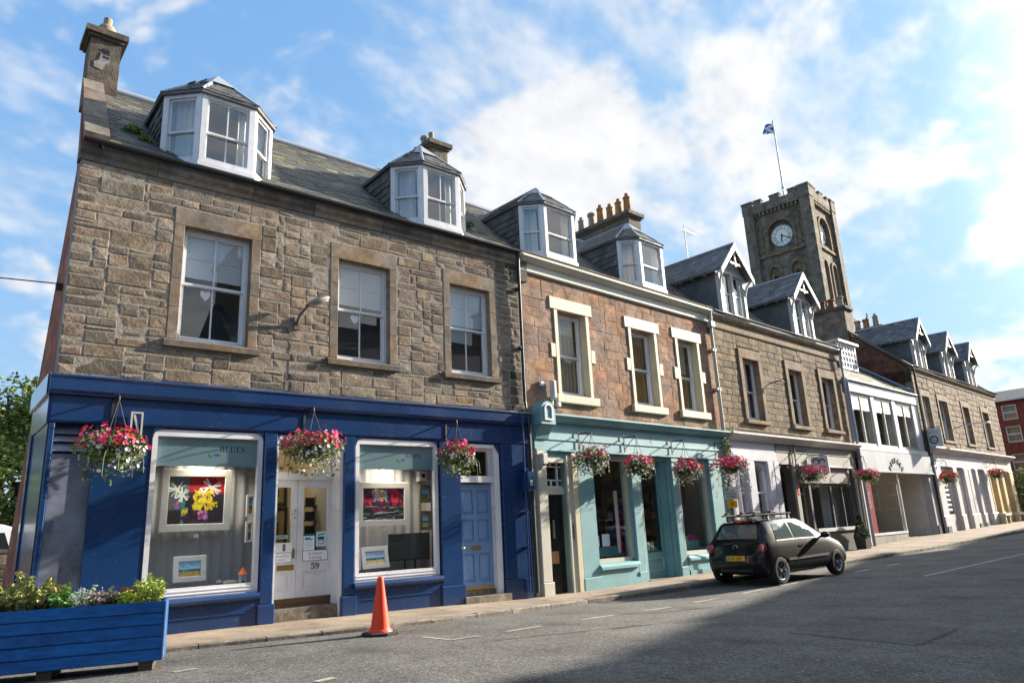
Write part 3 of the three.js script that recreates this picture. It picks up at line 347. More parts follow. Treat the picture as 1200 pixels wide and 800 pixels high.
function dressing(parent, x0, x1, y0, y1, o) { // margin stones round a window opening: jamb stones, lintel, sill
  const { w = 0.155, lint = 0.3, mat: m, sillM = m, pr = 0.014, sill = 0.13, sillOut = 0.2, sillPr = 0.075, blocks = 4, seed = 1, zb = -0.2 } = o, r = RNG(seed);
  for (const s of [0, 1]) { let y = y0; for (let k = 0; k < blocks; k++) { const yn = k === blocks - 1 ? y1 : y + (y1 - y0) / blocks * (0.8 + 0.4 * r()); const a = s ? x1 - 0.006 : x0 - w, b = s ? x1 + w : x0 + 0.006; const g = cbx(a, b, y + 0.003, yn - 0.003, zb, pr, 0.006); g.userData.ou = r() * 7; part('jamb_stone', g, m, parent); y = yn; } }
  const g = cbx(x0 - w, x1 + w, y1 - 0.006, y1 + lint, zb, pr + 0.002, 0.006); g.userData.ou = r() * 7; part('lintel', g, m, parent);
  part('window_sill', sweep([[zb, y0 + 0.006], [zb, y0 - sill], [sillPr, y0 - sill], [sillPr, y0 - 0.035], [0, y0 + 0.002]], x0 - sillOut, x1 + sillOut), sillM, parent);
}
const heart = (cx, cy, z, s) => { const h = new THREE.Shape(); h.moveTo(0, -1); h.bezierCurveTo(-1.3, 0, -1, 1, -0.45, 0.95); h.bezierCurveTo(-0.15, 0.92, 0, 0.7, 0, 0.5); h.bezierCurveTo(0, 0.7, 0.15, 0.92, 0.45, 0.95); h.bezierCurveTo(1, 1, 1.3, 0, 0, -1); return new THREE.ExtrudeGeometry(h, { depth: 0.12, bevelEnabled: false, curveSegments: 8 }).scale(s, s, s).translate(cx, cy, z); };

// ================================================================ 1: rubble house with the navy gallery front
const b1 = thing('stone_house', 'brown rubble stone house with two bay dormers above the navy gallery shopfront', 'building');
{
  const P = b1, wins = [[2.96, 4.1, 4.49, 6.47], [5.75, 6.87, 4.49, 6.47], [8.31, 9.38, 4.49, 6.44]], EY = 7.57, PI = 0.88;
  const fw = part('front_wall', wall(1.38, 10.28, 3.7, 7.3, -0.27, 0.005, wins), M.mortar, P);
  const holes = wins.map(([a, b, c, d]) => [a - 0.16, b + 0.16, c - 0.14, d + 0.305]), moss = stoneMat([0.085, 0.085, 0.045]);
  stoneFill(fw, 1.38, 10.22, 3.78, 7.21, holes, { cw: 0.072, ch: 0.07, seed: 4242, sizes: [[6, 2], [5, 2], [7, 2], [8, 2], [9, 4], [7, 3], [5, 3], [4, 2], [3, 2], [9, 2], [10, 3], [6, 1], [6, 3], [4, 1], [4, 3]], mats: M.stones, gap: 0.02, prot: 0.01, c: 0.01, jit: 0.005, pick: (a, b, e, f, r) => { const q = r(); if (a > 9.72) return q < 0.35 ? moss : q < 0.75 ? M.stones[3] : M.stones[1]; if (q < 0.004) return M.ochre; const k = Math.floor(r() * 7); return M.stones[k]; } });
  wins.forEach(([a, b, c, d], i) => {
    dressing(P, a, b, c, d, { mat: M.dressed, sillM: M.dressedDark, seed: i + 3 });
    const w = sash(P, a, b, c, d, -0.13, { ym: 5.5, cols: 2, fw: 0.055, sw: 0.045 });
    part('roller_blind', [pleats(a + 0.06, b - 0.06, [5.64, 5.62, 5.58][i], d, -0.215, 0.002, 0.5, 3), bx(a + 0.06, b - 0.06, 5.98, 6.0, -0.217, -0.203)], M.blind, w);
    if (i < 2) part('paper_heart', heart(a + 0.46, 5.36, -0.21, 0.09), M.white, w);
  });
  // eaves course, gutter, downpipe
  { const r = RNG(9); let x = 1.34; while (x < 10.2) { const x1 = Math.min(10.26, x + 1.0 + r() * 0.7); const g = sweep([[-0.2, 7.215], [-0.2, 7.44], [0.075, 7.44], [0.075, 7.36], [0.03, 7.3], [0.03, 7.215]], x + 0.004, x1 - 0.004); g.userData.ou = r() * 8; part('eaves_stone', g, r() < 0.3 ? M.dressedDark : M.dressed, P); x = x1; } }
  gutter(P, 1.36, 10.22, 7.535, 0.075, M.castIron, 0.06);
  part('downpipe', [tube([[10.2, 7.5, 0.12], [10.2, 7.2, 0.1], [10.21, 3.8, 0.07], [10.21, 3.74, 0.16], [10.22, 0, 0.16]], 0.036, 8, 24), ...[6.6, 5.2].map((y) => bx(10.14, 10.28, y, y + 0.05, 0.0, 0.11))], M.castIron, P);
  // side wall: painted red rubble, leaning back a little
  { const bot = [[1.38, -0.4, -0.275], [1.6, -0.4, -7]], t = [1.38, 7.5, -0.275], bt = [2.2, 7.5, -7], ap = [1.66, 10.6, -3.5], th = 0.28, s = (p) => [p[0] + th, p[1], p[2]];
    part('side_wall', tris([...quad(bot[1], bot[0], t, bt), ...bt, ...t, ...ap, ...quad(s(bot[0]), s(bot[1]), s(bt), s(t)), ...s(t), ...s(bt), ...s(ap), ...quad(bot[0], s(bot[0]), s(t), t), ...quad(t, s(t), s(ap), ap), ...quad(ap, s(ap), s(bt), bt)]), M.redwall, P);
    const r = RNG(3); for (let k = 0; k < 4; k++) { const f = k / 4, g = (k + 1) / 4, e = (q, x) => [lerp(1.36, 1.62, q) + x, lerp(7.5, 10.55, q), lerp(0.12, -3.3, q)], u = ([x, y, z]) => [x, y + 0.14, z + 0.03]; const A = e(f + 0.004, 0), B = e(f + 0.004, 0.36), C = e(g, 0.36), D = e(g, 0); const m = box6(A, B, C, D, u(A), u(B), u(C), u(D)); m.userData.ou = r() * 5; part('coping_stone', m, k === 1 || k === 3 ? M.dressed : M.dressedDark, P); } }
  part('side_bracket', [bx(1.3, 1.42, 5.2, 5.3, -0.6, -0.5), tube([[1.36, 5.3, -0.55], [1.2, 5.42, -0.6], [-6, 6.2, -6], [-40, 9, -38]], 0.012, 5, 20)], M.black, P);
  shell(P, 2.3, 10.28, 7.4, -7, M.inside, [3.72, 7.36], false, true);
  mainRoof(P, 1.66, 10.24, EY, PI, 0.1, -3.5, { seed: 12, lichen: 0.05, rearIn: 0.75, tones: [[0.07, 0.072, 0.065], [0.09, 0.088, 0.078], [0.055, 0.058, 0.055], [0.11, 0.1, 0.075], [0.08, 0.085, 0.07], [0.1, 0.095, 0.085]], dormers: [3.57, 8.17].map((c) => [c - 0.92, c + 0.92, -0.5, 9.1, c - 0.46, c + 0.46, -0.06]) });
  { // the stepped party skew at the far end, with coping
    const v = []; gableWall(P, 10.2, 0.05, -7, 7.45, 10.75, -3.5, M.dressedDark, 0.3, 'party_skew'); }
  for (const cx of [3.57, 8.17]) bayDormer(P, cx, 0.98, 0.47, 7.68, 9.1, 0.5, 0.0, EY, PI, { apexY: 10.02, apexZ: -0.85, single: true });
  // moss tufts on the slates are added with the plants
  const c1 = chimney(P, 1.66, 2.22, -3.75, -3.1, 10.1, 11.55, M.stones[3], M.stones[3], [[1.95, -3.3, 0.45, 0.12, M.potBuff, 'round']]);
  part('chimney_vent', [0, 1, 2].map((k) => bx(1.9, 2.02, 11.28 - k * 0.085, 11.34 - k * 0.085, -3.1, -3.085)), M.black, c1); part('mortar_patch', new THREE.ExtrudeGeometry(shapeXY([[1.76, 10.86], [1.92, 10.83], [1.96, 11.0], [2.04, 11.05], [2.02, 11.2], [1.86, 11.22], [1.84, 11.05], [1.75, 10.98]]), { depth: 0.012, bevelEnabled: false }).translate(0, 0, -3.099), mat([0.5, 0.48, 0.45], { map: T.mortar, roughness: 0.95 }), c1);
  chimney(P, 10.0, 10.55, -4.6, -3.15, 9.6, 11.75, M.stones[1], M.dressedDark, [[10.28, -3.55, 0.5, 0.12, M.potBuff, 'round'], [10.28, -3.9, 0.55, 0.11, M.potBuff, 'roll'], [10.28, -4.35, 0.4, 0.12, M.terracotta, 'round']]);

  // ---- shopfront
  const N = M.navy, navyW = part('shopfront_wall', wall(1.38, 10.28, -0.4, 3.7, -0.27, 0.0, [[2.72, 4.44, 0.5, 3.03], [4.69, 5.89, -0.39, 3.0], [6.15, 7.93, 0.5, 3.03], [8.46, 9.45, -0.39, 3.0], arch(1.44, 1.95, 0.32, 3.22, 12)]), N, P);
  part('fascia', [sweep([[-0.01, 3.46], [-0.01, 3.77], [0.15, 3.75], [0.16, 3.72], [0.14, 3.7], [0.14, 3.52], [0.11, 3.48], [0.11, 3.46]], 1.3, 10.31), sweep([[0.002, 3.06], [0.002, 3.458], [0.055, 3.458], [0.055, 3.09], [0.04, 3.06]], 1.36, 10.3)], N, P);
  part('side_fascia', [bx(1.28, 1.365, 3.46, 3.76, -1.8, 0.02), bx(1.32, 1.365, 3.05, 3.455, -1.75, 0.02), bx(1.32, 1.37, -0.3, 3.04, -1.75, -1.55), bx(1.345, 1.37, -0.3, 3.04, -1.54, 0.0)], paintMat([0.02, 0.055, 0.2], 0.25, { phys: true, clearcoat: 0.7, clearcoatRoughness: 0.12 }), P);
  const pil = (a, b, ch) => { part('pilaster', [cbx(a, b, 0.3, 3.05, 0.0, 0.05, 0.02)], N, P); part('pilaster_base', [cbx(a - 0.03, b + 0.03, -0.3, 0.31, 0.0, 0.085, 0.018)], N, P); };
  pil(4.46, 4.68); pil(5.9, 6.13); pil(7.96, 8.45); pil(9.5, 10.14); part('corner_post', [cbx(1.36, 1.43, -0.3, 3.05, 0.0, 0.05, 0.015)], N, P);
  for (const [a, b] of [[2.68, 4.45], [6.12, 7.95]]) { part('shop_sill', sweep([[0.001, 0.38], [0.001, 0.52], [0.1, 0.5], [0.135, 0.46], [0.12, 0.42], [0.05, 0.38]], a - 0.02, b), N, P); part('stall_riser', [bx(a - 0.02, b, -0.3, 0.375, 0.001, 0.035), sweep([[0.035, 0.2], [0.035, 0.225], [0.055, 0.215]], a + 0.15, b - 0.2)], N, P); }
  // added arched recess: pale colour and slats stand for light reflected in gloss paint
  part('reflection_panel', [bx(1.4, 2.0, 0.25, 2.62, -0.1, -0.05)], M.navyReflected, P); part('arch_backing', bx(1.4, 2.0, 2.62, 3.3, -0.12, -0.1), N, P);
  for (const [y, h] of [[2.66, 0.11], [2.8, 0.09], [2.91, 0.09]]) part('reflection_slat', box6([1.41, y, -0.04], [1.98, y, -0.04], [1.98, y + h, -0.09], [1.41, y + h, -0.09], [1.41, y, -0.06], [1.98, y, -0.06], [1.98, y + h, -0.11], [1.41, y + h, -0.11]), M.navyReflected, P);
  // shop windows
  const vinyl = (big) => flat(canvasTex(1024, 290, (g, w, h) => { g.fillStyle = '#6f8b90'; g.fillRect(0, 0, w, h); const x = big ? 560 : 560; g.font = 'italic 62px serif'; g.fillStyle = big ? 'rgba(70,90,92,.55)' : 'rgba(70,90,92,.6)'; g.fillText('greens &', x - 330, 90); g.font = (big ? '' : 'italic ') + 'bold 84px serif'; g.fillStyle = '#2c3436'; g.fillText(big ? 'BLUES' : 'blues', x + 60, 140); g.fillStyle = '#0f7a55'; g.beginPath(); g.moveTo(x - 60, 160); g.quadraticCurveTo(x - 20, 165, x - 5, 205); g.quadraticCurveTo(x - 50, 205, x - 60, 160); g.fill(); g.fillStyle = '#1c3f9e'; g.beginPath(); g.moveTo(x, 175); g.quadraticCurveTo(x + 45, 145, x + 75, 172); g.quadraticCurveTo(x + 45, 195, x, 175); g.fill(); g.strokeStyle = 'rgba(60,80,80,.5)'; g.lineWidth = 3; g.beginPath(); g.moveTo(x - 30, 40); g.quadraticCurveTo(x + 10, 15, x + 60, 20); g.stroke(); }), { roughness: 0.6 });
  [[2.73, 4.44], [6.15, 7.92]].forEach(([a, b], i) => {
    const w = grp('shop_window', P), y0 = 0.52, y1 = 3.03, t = 0.075;
    const out = [[a, y0], [b, y0], [b, y1 - 0.13]]; for (let k = 1; k <= 6; k++) out.push([b - 0.13 + 0.13 * Math.cos(Math.PI / 2 * k / 6), y1 - 0.13 + 0.13 * Math.sin(Math.PI / 2 * k / 6)]); out.push([a + 0.13, y1]); for (let k = 1; k <= 6; k++) out.push([a + 0.13 - 0.13 * Math.sin(Math.PI / 2 * k / 6), y1 - 0.13 + 0.13 * Math.cos(Math.PI / 2 * k / 6)]);
    const inn = rect(a + t, b - t, y0 + 0.14, y1 - 0.1);
    part('frame', new THREE.ExtrudeGeometry(shapeXY(out, [inn]), { depth: 0.09, bevelEnabled: false }).translate(0, 0, -0.08), M.white, w);
    part('bead', [bx(a + 0.02, b - 0.02, y0 + 0.035, y0 + 0.05, 0.01, 0.022), bx(a + 0.02, b - 0.02, y0 + 0.085, y0 + 0.1, 0.01, 0.02)], M.white, w);
    for (const s of [0, 1]) { const x = s ? b : a, d = s ? -1 : 1, sp = [[x, y1 + 0.02], [x, y1 - 0.13]]; for (let k = 0; k <= 6; k++) sp.push([x + d * (0.13 - 0.13 * Math.cos(Math.PI / 2 * k / 6)), y1 - 0.13 + 0.13 * Math.sin(Math.PI / 2 * k / 6)]); sp.push([x + d * 0.13, y1 + 0.02]); part('corner_spandrel', new THREE.ExtrudeGeometry(shapeXY(sp), { depth: 0.06, bevelEnabled: false }).translate(0, 0, -0.03), N, w); }
    const gp = part('pane', new THREE.PlaneGeometry(b - a - 2 * t, y1 - y0 - 0.24).translate(0, 0, 0), M.glass, w); gp.position.set((a + b) / 2, (y0 + 0.14 + y1 - 0.1) / 2, -0.05); gp.rotation.y = 0.002;
    const vb = part('vinyl_band', plane(b - a - 2 * t, 0.45), vinyl(i === 0), w); vb.position.set((a + b) / 2, y1 - 0.1 - 0.225, -0.056);
    // display box behind
    part('display_floor', bx(a - 0.2, b + 0.2, y0 + 0.02, y0 + 0.06, -1.35, -0.28), M.inside, w); part('display_ceiling', bx(a - 0.2, b + 0.2, 3.12, 3.16, -1.35, -0.28), M.inside, w);
    part('display_side', [bx(a - 0.22, a - 0.2, y0 + 0.06, 3.12, -1.35, -0.28), bx(b + 0.2, b + 0.22, y0 + 0.06, 3.12, -1.35, -0.28)], M.inside, w);
    part('backdrop_curtain', pleats(a - 0.19, b + 0.19, y0 + 0.07, 3.1, -0.8, 0.016, 0.2, 31 + i), M.greyCloth, w);
    const lx = (a + b) / 2 + 0.1, lamp = part('display_lamp', [cyl(0.03, 0.045, 0.12, lx, 2.98, -0.36), bx(lx - 0.02, lx + 0.02, 3.09, 3.12, -0.38, -0.34)], M.black, w); part('lamp_bulb', new THREE.SphereGeometry(0.028, 10, 8).translate(lx, 2.965, -0.36), mat([1, 0.9, 0.7], { emissive: L(1, 0.75, 0.42), emissiveIntensity: 1.2 }), w);
    const sp = new THREE.SpotLight(L(1, 0.86, 0.68), 3, 0, 1.0, 0.7); sp.position.set(lx, 2.92, -0.36); sp.target.position.set(lx, 1.2, -0.7); sp.castShadow = true; sp.name = 'display_light'; w.add(sp, sp.target);
  });
  // white double door, recessed
  { const z = -0.3, x0 = 4.72, xm = 5.2, x1 = 5.84, y0 = 0.34, y1 = 2.3;
    part('door_reveal', [bx(5.84, 5.9, -0.3, 3.0, -0.36, 0.012), bx(4.68, 4.72, -0.3, 3.0, -0.36, 0.0), bx(4.72, 5.84, 2.96, 3.02, -0.36, 0.012)], M.white, P); part('transom', [bx(4.72, 5.84, y1, 2.43, -0.36, -0.26)], M.white, P);
    part('fanlight', [bx(4.72, 4.77, 2.43, 2.96, -0.35, -0.29), bx(5.79, 5.84, 2.43, 2.96, -0.35, -0.29), bx(4.77, 5.79, 2.91, 2.96, -0.35, -0.29)], M.white, P); part('fanlight_pane', new THREE.PlaneGeometry(1.04, 0.5).translate(5.28, 2.67, -0.32), M.glass, P);
    part('doorstep', bx(4.66, 5.92, -0.3, 0.2, -0.6, -0.02), M.kerb[1], P); part('threshold', bx(4.72, 5.84, 0.2, y0, -0.4, -0.29), mat([0.2, 0.12, 0.05], { map: T.wood, roughness: 0.6 }), P);
    for (const [a, b, ga, gb] of [[x0, xm, 4.78, 5.09], [xm + 0.006, x1, 5.32, 5.76]]) { const d = grp('door', P); part('door_leaf', [wall(a, b, y0, y1, z - 0.04, z, [[ga, gb, 0.93, 2.17], [ga, gb, 0.46, 0.76]]), bx(ga, gb, 0.46, 0.76, z - 0.035, z - 0.02), bx(ga + 0.05, gb - 0.05, 0.51, 0.71, z - 0.02, z - 0.008)], M.white, d); part('door_pane', new THREE.PlaneGeometry(gb - ga, 1.24).translate((ga + gb) / 2, 1.55, z - 0.02), M.glass, d);
      if (a === x0) { part('letter_plate', [bx(4.86, 5.16, 0.79, 0.88, z, z + 0.01), bx(4.89, 5.13, 0.81, 0.86, z + 0.01, z + 0.016)], M.brass, d); part('pull_handle', [bx(5.13, 5.16, 0.98, 1.14, z, z + 0.03)], M.brass, d); part('door_lock', [cyl(0.016, 0.016, 0.02, 0, 0, 0).rotateX(Math.PI / 2).translate(5.16, 1.78, z), cyl(0.012, 0.012, 0.02, 0, 0, 0).rotateX(Math.PI / 2).translate(5.16, 1.65, z)], M.brass, d); }
      else part('house_number', new TextGeometry('59', { font: fontSerif, size: 0.1, depth: 0.004, curveSegments: 4, bevelEnabled: false }).translate(5.47, 0.79, z + 0.001), M.black, d); }
  }
  // pale blue six-panel door
  { const z = -0.12, x0 = 8.47, x1 = 9.31, y0 = 0.16, y1 = 2.22, d = grp('door', P); const px = [[8.55, 8.84], [8.93, 9.22]], py = [[0.32, 0.86], [1.08, 1.52], [1.62, 2.1]], hs = []; for (const [a, b] of px) for (const [c, e] of py) hs.push([a, b, c, e]);
    part('door_leaf', [wall(x0, x1, y0, y1, z - 0.045, z, hs)], M.doorBlue, d); for (const [a, b, c, e] of hs) part('door_panel', [bx(a, b, c, e, z - 0.04, z - 0.022), cbx(a + 0.035, b - 0.035, c + 0.04, e - 0.04, z - 0.022, z - 0.006, 0.014)], M.doorBlue, d);
    part('letter_plate', [bx(8.78, 9.0, 0.93, 1.0, z, z + 0.012)], M.brass, d); part('door_knob', [new THREE.SphereGeometry(0.032, 12, 10).translate(8.54, 0.97, z + 0.05), cyl(0.012, 0.012, 0.05, 0, 0, 0, 8).rotateX(Math.PI / 2).translate(8.54, 0.97, z)], M.brass, d); part('kick_plate', bx(x0, x1, y0, y0 + 0.07, z, z + 0.006), M.brass, d);
    part('door_frame', [bx(x1, 9.45, -0.1, 2.95, -0.2, 0.015), bx(x1 + 0.001, 9.36, 0, 2.3, -0.2, -0.06), bx(8.44, x1, 2.25, 2.38, -0.2, -0.02), bx(8.44, 9.45, 2.95, 3.02, -0.2, 0.012), bx(8.44, 8.47, 0, 2.25, -0.2, -0.03)], M.white, P); part('fanlight', [bx(8.46, 8.52, 2.38, 2.95, -0.18, -0.1), bx(9.25, 9.31, 2.38, 2.95, -0.18, -0.1), bx(8.52, 9.25, 2.89, 2.95, -0.18, -0.1)], M.white, P); part('fanlight_pane', new THREE.PlaneGeometry(0.76, 0.52).translate(8.885, 2.64, -0.13), M.glass, P);
    part('corner_spandrel', new THREE.ExtrudeGeometry(shapeXY([[9.45, 3.02], [9.45, 2.84], [9.34, 3.0], [9.34, 3.02]]), { depth: 0.03, bevelEnabled: false }).translate(0, 0, 0.013), N, P); part('doorstep', bx(8.44, 9.56, -0.3, 0.06, -0.3, 0.13), M.kerb[2], P); part('doorstep_upper', bx(8.46, 9.44, 0.06, 0.155, -0.3, -0.06), M.kerb[1], P); part('hall_wall', bx(8.3, 9.5, -0.3, 3.6, -1.32, -1.28), M.insideDark, P); }
  // shop floor and the warm back wall seen through the doors
  part('shop_floor', bx(4.5, 6.1, 0.2, 0.33, -4, -0.41), mat([0.3, 0.2, 0.11], { map: T.wood }), P); part('gallery_wall', [bx(4.3, 6.3, 0.33, 3.4, -3.05, -3), bx(4.28, 4.32, 0.33, 3.4, -3, -1.4), bx(6.28, 6.32, 0.33, 3.4, -3, -1.4), bx(4.3, 6.3, 3.36, 3.4, -3, -0.3)], M.insideWarm, P);
  { part('ceiling_lamp', cyl(0.09, 0.05, 0.1, 5.3, 3.2, -1.6), M.white, P); part('lamp_bulb', new THREE.SphereGeometry(0.05, 10, 8).translate(5.3, 3.15, -1.6), mat([1, 0.9, 0.7], { emissive: L(1, 0.78, 0.45), emissiveIntensity: 1.5 }), P); const pl = new THREE.PointLight(L(1, 0.88, 0.7), 0.6); pl.position.set(5.3, 3.06, -1.6); pl.castShadow = true; pl.shadow.radius = 2; pl.name = 'gallery_light'; P.add(pl); }
  // blue conduit, box and pipe at the right end
  part('conduit', [tube([[10.0, 3.7, 0.2], [10.0, 0.05, 0.17]], 0.022, 6, 4), tube([[10.05, 1.7, 0.17], [10.08, 0, 0.17]], 0.016, 6, 4), ...[0.9, 1.6, 2.5].map((y) => bx(9.96, 10.12, y, y + 0.03, 0.05, 0.19))], N, P); part('meter_box', [cbx(10.0, 10.2, 2.06, 2.46, 0.05, 0.28, 0.02)], N, P); part('box_window', bx(10.06, 10.14, 2.16, 2.28, 0.28, 0.284), M.lead, P);
}
// ================================================================ 2: red stone house over the teal shop
const A2 = 0.0573, A5 = 0.0795, O2 = [10.28, 0, 0], O5 = [34.94, 0, -1.4145];
const b2 = thing('red_stone_house', 'red sandstone house with cream window surrounds above the teal shop', 'building', O2, A2);
{
  const P = b2, wins = [[1.2, 2.2, 4.28, 6.36], [4.02, 5.02, 4.27, 6.34], [6.14, 7.1, 4.28, 6.36]], EY = 7.52, PI = 0.86;
  const fw = part('front_wall', wall(0.03, 7.95, 3.6, 7.2, -0.27, -0.001, wins.map(([a, b, c, d]) => [a, b, c, d])), M.mortarRed, P);
  stoneFill(fw, 0.05, 7.85, 3.86, 7.1, wins.map(([a, b, c, d]) => [a - 0.14, b + 0.14, c - 0.21, d + 0.3]), { cw: 0.095, ch: 0.115, seed: 91, sizes: [[5, 2], [6, 2], [4, 2], [7, 2], [5, 3], [3, 2], [6, 2]], mats: M.reds, gap: 0.006, prot: 0.004, c: 0.005, jit: 0.004, shift: false });
  wins.forEach(([a, b, c, d], i) => {
    part('window_lintel', [cbx(a - 0.26, b + 0.26, d + 0.001, d + 0.31, -0.2, 0.035, 0.012)], M.cream, P);
    for (const s of [-1, 1]) { const e = s < 0 ? a : b; part('window_margin', [cbx(Math.min(e, e + s * 0.125), Math.max(e, e + s * 0.125), c, d, -0.2, 0.03, 0.01), cbx(Math.min(e + s * 0.126, e + s * 0.29), Math.max(e + s * 0.126, e + s * 0.29), 5.16, 5.5, -0.05, 0.03, 0.01)], M.cream, P); }
    part('window_sill', [cbx(a - 0.22, b + 0.27, c - 0.2, c - 0.001, -0.2, 0.09, 0.015)], M.cream, P); part('reveal', [bx(b - 0.004, b, c, d, -0.21, 0.0), bx(a, a + 0.004, c, d, -0.21, 0.0)], M.cream, P);
    const w = sash(P, a + 0.02, b - 0.02, c + 0.01, d - 0.01, -0.17, { cols: 1, ym: 5.28, fw: 0.06, sw: 0.05 }); part('curtain', pleats(i === 0 ? a + 0.4 : a + 0.3, b - 0.05, c + 0.05, d, -0.4, 0.03, 0.13, 5 + i), i ? M.curtainGold : mat([0.5, 0.44, 0.34], { map: T.fabric, roughness: 1 }), w); if (i < 2) part('net_curtain', pleats(a + 0.05, a + 0.5, 5.28, d, -0.37, 0.012, 0.2, 9), M.blind, w); });
  part('cornice', sweep([[-0.2, 7.1], [-0.2, 7.5], [0.2, 7.5], [0.2, 7.45], [0.16, 7.41], [0.12, 7.36], [0.05, 7.34], [0.045, 7.16], [0.07, 7.13], [0.05, 7.1]], 0.0, 7.92), M.creamPale, P);
  gutter(P, 0.03, 7.93, 7.56, 0.1, mat([0.32, 0.27, 0.18], { roughness: 0.8, map: T.paint }), 0.055);
  part('downpipe', [tube([[7.85, 7.5, 0.16], [7.86, 7.15, 0.14], [7.88, 6.9, 0.1], [7.9, 3.95, 0.1], [7.92, 0, 0.1]], 0.05, 8, 24), bx(7.78, 7.98, 6.95, 7.12, 0.03, 0.2), ...[6.2, 5.0].map((y) => bx(7.79, 7.99, y, y + 0.07, 0, 0.14))], M.pipe, P);
  shell(P, 0.03, 7.95, 7.4, -7, M.inside, [3.65, 7.3]);
  mainRoof(P, 0.05, 7.95, EY, PI, 0.08, -3.5, { seed: 33, lichen: 0.06, dormers: [1.5, 5.3].map((c) => [c - 0.92, c + 0.92, -0.45, 9.1, c - 0.53, c + 0.53, -0.05]) });
  gableWall(P, 7.85, 0.05, -7, 7.42, 10.55, -3.5, M.dressedDark, 0.3, 'party_skew');
  for (const cx of [1.5, 5.3]) bayDormer(P, cx, 0.98, 0.55, 7.7, 9.12, 0.45, 0.02, EY, PI, { apexY: 9.95, apexZ: -0.75, frontCols: 1, single: true });
  chimney(P, 7.6, 8.25, -5.4, -2.35, 9.2, 11.45, M.dressedDark, M.dressedDark, [[7.92, -2.6, 0.72, 0.13, M.terracotta], [7.92, -2.98, 0.66, 0.13, M.terracotta], [7.92, -3.38, 0.62, 0.13, M.terracotta], [7.92, -3.82, 0.75, 0.13, M.terracotta], [7.92, -4.25, 0.68, 0.13, M.potBuff, 'roll'], [7.92, -4.75, 0.6, 0.12, M.potBuff], [7.92, -5.2, 0.6, 0.12, M.terracotta]]);
  // wall clutter by the pipe
  part('alarm_box', [cbx(0.46, 0.57, 4.42, 4.52, 0, 0.07, 0.01)], M.white, P); part('flood_lamp', [cbx(0.75, 0.88, 4.12, 4.56, 0.05, 0.18, 0.03), bx(0.8, 0.84, 4.0, 4.15, 0, 0.07)], M.whiteOld, P); part('junction_box', [cbx(0.98, 1.08, 3.98, 4.1, 0, 0.08, 0.01)], M.white, P); part('cable', tube([[0.82, 4.1, 0.02], [0.84, 3.98, 0.02], [1.0, 3.9, 0.03], [1.25, 3.86, 0.03]], 0.012), M.black, P);

  // ---- teal shop
  const te = M.teal; part('shopfront_wall', wall(0.15, 7.9, -0.4, 3.6, -0.27, 0, [[0.5, 1.15, -0.39, 2.76], [2.07, 3.42, 0.44, 2.86], [3.9, 5.14, -0.39, 2.86], [5.56, 6.92, 0.44, 2.86]]), te, P);
  part('party_pier', bx(0.03, 0.145, -0.4, 3.6, -0.27, 0.02), M.creamPale, P);
  part('cornice_board', [sweep([[0.001, 3.6], [0.001, 3.79], [0.27, 3.765], [0.27, 3.73], [0.22, 3.7], [0.2, 3.65], [0.1, 3.62], [0.07, 3.6]], 0.6, 8.06)], te, P); part('fascia', [sweep([[0.001, 2.95], [0.001, 3.598], [0.05, 3.598], [0.05, 3.26], [0.075, 3.24], [0.075, 3.2], [0.055, 3.18], [0.055, 2.99], [0.1, 2.97], [0.1, 2.95]], 0.17, 7.9), bx(4.4, 4.42, 3.26, 3.59, 0.05, 0.054)], te, P);
  { const cs = [[0.16, 3.27], [0.6, 3.27]]; for (let k = 0; k <= 10; k++) cs.push([0.38 + 0.22 * Math.cos(Math.PI * k / 10), 3.78 + 0.22 * Math.sin(Math.PI * k / 10)]); const con = part('console_bracket', new THREE.ExtrudeGeometry(shapeXY([[0.16, 3.5], [0.6, 3.5], ...cs.slice(2)]), { depth: 0.3, bevelEnabled: true, bevelSize: 0.012, bevelThickness: 0.012, bevelSegments: 1 }).translate(0, 0, 0.01), te, P); const ring = arch(0.25, 0.51, 3.58, 3.95, 10); part('console_arch', new THREE.ExtrudeGeometry(shapeXY(ring, [arch(0.285, 0.475, 3.62, 3.915, 10)]), { depth: 0.025, bevelEnabled: false }).translate(0, 0, 0.323), M.white, con); part('console_foot', sweep([[0.01, 3.2], [0.01, 3.5], [0.3, 3.5], [0.2, 3.4], [0.12, 3.3], [0.09, 3.2]], 0.18, 0.58), te, con); }
  const pil = (a, b, m = te, z = 0.06) => part('pilaster', [cbx(a, b, 0.17, 2.95, 0.001, z, 0.014), cbx(a - 0.02, b + 0.02, -0.35, 0.17, 0.001, z + 0.03, 0.014), cbx(a - 0.015, b + 0.015, 2.82, 2.94, 0.001, z + 0.02, 0.01)], m, P);
  pil(0.17, 0.46, M.creamPale, 0.1); pil(1.48, 2.05); pil(3.45, 3.72); pil(5.18, 5.46); pil(6.97, 7.62); part('edge_strip', bx(5.465, 5.49, 0.1, 2.9, 0.0, 0.05), M.creamPale, P); part('edge_strip', bx(3.725, 3.75, 0.1, 2.9, 0.0, 0.05), M.creamPale, P);
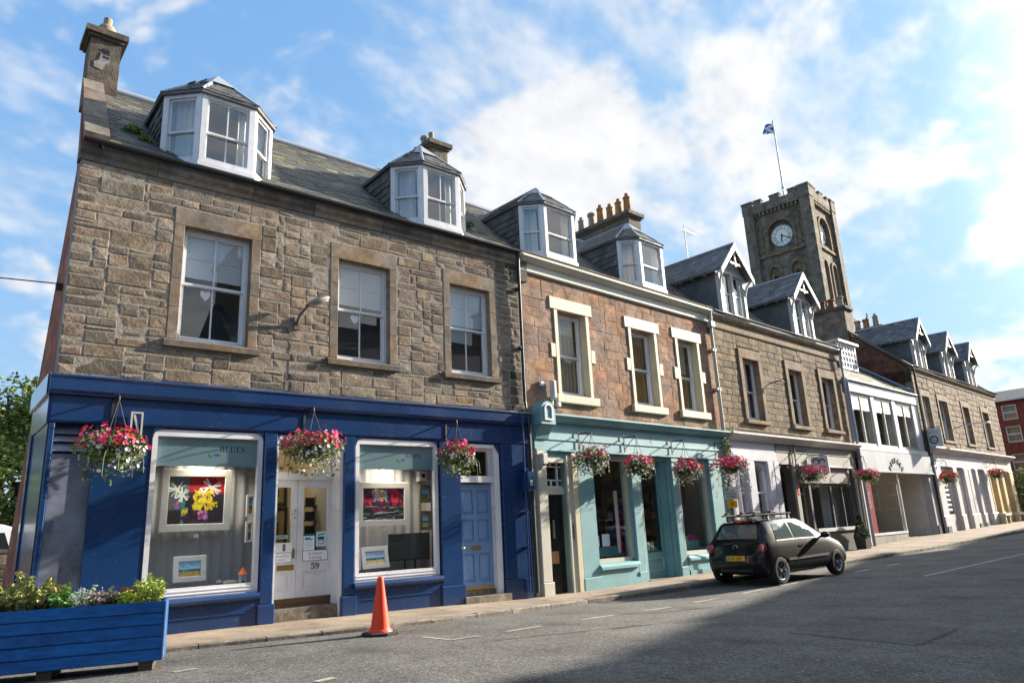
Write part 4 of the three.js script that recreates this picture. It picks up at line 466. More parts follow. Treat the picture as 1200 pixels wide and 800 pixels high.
  // black door with fanlight
  { const z = -0.16, d = grp('door', P), hs = [[0.58, 0.76, 0.2, 0.85], [0.9, 1.07, 0.2, 0.85], [0.58, 0.76, 1.0, 1.85], [0.9, 1.07, 1.0, 1.85]]; part('door_leaf', [wall(0.52, 1.15, -0.1, 2.0, z - 0.04, z, hs), ...hs.map(([a, b, c, e]) => bx(a, b, c, e, z - 0.035, z - 0.015))], M.blackDoor, d); part('letter_plate', bx(0.8, 0.86, 1.05, 1.45, z, z + 0.012), M.steel, d); part('notice', bx(0.72, 0.94, 0.52, 0.78, z, z + 0.006), mat([0.4, 0.2, 0.1], { map: T.paint }), d); part('entry_phone', [cbx(1.2, 1.28, 1.0, 1.35, 0.0, 0.05, 0.01)], M.steel, P);
    part('door_frame', [bx(0.46, 0.52, -0.2, 2.76, -0.22, 0.02), bx(1.15, 1.3, -0.2, 2.86, -0.22, 0.05), bx(0.52, 1.15, 2.0, 2.14, -0.22, -0.08), bx(0.5, 1.15, 2.7, 2.8, -0.22, 0.03)], M.creamPale, P); part('door_pier', [cbx(1.3, 1.47, -0.35, 2.94, 0.0, 0.08, 0.012)], M.cream, P); const f = grp('fanlight', P); part('fanlight_bars', [bx(0.52, 1.15, 2.14, 2.19, -0.18, -0.13), bx(0.52, 1.15, 2.3, 2.33, -0.18, -0.13), bx(0.52, 1.15, 2.6, 2.63, -0.18, -0.13), bx(0.8, 0.83, 2.19, 2.3, -0.18, -0.13), bx(0.8, 0.83, 2.63, 2.7, -0.18, -0.13), bx(1.0, 1.03, 2.19, 2.7, -0.18, -0.13), bx(0.52, 0.55, 2.19, 2.7, -0.18, -0.13)], M.white, f); part('pane', new THREE.PlaneGeometry(0.6, 0.54).translate(0.83, 2.43, -0.155), M.glass, f); part('hall_wall', bx(0.25, 1.9, -0.3, 3.5, -1.6, -1.55), M.insideDark, P); part('hall_side', bx(1.85, 1.9, -0.3, 3.5, -1.55, -0.28), M.insideDark, P);
    part('lantern', [cbx(0.2, 0.36, 2.62, 2.86, 0.1, 0.26, 0.02), bx(0.22, 0.34, 2.55, 2.62, 0.1, 0.2)], M.whiteOld, P); }
  for (const [a, b] of [[2.07, 3.42], [5.56, 6.92]]) { const w = grp('shop_window', P); part('frame', [bx(a, a + 0.05, 0.5, 2.86, -0.16, -0.06), bx(b - 0.07, b, 0.5, 2.86, -0.16, -0.04), bx(a + 0.05, b - 0.07, 2.8, 2.86, -0.16, -0.06), bx(a + 0.05, b - 0.07, 0.44, 0.53, -0.16, -0.04)], M.creamPale, w); const g = part('pane', new THREE.PlaneGeometry(b - a - 0.12, 2.28), M.glass, w); g.position.set((a + b) / 2 - 0.01, 1.66, -0.1); g.rotation.y = 0.004;
    part('sill', sweep([[-0.2, 0.3], [-0.2, 0.44], [0.06, 0.42], [0.13, 0.36], [0.13, 0.3]], a - 0.04, b + 0.04), te, w); part('stall_riser', [bx(a - 0.03, b + 0.03, -0.35, 0.3, 0.0, 0.06), bx(a - 0.03, b + 0.03, -0.35, 0.06, 0.06, 0.09)], te, w);
    part('display_shelf', bx(a - 0.1, b + 0.1, 0.56, 0.6, -1.0, -0.28), M.tealDark, w); part('display_upstand', bx(a + 0.04, b - 0.3, 0.6, 0.78, -0.32, -0.3), M.tealDark, w); }
  { const d = grp('door', P), z = -0.3; part('door_frame', [bx(3.9, 4.0, -0.2, 2.86, -0.36, -0.1), bx(5.06, 5.14, -0.2, 2.86, -0.36, -0.1)], te, d); part('door_leaf', [wall(4.0, 5.06, -0.06, 2.86, z - 0.045, z, [[4.12, 4.95, 0.56, 2.76], [4.16, 4.9, 0.14, 0.4]]), bx(4.16, 4.9, 0.14, 0.4, z - 0.04, z - 0.025)], te, d); part('door_mould', [bx(4.13, 4.93, 0.4, 0.42, z, z + 0.015), bx(4.13, 4.93, 0.12, 0.14, z, z + 0.015), bx(4.13, 4.155, 0.14, 0.4, z, z + 0.015), bx(4.905, 4.93, 0.14, 0.4, z, z + 0.015)], M.creamPale, d); part('door_pane', new THREE.PlaneGeometry(0.83, 2.2).translate(4.535, 1.66, z - 0.02), M.glass, d); part('doorstep', bx(3.8, 5.2, -0.35, -0.06, -0.4, 0.1), M.kerb[1], P); part('pull_handle', bx(4.05, 4.08, 0.9, 1.3, z, z + 0.05), M.brass, d); }
  part('shop_back', [bx(1.95, 7.7, -0.2, 3.5, -3.2, -3.15), bx(1.95, 7.7, -0.3, -0.1, -3.15, -0.42)], mat([0.35, 0.33, 0.3], { roughness: 0.9 }), P);
}

// ================================================================ 3: buff stone house with gabled dormers, lilac and grey shops
const b3 = thing('buff_stone_house', 'buff coursed stone house with two gabled dormers above lilac and dark grey shops', 'building', O2, A2);
{
  const P = b3, wins = [[9.6, 10.6, 4.27, 6.24], [12.6, 13.58, 4.27, 6.22], [15.1, 16.1, 4.27, 6.2]], EY = 7.5, PI = 0.86;
  const fw = part('front_wall', wall(8.0, 17.1, 3.5, 7.2, -0.27, -0.012, wins), M.mortarDark, P);
  stoneFill(fw, 8.02, 16.95, 3.9, 6.98, wins.map(([a, b, c, d]) => [a - 0.2, b + 0.2, c - 0.14, d + 0.36]), { cw: 0.1, ch: 0.105, seed: 555, sizes: [[5, 2], [6, 2], [4, 2], [7, 2], [5, 2], [3, 2], [8, 2]], mats: M.buffs, gap: 0.01, prot: 0.008, c: 0.008, jit: 0.005 });
  wins.forEach(([a, b, c, d], i) => { dressing(P, a, b, c, d, { mat: M.buffTrim, sillM: M.buffTrim, seed: 40 + i, w: 0.19, pr: 0.05, blocks: 2, sillPr: 0.11 }); const w = sash(P, a, b, c, d, -0.16, { cols: 1, upCols: 2, lowCols: 1, ym: 5.2 }); part('curtain', pleats(a + 0.05, b - 0.05, c + 0.05, d, -0.4, 0.03, 0.14, i + 60), i ? M.curtain : M.greyCloth, w); });
  part('eaves_course', sweep([[-0.2, 7.0], [-0.2, 7.42], [0.14, 7.42], [0.14, 7.34], [0.09, 7.28], [0.05, 7.26], [0.05, 7.04], [0.03, 7.0]], 8.0, 17.05), M.buffTrim, P); gutter(P, 8.0, 17.1, 7.52, 0.13);
  part('downpipe', [tube([[16.85, 7.45, 0.2], [16.88, 7.1, 0.14], [16.95, 5.2, 0.1], [17.0, 3.9, 0.1]], 0.045, 8, 24), tube([[17.08, 6.3, 0.14], [17.12, 3.85, 0.14], [17.1, 0, 0.16]], 0.06, 8, 24)], M.lead, P);
  shell(P, 8.0, 17.1, 7.4, -7, M.inside, [3.6, 7.3]); mainRoof(P, 8.16, 17.08, EY, PI, 0.1, -3.5, { seed: 71, lichen: 0.02, dormers: [[8.95, 10.35, -0.2, 9.0], [13.75, 15.15, -0.2, 9.0]] }); gableWall(P, 16.95, 0.05, -7, 7.42, 10.55, -3.5, M.dressedDark, 0.2, 'party_skew');
  for (const cx of [9.65, 14.45]) gableDormer(P, cx, 0.78, 7.56, 8.95, 9.98, EY, PI);
  // shops: cornice, lilac bay, grey bay
  part('shop_cornice', [sweep([[0.001, 3.56], [0.001, 3.8], [0.3, 3.78], [0.3, 3.73], [0.22, 3.68], [0.14, 3.62], [0.1, 3.56]], 8.1, 17.15)], M.offwhite, P);
  part('lilac_fascia', [bx(8.2, 10.88, 3.28, 3.558, 0, 0.05), bx(8.2, 10.88, 2.98, 3.27, 0, 0.08)], M.lilac, P); part('lilac_front', wall(8.0, 10.88, -0.4, 3.28, -0.27, -0.001, [[8.62, 8.95, 0.4, 2.9], arch(9.48, 10.2, 0.5, 2.92, 10), [8.25, 8.6, 0.4, 2.9]]), M.lilac, P);
  for (const [a, b] of [[8.05, 8.24], [9.0, 9.44], [10.24, 10.6], [10.62, 10.95]]) part('pilaster', [cbx(a, b, -0.35, 2.97, 0.0, 0.09, 0.02), cbx(a - 0.02, b + 0.02, -0.35, 0.3, 0.0, 0.12, 0.02)], M.lilac, P);
  for (const [a, b] of [[8.25, 8.95], [9.48, 10.2]]) { const w = grp('shop_window', P); part('frame', [bx(a, b, 2.0, 2.06, -0.14, -0.04), bx(a, a + 0.04, 0.4, 2.9, -0.14, -0.04), bx(b - 0.04, b, 0.4, 2.9, -0.14, -0.04)], M.white, w); part('pane', new THREE.PlaneGeometry(b - a, 2.5).translate((a + b) / 2, 1.65, -0.09), M.glass, w); part('curtain', pleats(a + 0.1, b - 0.1, 0.4, 2.6, -0.5, 0.03, 0.16, 8), M.curtain, w); }
  part('grey_front', wall(10.95, 17.05, -0.4, 3.56, -0.27, -0.002, [arch(11.02, 11.85, -0.39, 2.9, 10), [12.2, 12.95, -0.39, 2.3], [13.05, 16.3, 0.85, 2.3]]), M.greyShop, P); part('grey_fascia', [bx(10.9, 17.02, 3.3, 3.557, 0, 0.06)], M.greyShop, P); part('name_board', [bx(10.95, 16.85, 2.92, 3.29, 0, 0.045), bx(12.3, 16.2, 2.34, 2.9, 0, 0.03)], M.taupe, P);
  part('pilaster', [cbx(11.9, 12.15, -0.3, 2.9, 0, 0.07, 0.015)], M.taupe, P); part('pilaster', [cbx(16.45, 17.0, -0.3, 2.9, 0, 0.05, 0.015)], M.greyShop, P); part('awning_bar', [bx(12.2, 16.3, 2.88, 2.95, 0.0, 0.14), tube([[16.3, 2.9, 0.12], [16.5, 2.7, 0.12], [16.5, 0.6, 0.1]], 0.03, 8, 16)], M.offwhite, P);
  { const w = grp('shop_window', P); part('frame', [bx(13.05, 13.12, 0.85, 2.3, -0.12, -0.02), bx(16.2, 16.3, 0.85, 2.3, -0.12, -0.02), bx(13.05, 16.3, 2.24, 2.3, -0.12, -0.03), bx(14.6, 14.68, 0.85, 2.3, -0.12, -0.03), bx(15.5, 15.55, 0.85, 2.3, -0.12, -0.03)], M.greyShop, w); for (const [a, b] of [[13.12, 14.6], [14.68, 15.5], [15.55, 16.2]]) { const g = part('pane', new THREE.PlaneGeometry(b - a, 1.4), M.glass, w); g.position.set((a + b) / 2, 1.56, -0.07); g.rotation.y = (a - 14) * 0.003; } part('sill', bx(12.98, 16.42, 0.74, 0.85, -0.05, 0.12), M.offwhite, w); part('stall_riser', bx(13.0, 16.4, -0.3, 0.74, 0, 0.05), M.greyShop, w); part('curtain', pleats(14.9, 16.1, 0.8, 2.3, -0.6, 0.04, 0.2, 18), M.greyCloth, w); }
  { const d = grp('door', P); part('door_leaf', [wall(12.2, 12.95, -0.1, 2.3, -0.2, -0.16, [[12.3, 12.85, 0.4, 1.95], [12.3, 12.85, 2.03, 2.24]])], M.taupe, d); part('door_pane', new THREE.PlaneGeometry(0.55, 1.55).translate(12.575, 1.17, -0.18), M.glass, d); const e = grp('door', P); part('door_leaf', [wall(11.02, 11.85, -0.1, 2.1, -0.7, -0.66, [])], M.taupe, e); part('fanlight_pane', new THREE.PlaneGeometry(0.8, 0.7).translate(11.43, 2.45, -0.66), M.glass, e); part('notice', bx(12.0, 12.12, 1.95, 2.2, 0.07, 0.08), mat([0.6, 0.03, 0.03]), P); }
  part('shop_back', bx(8.2, 17, -0.3, 3.5, -2.6, -2.55), M.insideDark, P); part('bracket_lamp', [tube([[11.2, 5.55, 0], [11.5, 5.65, 0.25], [11.7, 5.6, 0.3]], 0.02), tube([[12.05, 3.7, 0.1], [12.05, 2.5, 0.12]], 0.02)], M.black, P);
}

// ================================================================ 4: white-framed upper floor over the open-fronted shop
const b4 = thing('white_framed_house', 'low house with a white framed first floor and a lit open shop', 'building', O2, A2);
{
  const P = b4, EY = 6.42, PI = 0.8, wins = [[17.5, 19.4], [19.8, 21.6], [22.05, 23.9]];
  part('front_wall', wall(17.15, 24.65, 3.56, 6.1, -0.27, 0, wins.map(([a, b]) => [a, b, 3.86, 5.82])), M.offwhite, P); [17.15, 19.4, 21.6, 23.9].forEach((x, i) => part('window_post', cbx(x + 0.03, [17.47, 19.77, 22.02, 24.6][i], 3.7, 5.9, 0, 0.02, 0.006), M.white, P)); part('eaves_board', [bx(17.15, 24.65, 5.9, 6.3, 0, 0.07), sweep([[0, 6.3], [0, 6.4], [0.16, 6.38], [0.16, 6.33], [0.09, 6.3]], 17.1, 24.6)], M.white, P); part('sill_board', bx(17.15, 24.65, 3.62, 3.8, 0, 0.1), M.white, P);
  for (const [a, b] of wins) { const w = grp('window', P), m = (a + b) / 2; part('frame', [bx(a, a + 0.05, 3.86, 5.82, -0.09, -0.01), bx(b - 0.05, b, 3.86, 5.82, -0.09, -0.01), bx(m - 0.035, m + 0.035, 3.86, 5.82, -0.09, -0.008), bx(a + 0.05, b - 0.05, 5.76, 5.82, -0.09, -0.01), bx(a + 0.05, b - 0.05, 3.86, 3.92, -0.09, -0.01)], M.creamPale, w); for (const [c, d] of [[a + 0.05, m - 0.035], [m + 0.035, b - 0.05]]) part('pane', new THREE.PlaneGeometry(d - c, 1.84).translate((c + d) / 2, 4.84, -0.04), M.glassUp, w); part('curtain', pleats(a + 0.05, b - 0.05, 3.86, 5.8, -0.7, 0.05, 0.35, Math.round(a)), mat([0.36, 0.46, 0.45], { map: T.fabric, roughness: 1 }), w); }
  shell(P, 17.1, 24.7, 6.3, -7, M.inside, [3.5, 6.2]); mainRoof(P, 17.1, 24.65, EY, PI, 0.12, -3.6, { seed: 5, lichen: 0.14, tones: [[0.12, 0.115, 0.085], [0.14, 0.125, 0.085], [0.1, 0.1, 0.085], [0.16, 0.145, 0.09]] });
  { const g = grp('dormer', P), x0 = 19.5, x1 = 21.3, y0 = 7.25, y1 = 8.4, z = -0.95; part('dormer_body', [bx(x0, x0 + 0.06, y0 - 0.3, y1, -3.4, z - 0.09), bx(x1 - 0.06, x1, y0 - 0.3, y1, -3.4, z - 0.09)], M.lilac, g); part('dormer_roof', [bx(x0 - 0.12, x1 + 0.12, y1, y1 + 0.1, -3.4, z + 0.12)], M.offwhite, g); const nx = 6, ny = 4, w = (x1 - x0 - 0.12) / nx, h = (y1 - y0 - 0.14) / ny, hs = []; for (let i = 0; i < nx; i++) for (let j = 0; j < ny; j++) hs.push([x0 + 0.06 + i * w + 0.03, x0 + 0.06 + (i + 1) * w - 0.03, y0 + 0.08 + j * h + 0.03, y0 + 0.08 + (j + 1) * h - 0.03]); part('window_frame', wall(x0, x1, y0, y1, z - 0.09, z, hs), M.white, g); for (const q of hs) part('pane', new THREE.PlaneGeometry(q[1] - q[0], q[3] - q[2]).translate((q[0] + q[1]) / 2, (q[2] + q[3]) / 2, z - 0.05), M.glass, g); part('dormer_back', bx(x0 + 0.06, x1 - 0.06, y0, y1, z - 0.6, z - 0.55), M.insideDark, g); }
  part('lead_valley', tube([[22.2, 7.9, -1.7], [24.5, 6.55, -0.02]], 0.09, 8, 4), mat([0.16, 0.2, 0.28], { roughness: 0.5 }), P);
  // open shop
  const W = M.offwhite; part('fascia', [bx(17.2, 24.75, 2.84, 3.6, 0.02, 0.12), bx(17.15, 24.8, 2.8, 2.86, 0.0, 0.15)], mat([0.5, 0.53, 0.56], { map: T.paint, roughness: 0.5 }), P); part('shop_pier', bx(17.15, 17.35, -0.3, 2.84, -0.27, 0.04), W, P); part('shop_pier', bx(24.3, 24.66, -0.3, 2.84, -0.27, 0.05), W, P); part('pier_base', bx(24.32, 24.66, -0.2, 0.62, 0.05, 0.09), M.black, P);
  part('passage_wall', [bx(21.5, 24.3, -0.3, 2.84, -3.0, -2.9), bx(24.25, 24.3, -0.3, 2.84, -2.9, -0.27)], M.ivory.clone(), P); P.children[P.children.length - 1].material = mat([0.86, 0.82, 0.72], { map: T.paint, roughness: 0.7 });
  part('passage_floor', bx(17.3, 24.3, -0.3, 0.24, -3.0, -0.3), M.kerb[0], P); part('shop_ceiling', bx(17.3, 24.3, 2.84, 2.9, -3.0, -0.05), W, P); part('shop_back_wall', bx(17.3, 21.5, 0.24, 2.84, -2.2, -2.1), mat([0.35, 0.34, 0.32], { roughness: 0.8 }), P);
  { const w = grp('shop_window', P); part('stall_riser', bx(17.35, 20.95, -0.3, 0.44, -0.12, 0.0), mat([0.45, 0.43, 0.4], { map: T.pave, roughness: 0.8 }), w); part('frame', [bx(17.35, 20.95, 0.44, 0.52, -0.12, 0.02), bx(20.9, 20.96, 0.52, 2.84, -0.06, 0.0), bx(17.35, 17.4, 0.52, 2.84, -0.06, 0.0)], M.white, w); part('pane', new THREE.PlaneGeometry(3.5, 2.3).translate(19.15, 1.68, -0.03), M.glass, w); part('side_partition', bx(20.9, 20.98, 0.24, 2.84, -2.2, -0.12), mat([0.3, 0.3, 0.3], { map: T.paint, roughness: 0.6 }), w);
    const red = part('sale_panel', plane(0.75, 2.3), flat(canvasTex(160, 490, (g) => { g.fillStyle = '#a81418'; g.fillRect(0, 0, 160, 490); g.save(); g.translate(115, 300); g.rotate(-Math.PI / 2); g.fillStyle = '#c9a0a0'; g.font = 'bold 74px sans-serif'; g.fillText('sale', 0, 0); g.restore(); })), w); red.position.set(17.8, 1.68, -0.05); }
  { const sg = grp('shop_sign', P), t = 'FATFACE', c = [20.6, 2.78], R = 0.62; for (let i = 0; i < t.length; i++) { const a = (90 - (i - 3) * 19) * Math.PI / 180, g = new TextGeometry(t[i], { font: fontSans, size: 0.2, depth: 0.02, curveSegments: 3, bevelEnabled: false }); g.translate(-0.08, 0, 0).rotateZ(a - Math.PI / 2).translate(c[0] + R * 1.05 * Math.cos(a), c[1] - 0.2 + R * Math.sin(a), 0.122); part('letter', g, mat([0.03, 0.05, 0.07]), sg); } part('sign_line', bx(20.25, 20.95, 2.95, 2.97, 0.121, 0.126), M.lead, sg); }
  { part('ceiling_lamp', cyl(0.1, 0.06, 0.1, 18.6, 2.73, -0.5), M.white, P); part('lamp_bulb', new THREE.SphereGeometry(0.07, 12, 8).translate(18.6, 2.64, -0.5), mat([1, 0.8, 0.5], { emissive: L(1, 0.62, 0.25), emissiveIntensity: 2 }), P); const pl = new THREE.PointLight(L(1, 0.75, 0.42), 0.5); pl.position.set(18.6, 2.5, -0.5); pl.castShadow = true; pl.shadow.radius = 4; pl.name = 'shop_lamp_light'; P.add(pl); }
}

// ================================================================ 5: last stone house of the row, three gabled dormers
const b5 = thing('corner_stone_house', 'grey-brown stone house with three gabled dormers at the far end of the row', 'building', O5, A5);
{
  const P = b5, EY = 7.75, PI = 0.86, wins = [[0.8, 1.85], [3.22, 4.55], [7.08, 8.2], [10.75, 12.0]].map(([a, b], i) => [a, b, 4.5, 6.45]);
  const fw = part('front_wall', wall(0, 14.3, 3.7, 7.4, -0.27, -0.012, wins), M.mortarDark, P); stoneFill(fw, 0.02, 14.28, 4.1, 7.38, wins.map(([a, b, c, d]) => [a - 0.2, b + 0.2, c - 0.14, d + 0.3]), { cw: 0.16, ch: 0.14, seed: 808, sizes: [[4, 2], [5, 2], [3, 2], [6, 2]], mats: M.buffs, gap: 0.014, prot: 0.014, c: 0.012, jit: 0.008, most: 200 });
  wins.forEach(([a, b, c, d], i) => { dressing(P, a, b, c, d, { mat: M.buffTrim, seed: 80 + i, w: 0.18, lint: 0.28, pr: 0.05, blocks: 1 }); const w = sash(P, a, b, c, d, -0.16, { cols: 1 }); part('curtain', pleats(a + 0.05, b - 0.05, c + 0.05, d, -0.5, 0.03, 0.14, i + 160), M.greyCloth, w); });
  part('eaves_course', sweep([[-0.2, 7.38], [-0.2, 7.72], [0.16, 7.72], [0.16, 7.64], [0.06, 7.58], [0.04, 7.4], [0.02, 7.38]], 0, 14.34), M.buffTrim, P); gutter(P, 0, 14.34, 7.78, 0.12); part('downpipe', tube([[0.12, 7.6, 0.12], [0.14, 4.1, 0.1], [0.16, 0.2, 0.1]], 0.05, 8, 10), M.castIron, P);
  shell(P, 0, 14.3, 7.6, -7, M.gableRed, [3.8, 7.5]); mainRoof(P, 0.25, 14.1, EY, PI, 0.1, -3.5, { seed: 8, lichen: 0, tones: [[0.085, 0.09, 0.105], [0.1, 0.105, 0.12]], dormers: [1.9, 6.3, 10.3].map((c) => [c - 0.75, c + 0.75, -0.2, 9.3]) });
  gableWall(P, 0, 0, -7, 7.62, 10.85, -3.5, M.gableRed, 0.25); gableWall(P, 14.05, 0, -7, 7.62, 10.85, -3.5, M.stones[1], 0.25); for (const x of [0.12, 14.18]) part('coping', [box6([x - 0.16, 7.62, 0.12], [x + 0.16, 7.62, 0.12], [x + 0.16, 10.85, -3.5], [x - 0.16, 10.85, -3.5], [x - 0.16, 7.75, 0.15], [x + 0.16, 7.75, 0.15], [x + 0.16, 10.98, -3.47], [x - 0.16, 10.98, -3.47])], M.dressedDark, P);
  for (const cx of [1.9, 6.3, 10.3]) gableDormer(P, cx, 0.78, 7.8, 9.15, 10.25, EY, PI);
  chimney(P, -0.1, 0.75, -4.5, -2.4, 9.4, 11.1, M.stones[1], M.stones[3], [[0.35, -2.7, 0.62, 0.16, M.potBuff, 'roll'], [0.35, -3.15, 0.58, 0.15, M.potRed, 'roll'], [0.35, -3.6, 0.58, 0.15, M.potRed, 'roll'], [0.35, -4.1, 0.55, 0.15, M.potRed, 'roll']]); chimney(P, 6.6, 7.4, -4.7, -3.0, 10.2, 11.35, M.stones[3], M.stones[3], [[7, -3.35, 0.7, 0.16, M.potBuff], [7, -3.9, 0.6, 0.17, M.terracotta, 'roll'], [7, -4.35, 0.6, 0.17, M.potBuff, 'roll']]); part('finial', [cyl(0.06, 0.03, 1.0, 5.9, 11.2, -3.4), bx(5.75, 6.05, 11.85, 11.95, -3.44, -3.36)], M.dressedDark, P);
  // colonnade of shopfronts
  part('shop_cornice', sweep([[0, 3.75], [0, 4.08], [0.38, 4.05], [0.38, 3.97], [0.25, 3.88], [0.14, 3.8], [0.12, 3.75]], 0.3, 14.5), M.offwhite, P); part('fascia', [bx(0.6, 9.0, 3.2, 3.75, 0, 0.1)], M.lilac, P); part('fascia', [bx(9.0, 14.3, 3.2, 3.75, 0, 0.1)], M.creamPale, P);
  const ops = [[1.4, 2.9, 1.05, 3.1], [3.7, 4.5, 1.0, 3.1], [6.0, 6.6, 0.35, 3.1], [7.2, 8.2, 0.8, 3.1], [9.3, 10.2, 0.9, 3.1], [10.8, 11.5, 0.35, 3.1], [12.2, 13.3, 0.9, 3.1]]; part('shopfront_wall', wall(0, 9.0, -0.1, 3.7, -0.27, 0, ops.slice(0, 4)), M.offwhite, P); part('shopfront_wall', wall(9.0, 14.3, -0.1, 3.7, -0.27, 0, ops.slice(4)), M.ivory, P);
  for (const [a, b, m] of [[0.4, 1.2, 0], [3.0, 3.6, 0], [4.7, 5.4, 0], [5.45, 5.95, 0], [6.65, 7.1, 0], [8.3, 8.95, 0], [10.25, 10.7, 1], [11.55, 12.1, 1], [13.4, 14.2, 1], [9.02, 9.25, 1]]) part('pilaster', [cbx(a, b, 0.1, 3.2, 0, 0.14, 0.03), cbx(a - 0.04, b + 0.04, 0.1, 1.0, 0, 0.18, 0.03)], m ? M.ivory : M.offwhite, P);
  ops.forEach(([a, b, c, d], i) => { const w = grp('shop_window', P); part('frame', [bx(a, a + 0.06, c, d, -0.15, -0.05), bx(b - 0.06, b, c, d, -0.15, -0.05), bx(a + 0.06, b - 0.06, d - 0.07, d, -0.15, -0.05)], i > 3 ? M.ivory : M.white, w); if (i > 3) part('shop_blind', bx(a + 0.06, b - 0.06, c, d - 0.1, -0.3, -0.28), M.ivory, w); part('pane', new THREE.PlaneGeometry(b - a - 0.12, d - c - 0.07).translate((a + b) / 2, (c + d) / 2 - 0.035, -0.1), M.glass, w); }); for (let k = 0; k < 8; k++) part('shutter_slat', bx(1.45, 2.1, 1.2 + k * 0.22, 1.31 + k * 0.22, 0.0, 0.05), M.white, P);
  for (const x of [0.7, 5.7, 6.85]) part('pilaster_foot', bx(x - 0.25, x + 0.25, 0.1, 0.55, 0.18, 0.21), mat([0.01, 0.06, 0.055]), P); part('shop_back', bx(0.3, 14.2, 0, 3.6, -2.5, -2.45), M.insideDark, P); for (const x of [9.75, 12.75]) part('stone_bench', [bx(x - 0.6, x + 0.6, 0.82, 0.95, 0.15, 0.5), bx(x - 0.5, x - 0.35, 0.3, 0.82, 0.2, 0.45), bx(x + 0.35, x + 0.5, 0.3, 0.82, 0.2, 0.45)], M.creamPale, P);
  part('wall_lamp', [tube([[5.0, 5.15, 0], [5.1, 5.3, 0.5], [5.3, 5.32, 1.1]], 0.03), bx(5.1, 5.5, 5.27, 5.34, 1.0, 1.5)], M.steel, P);
}
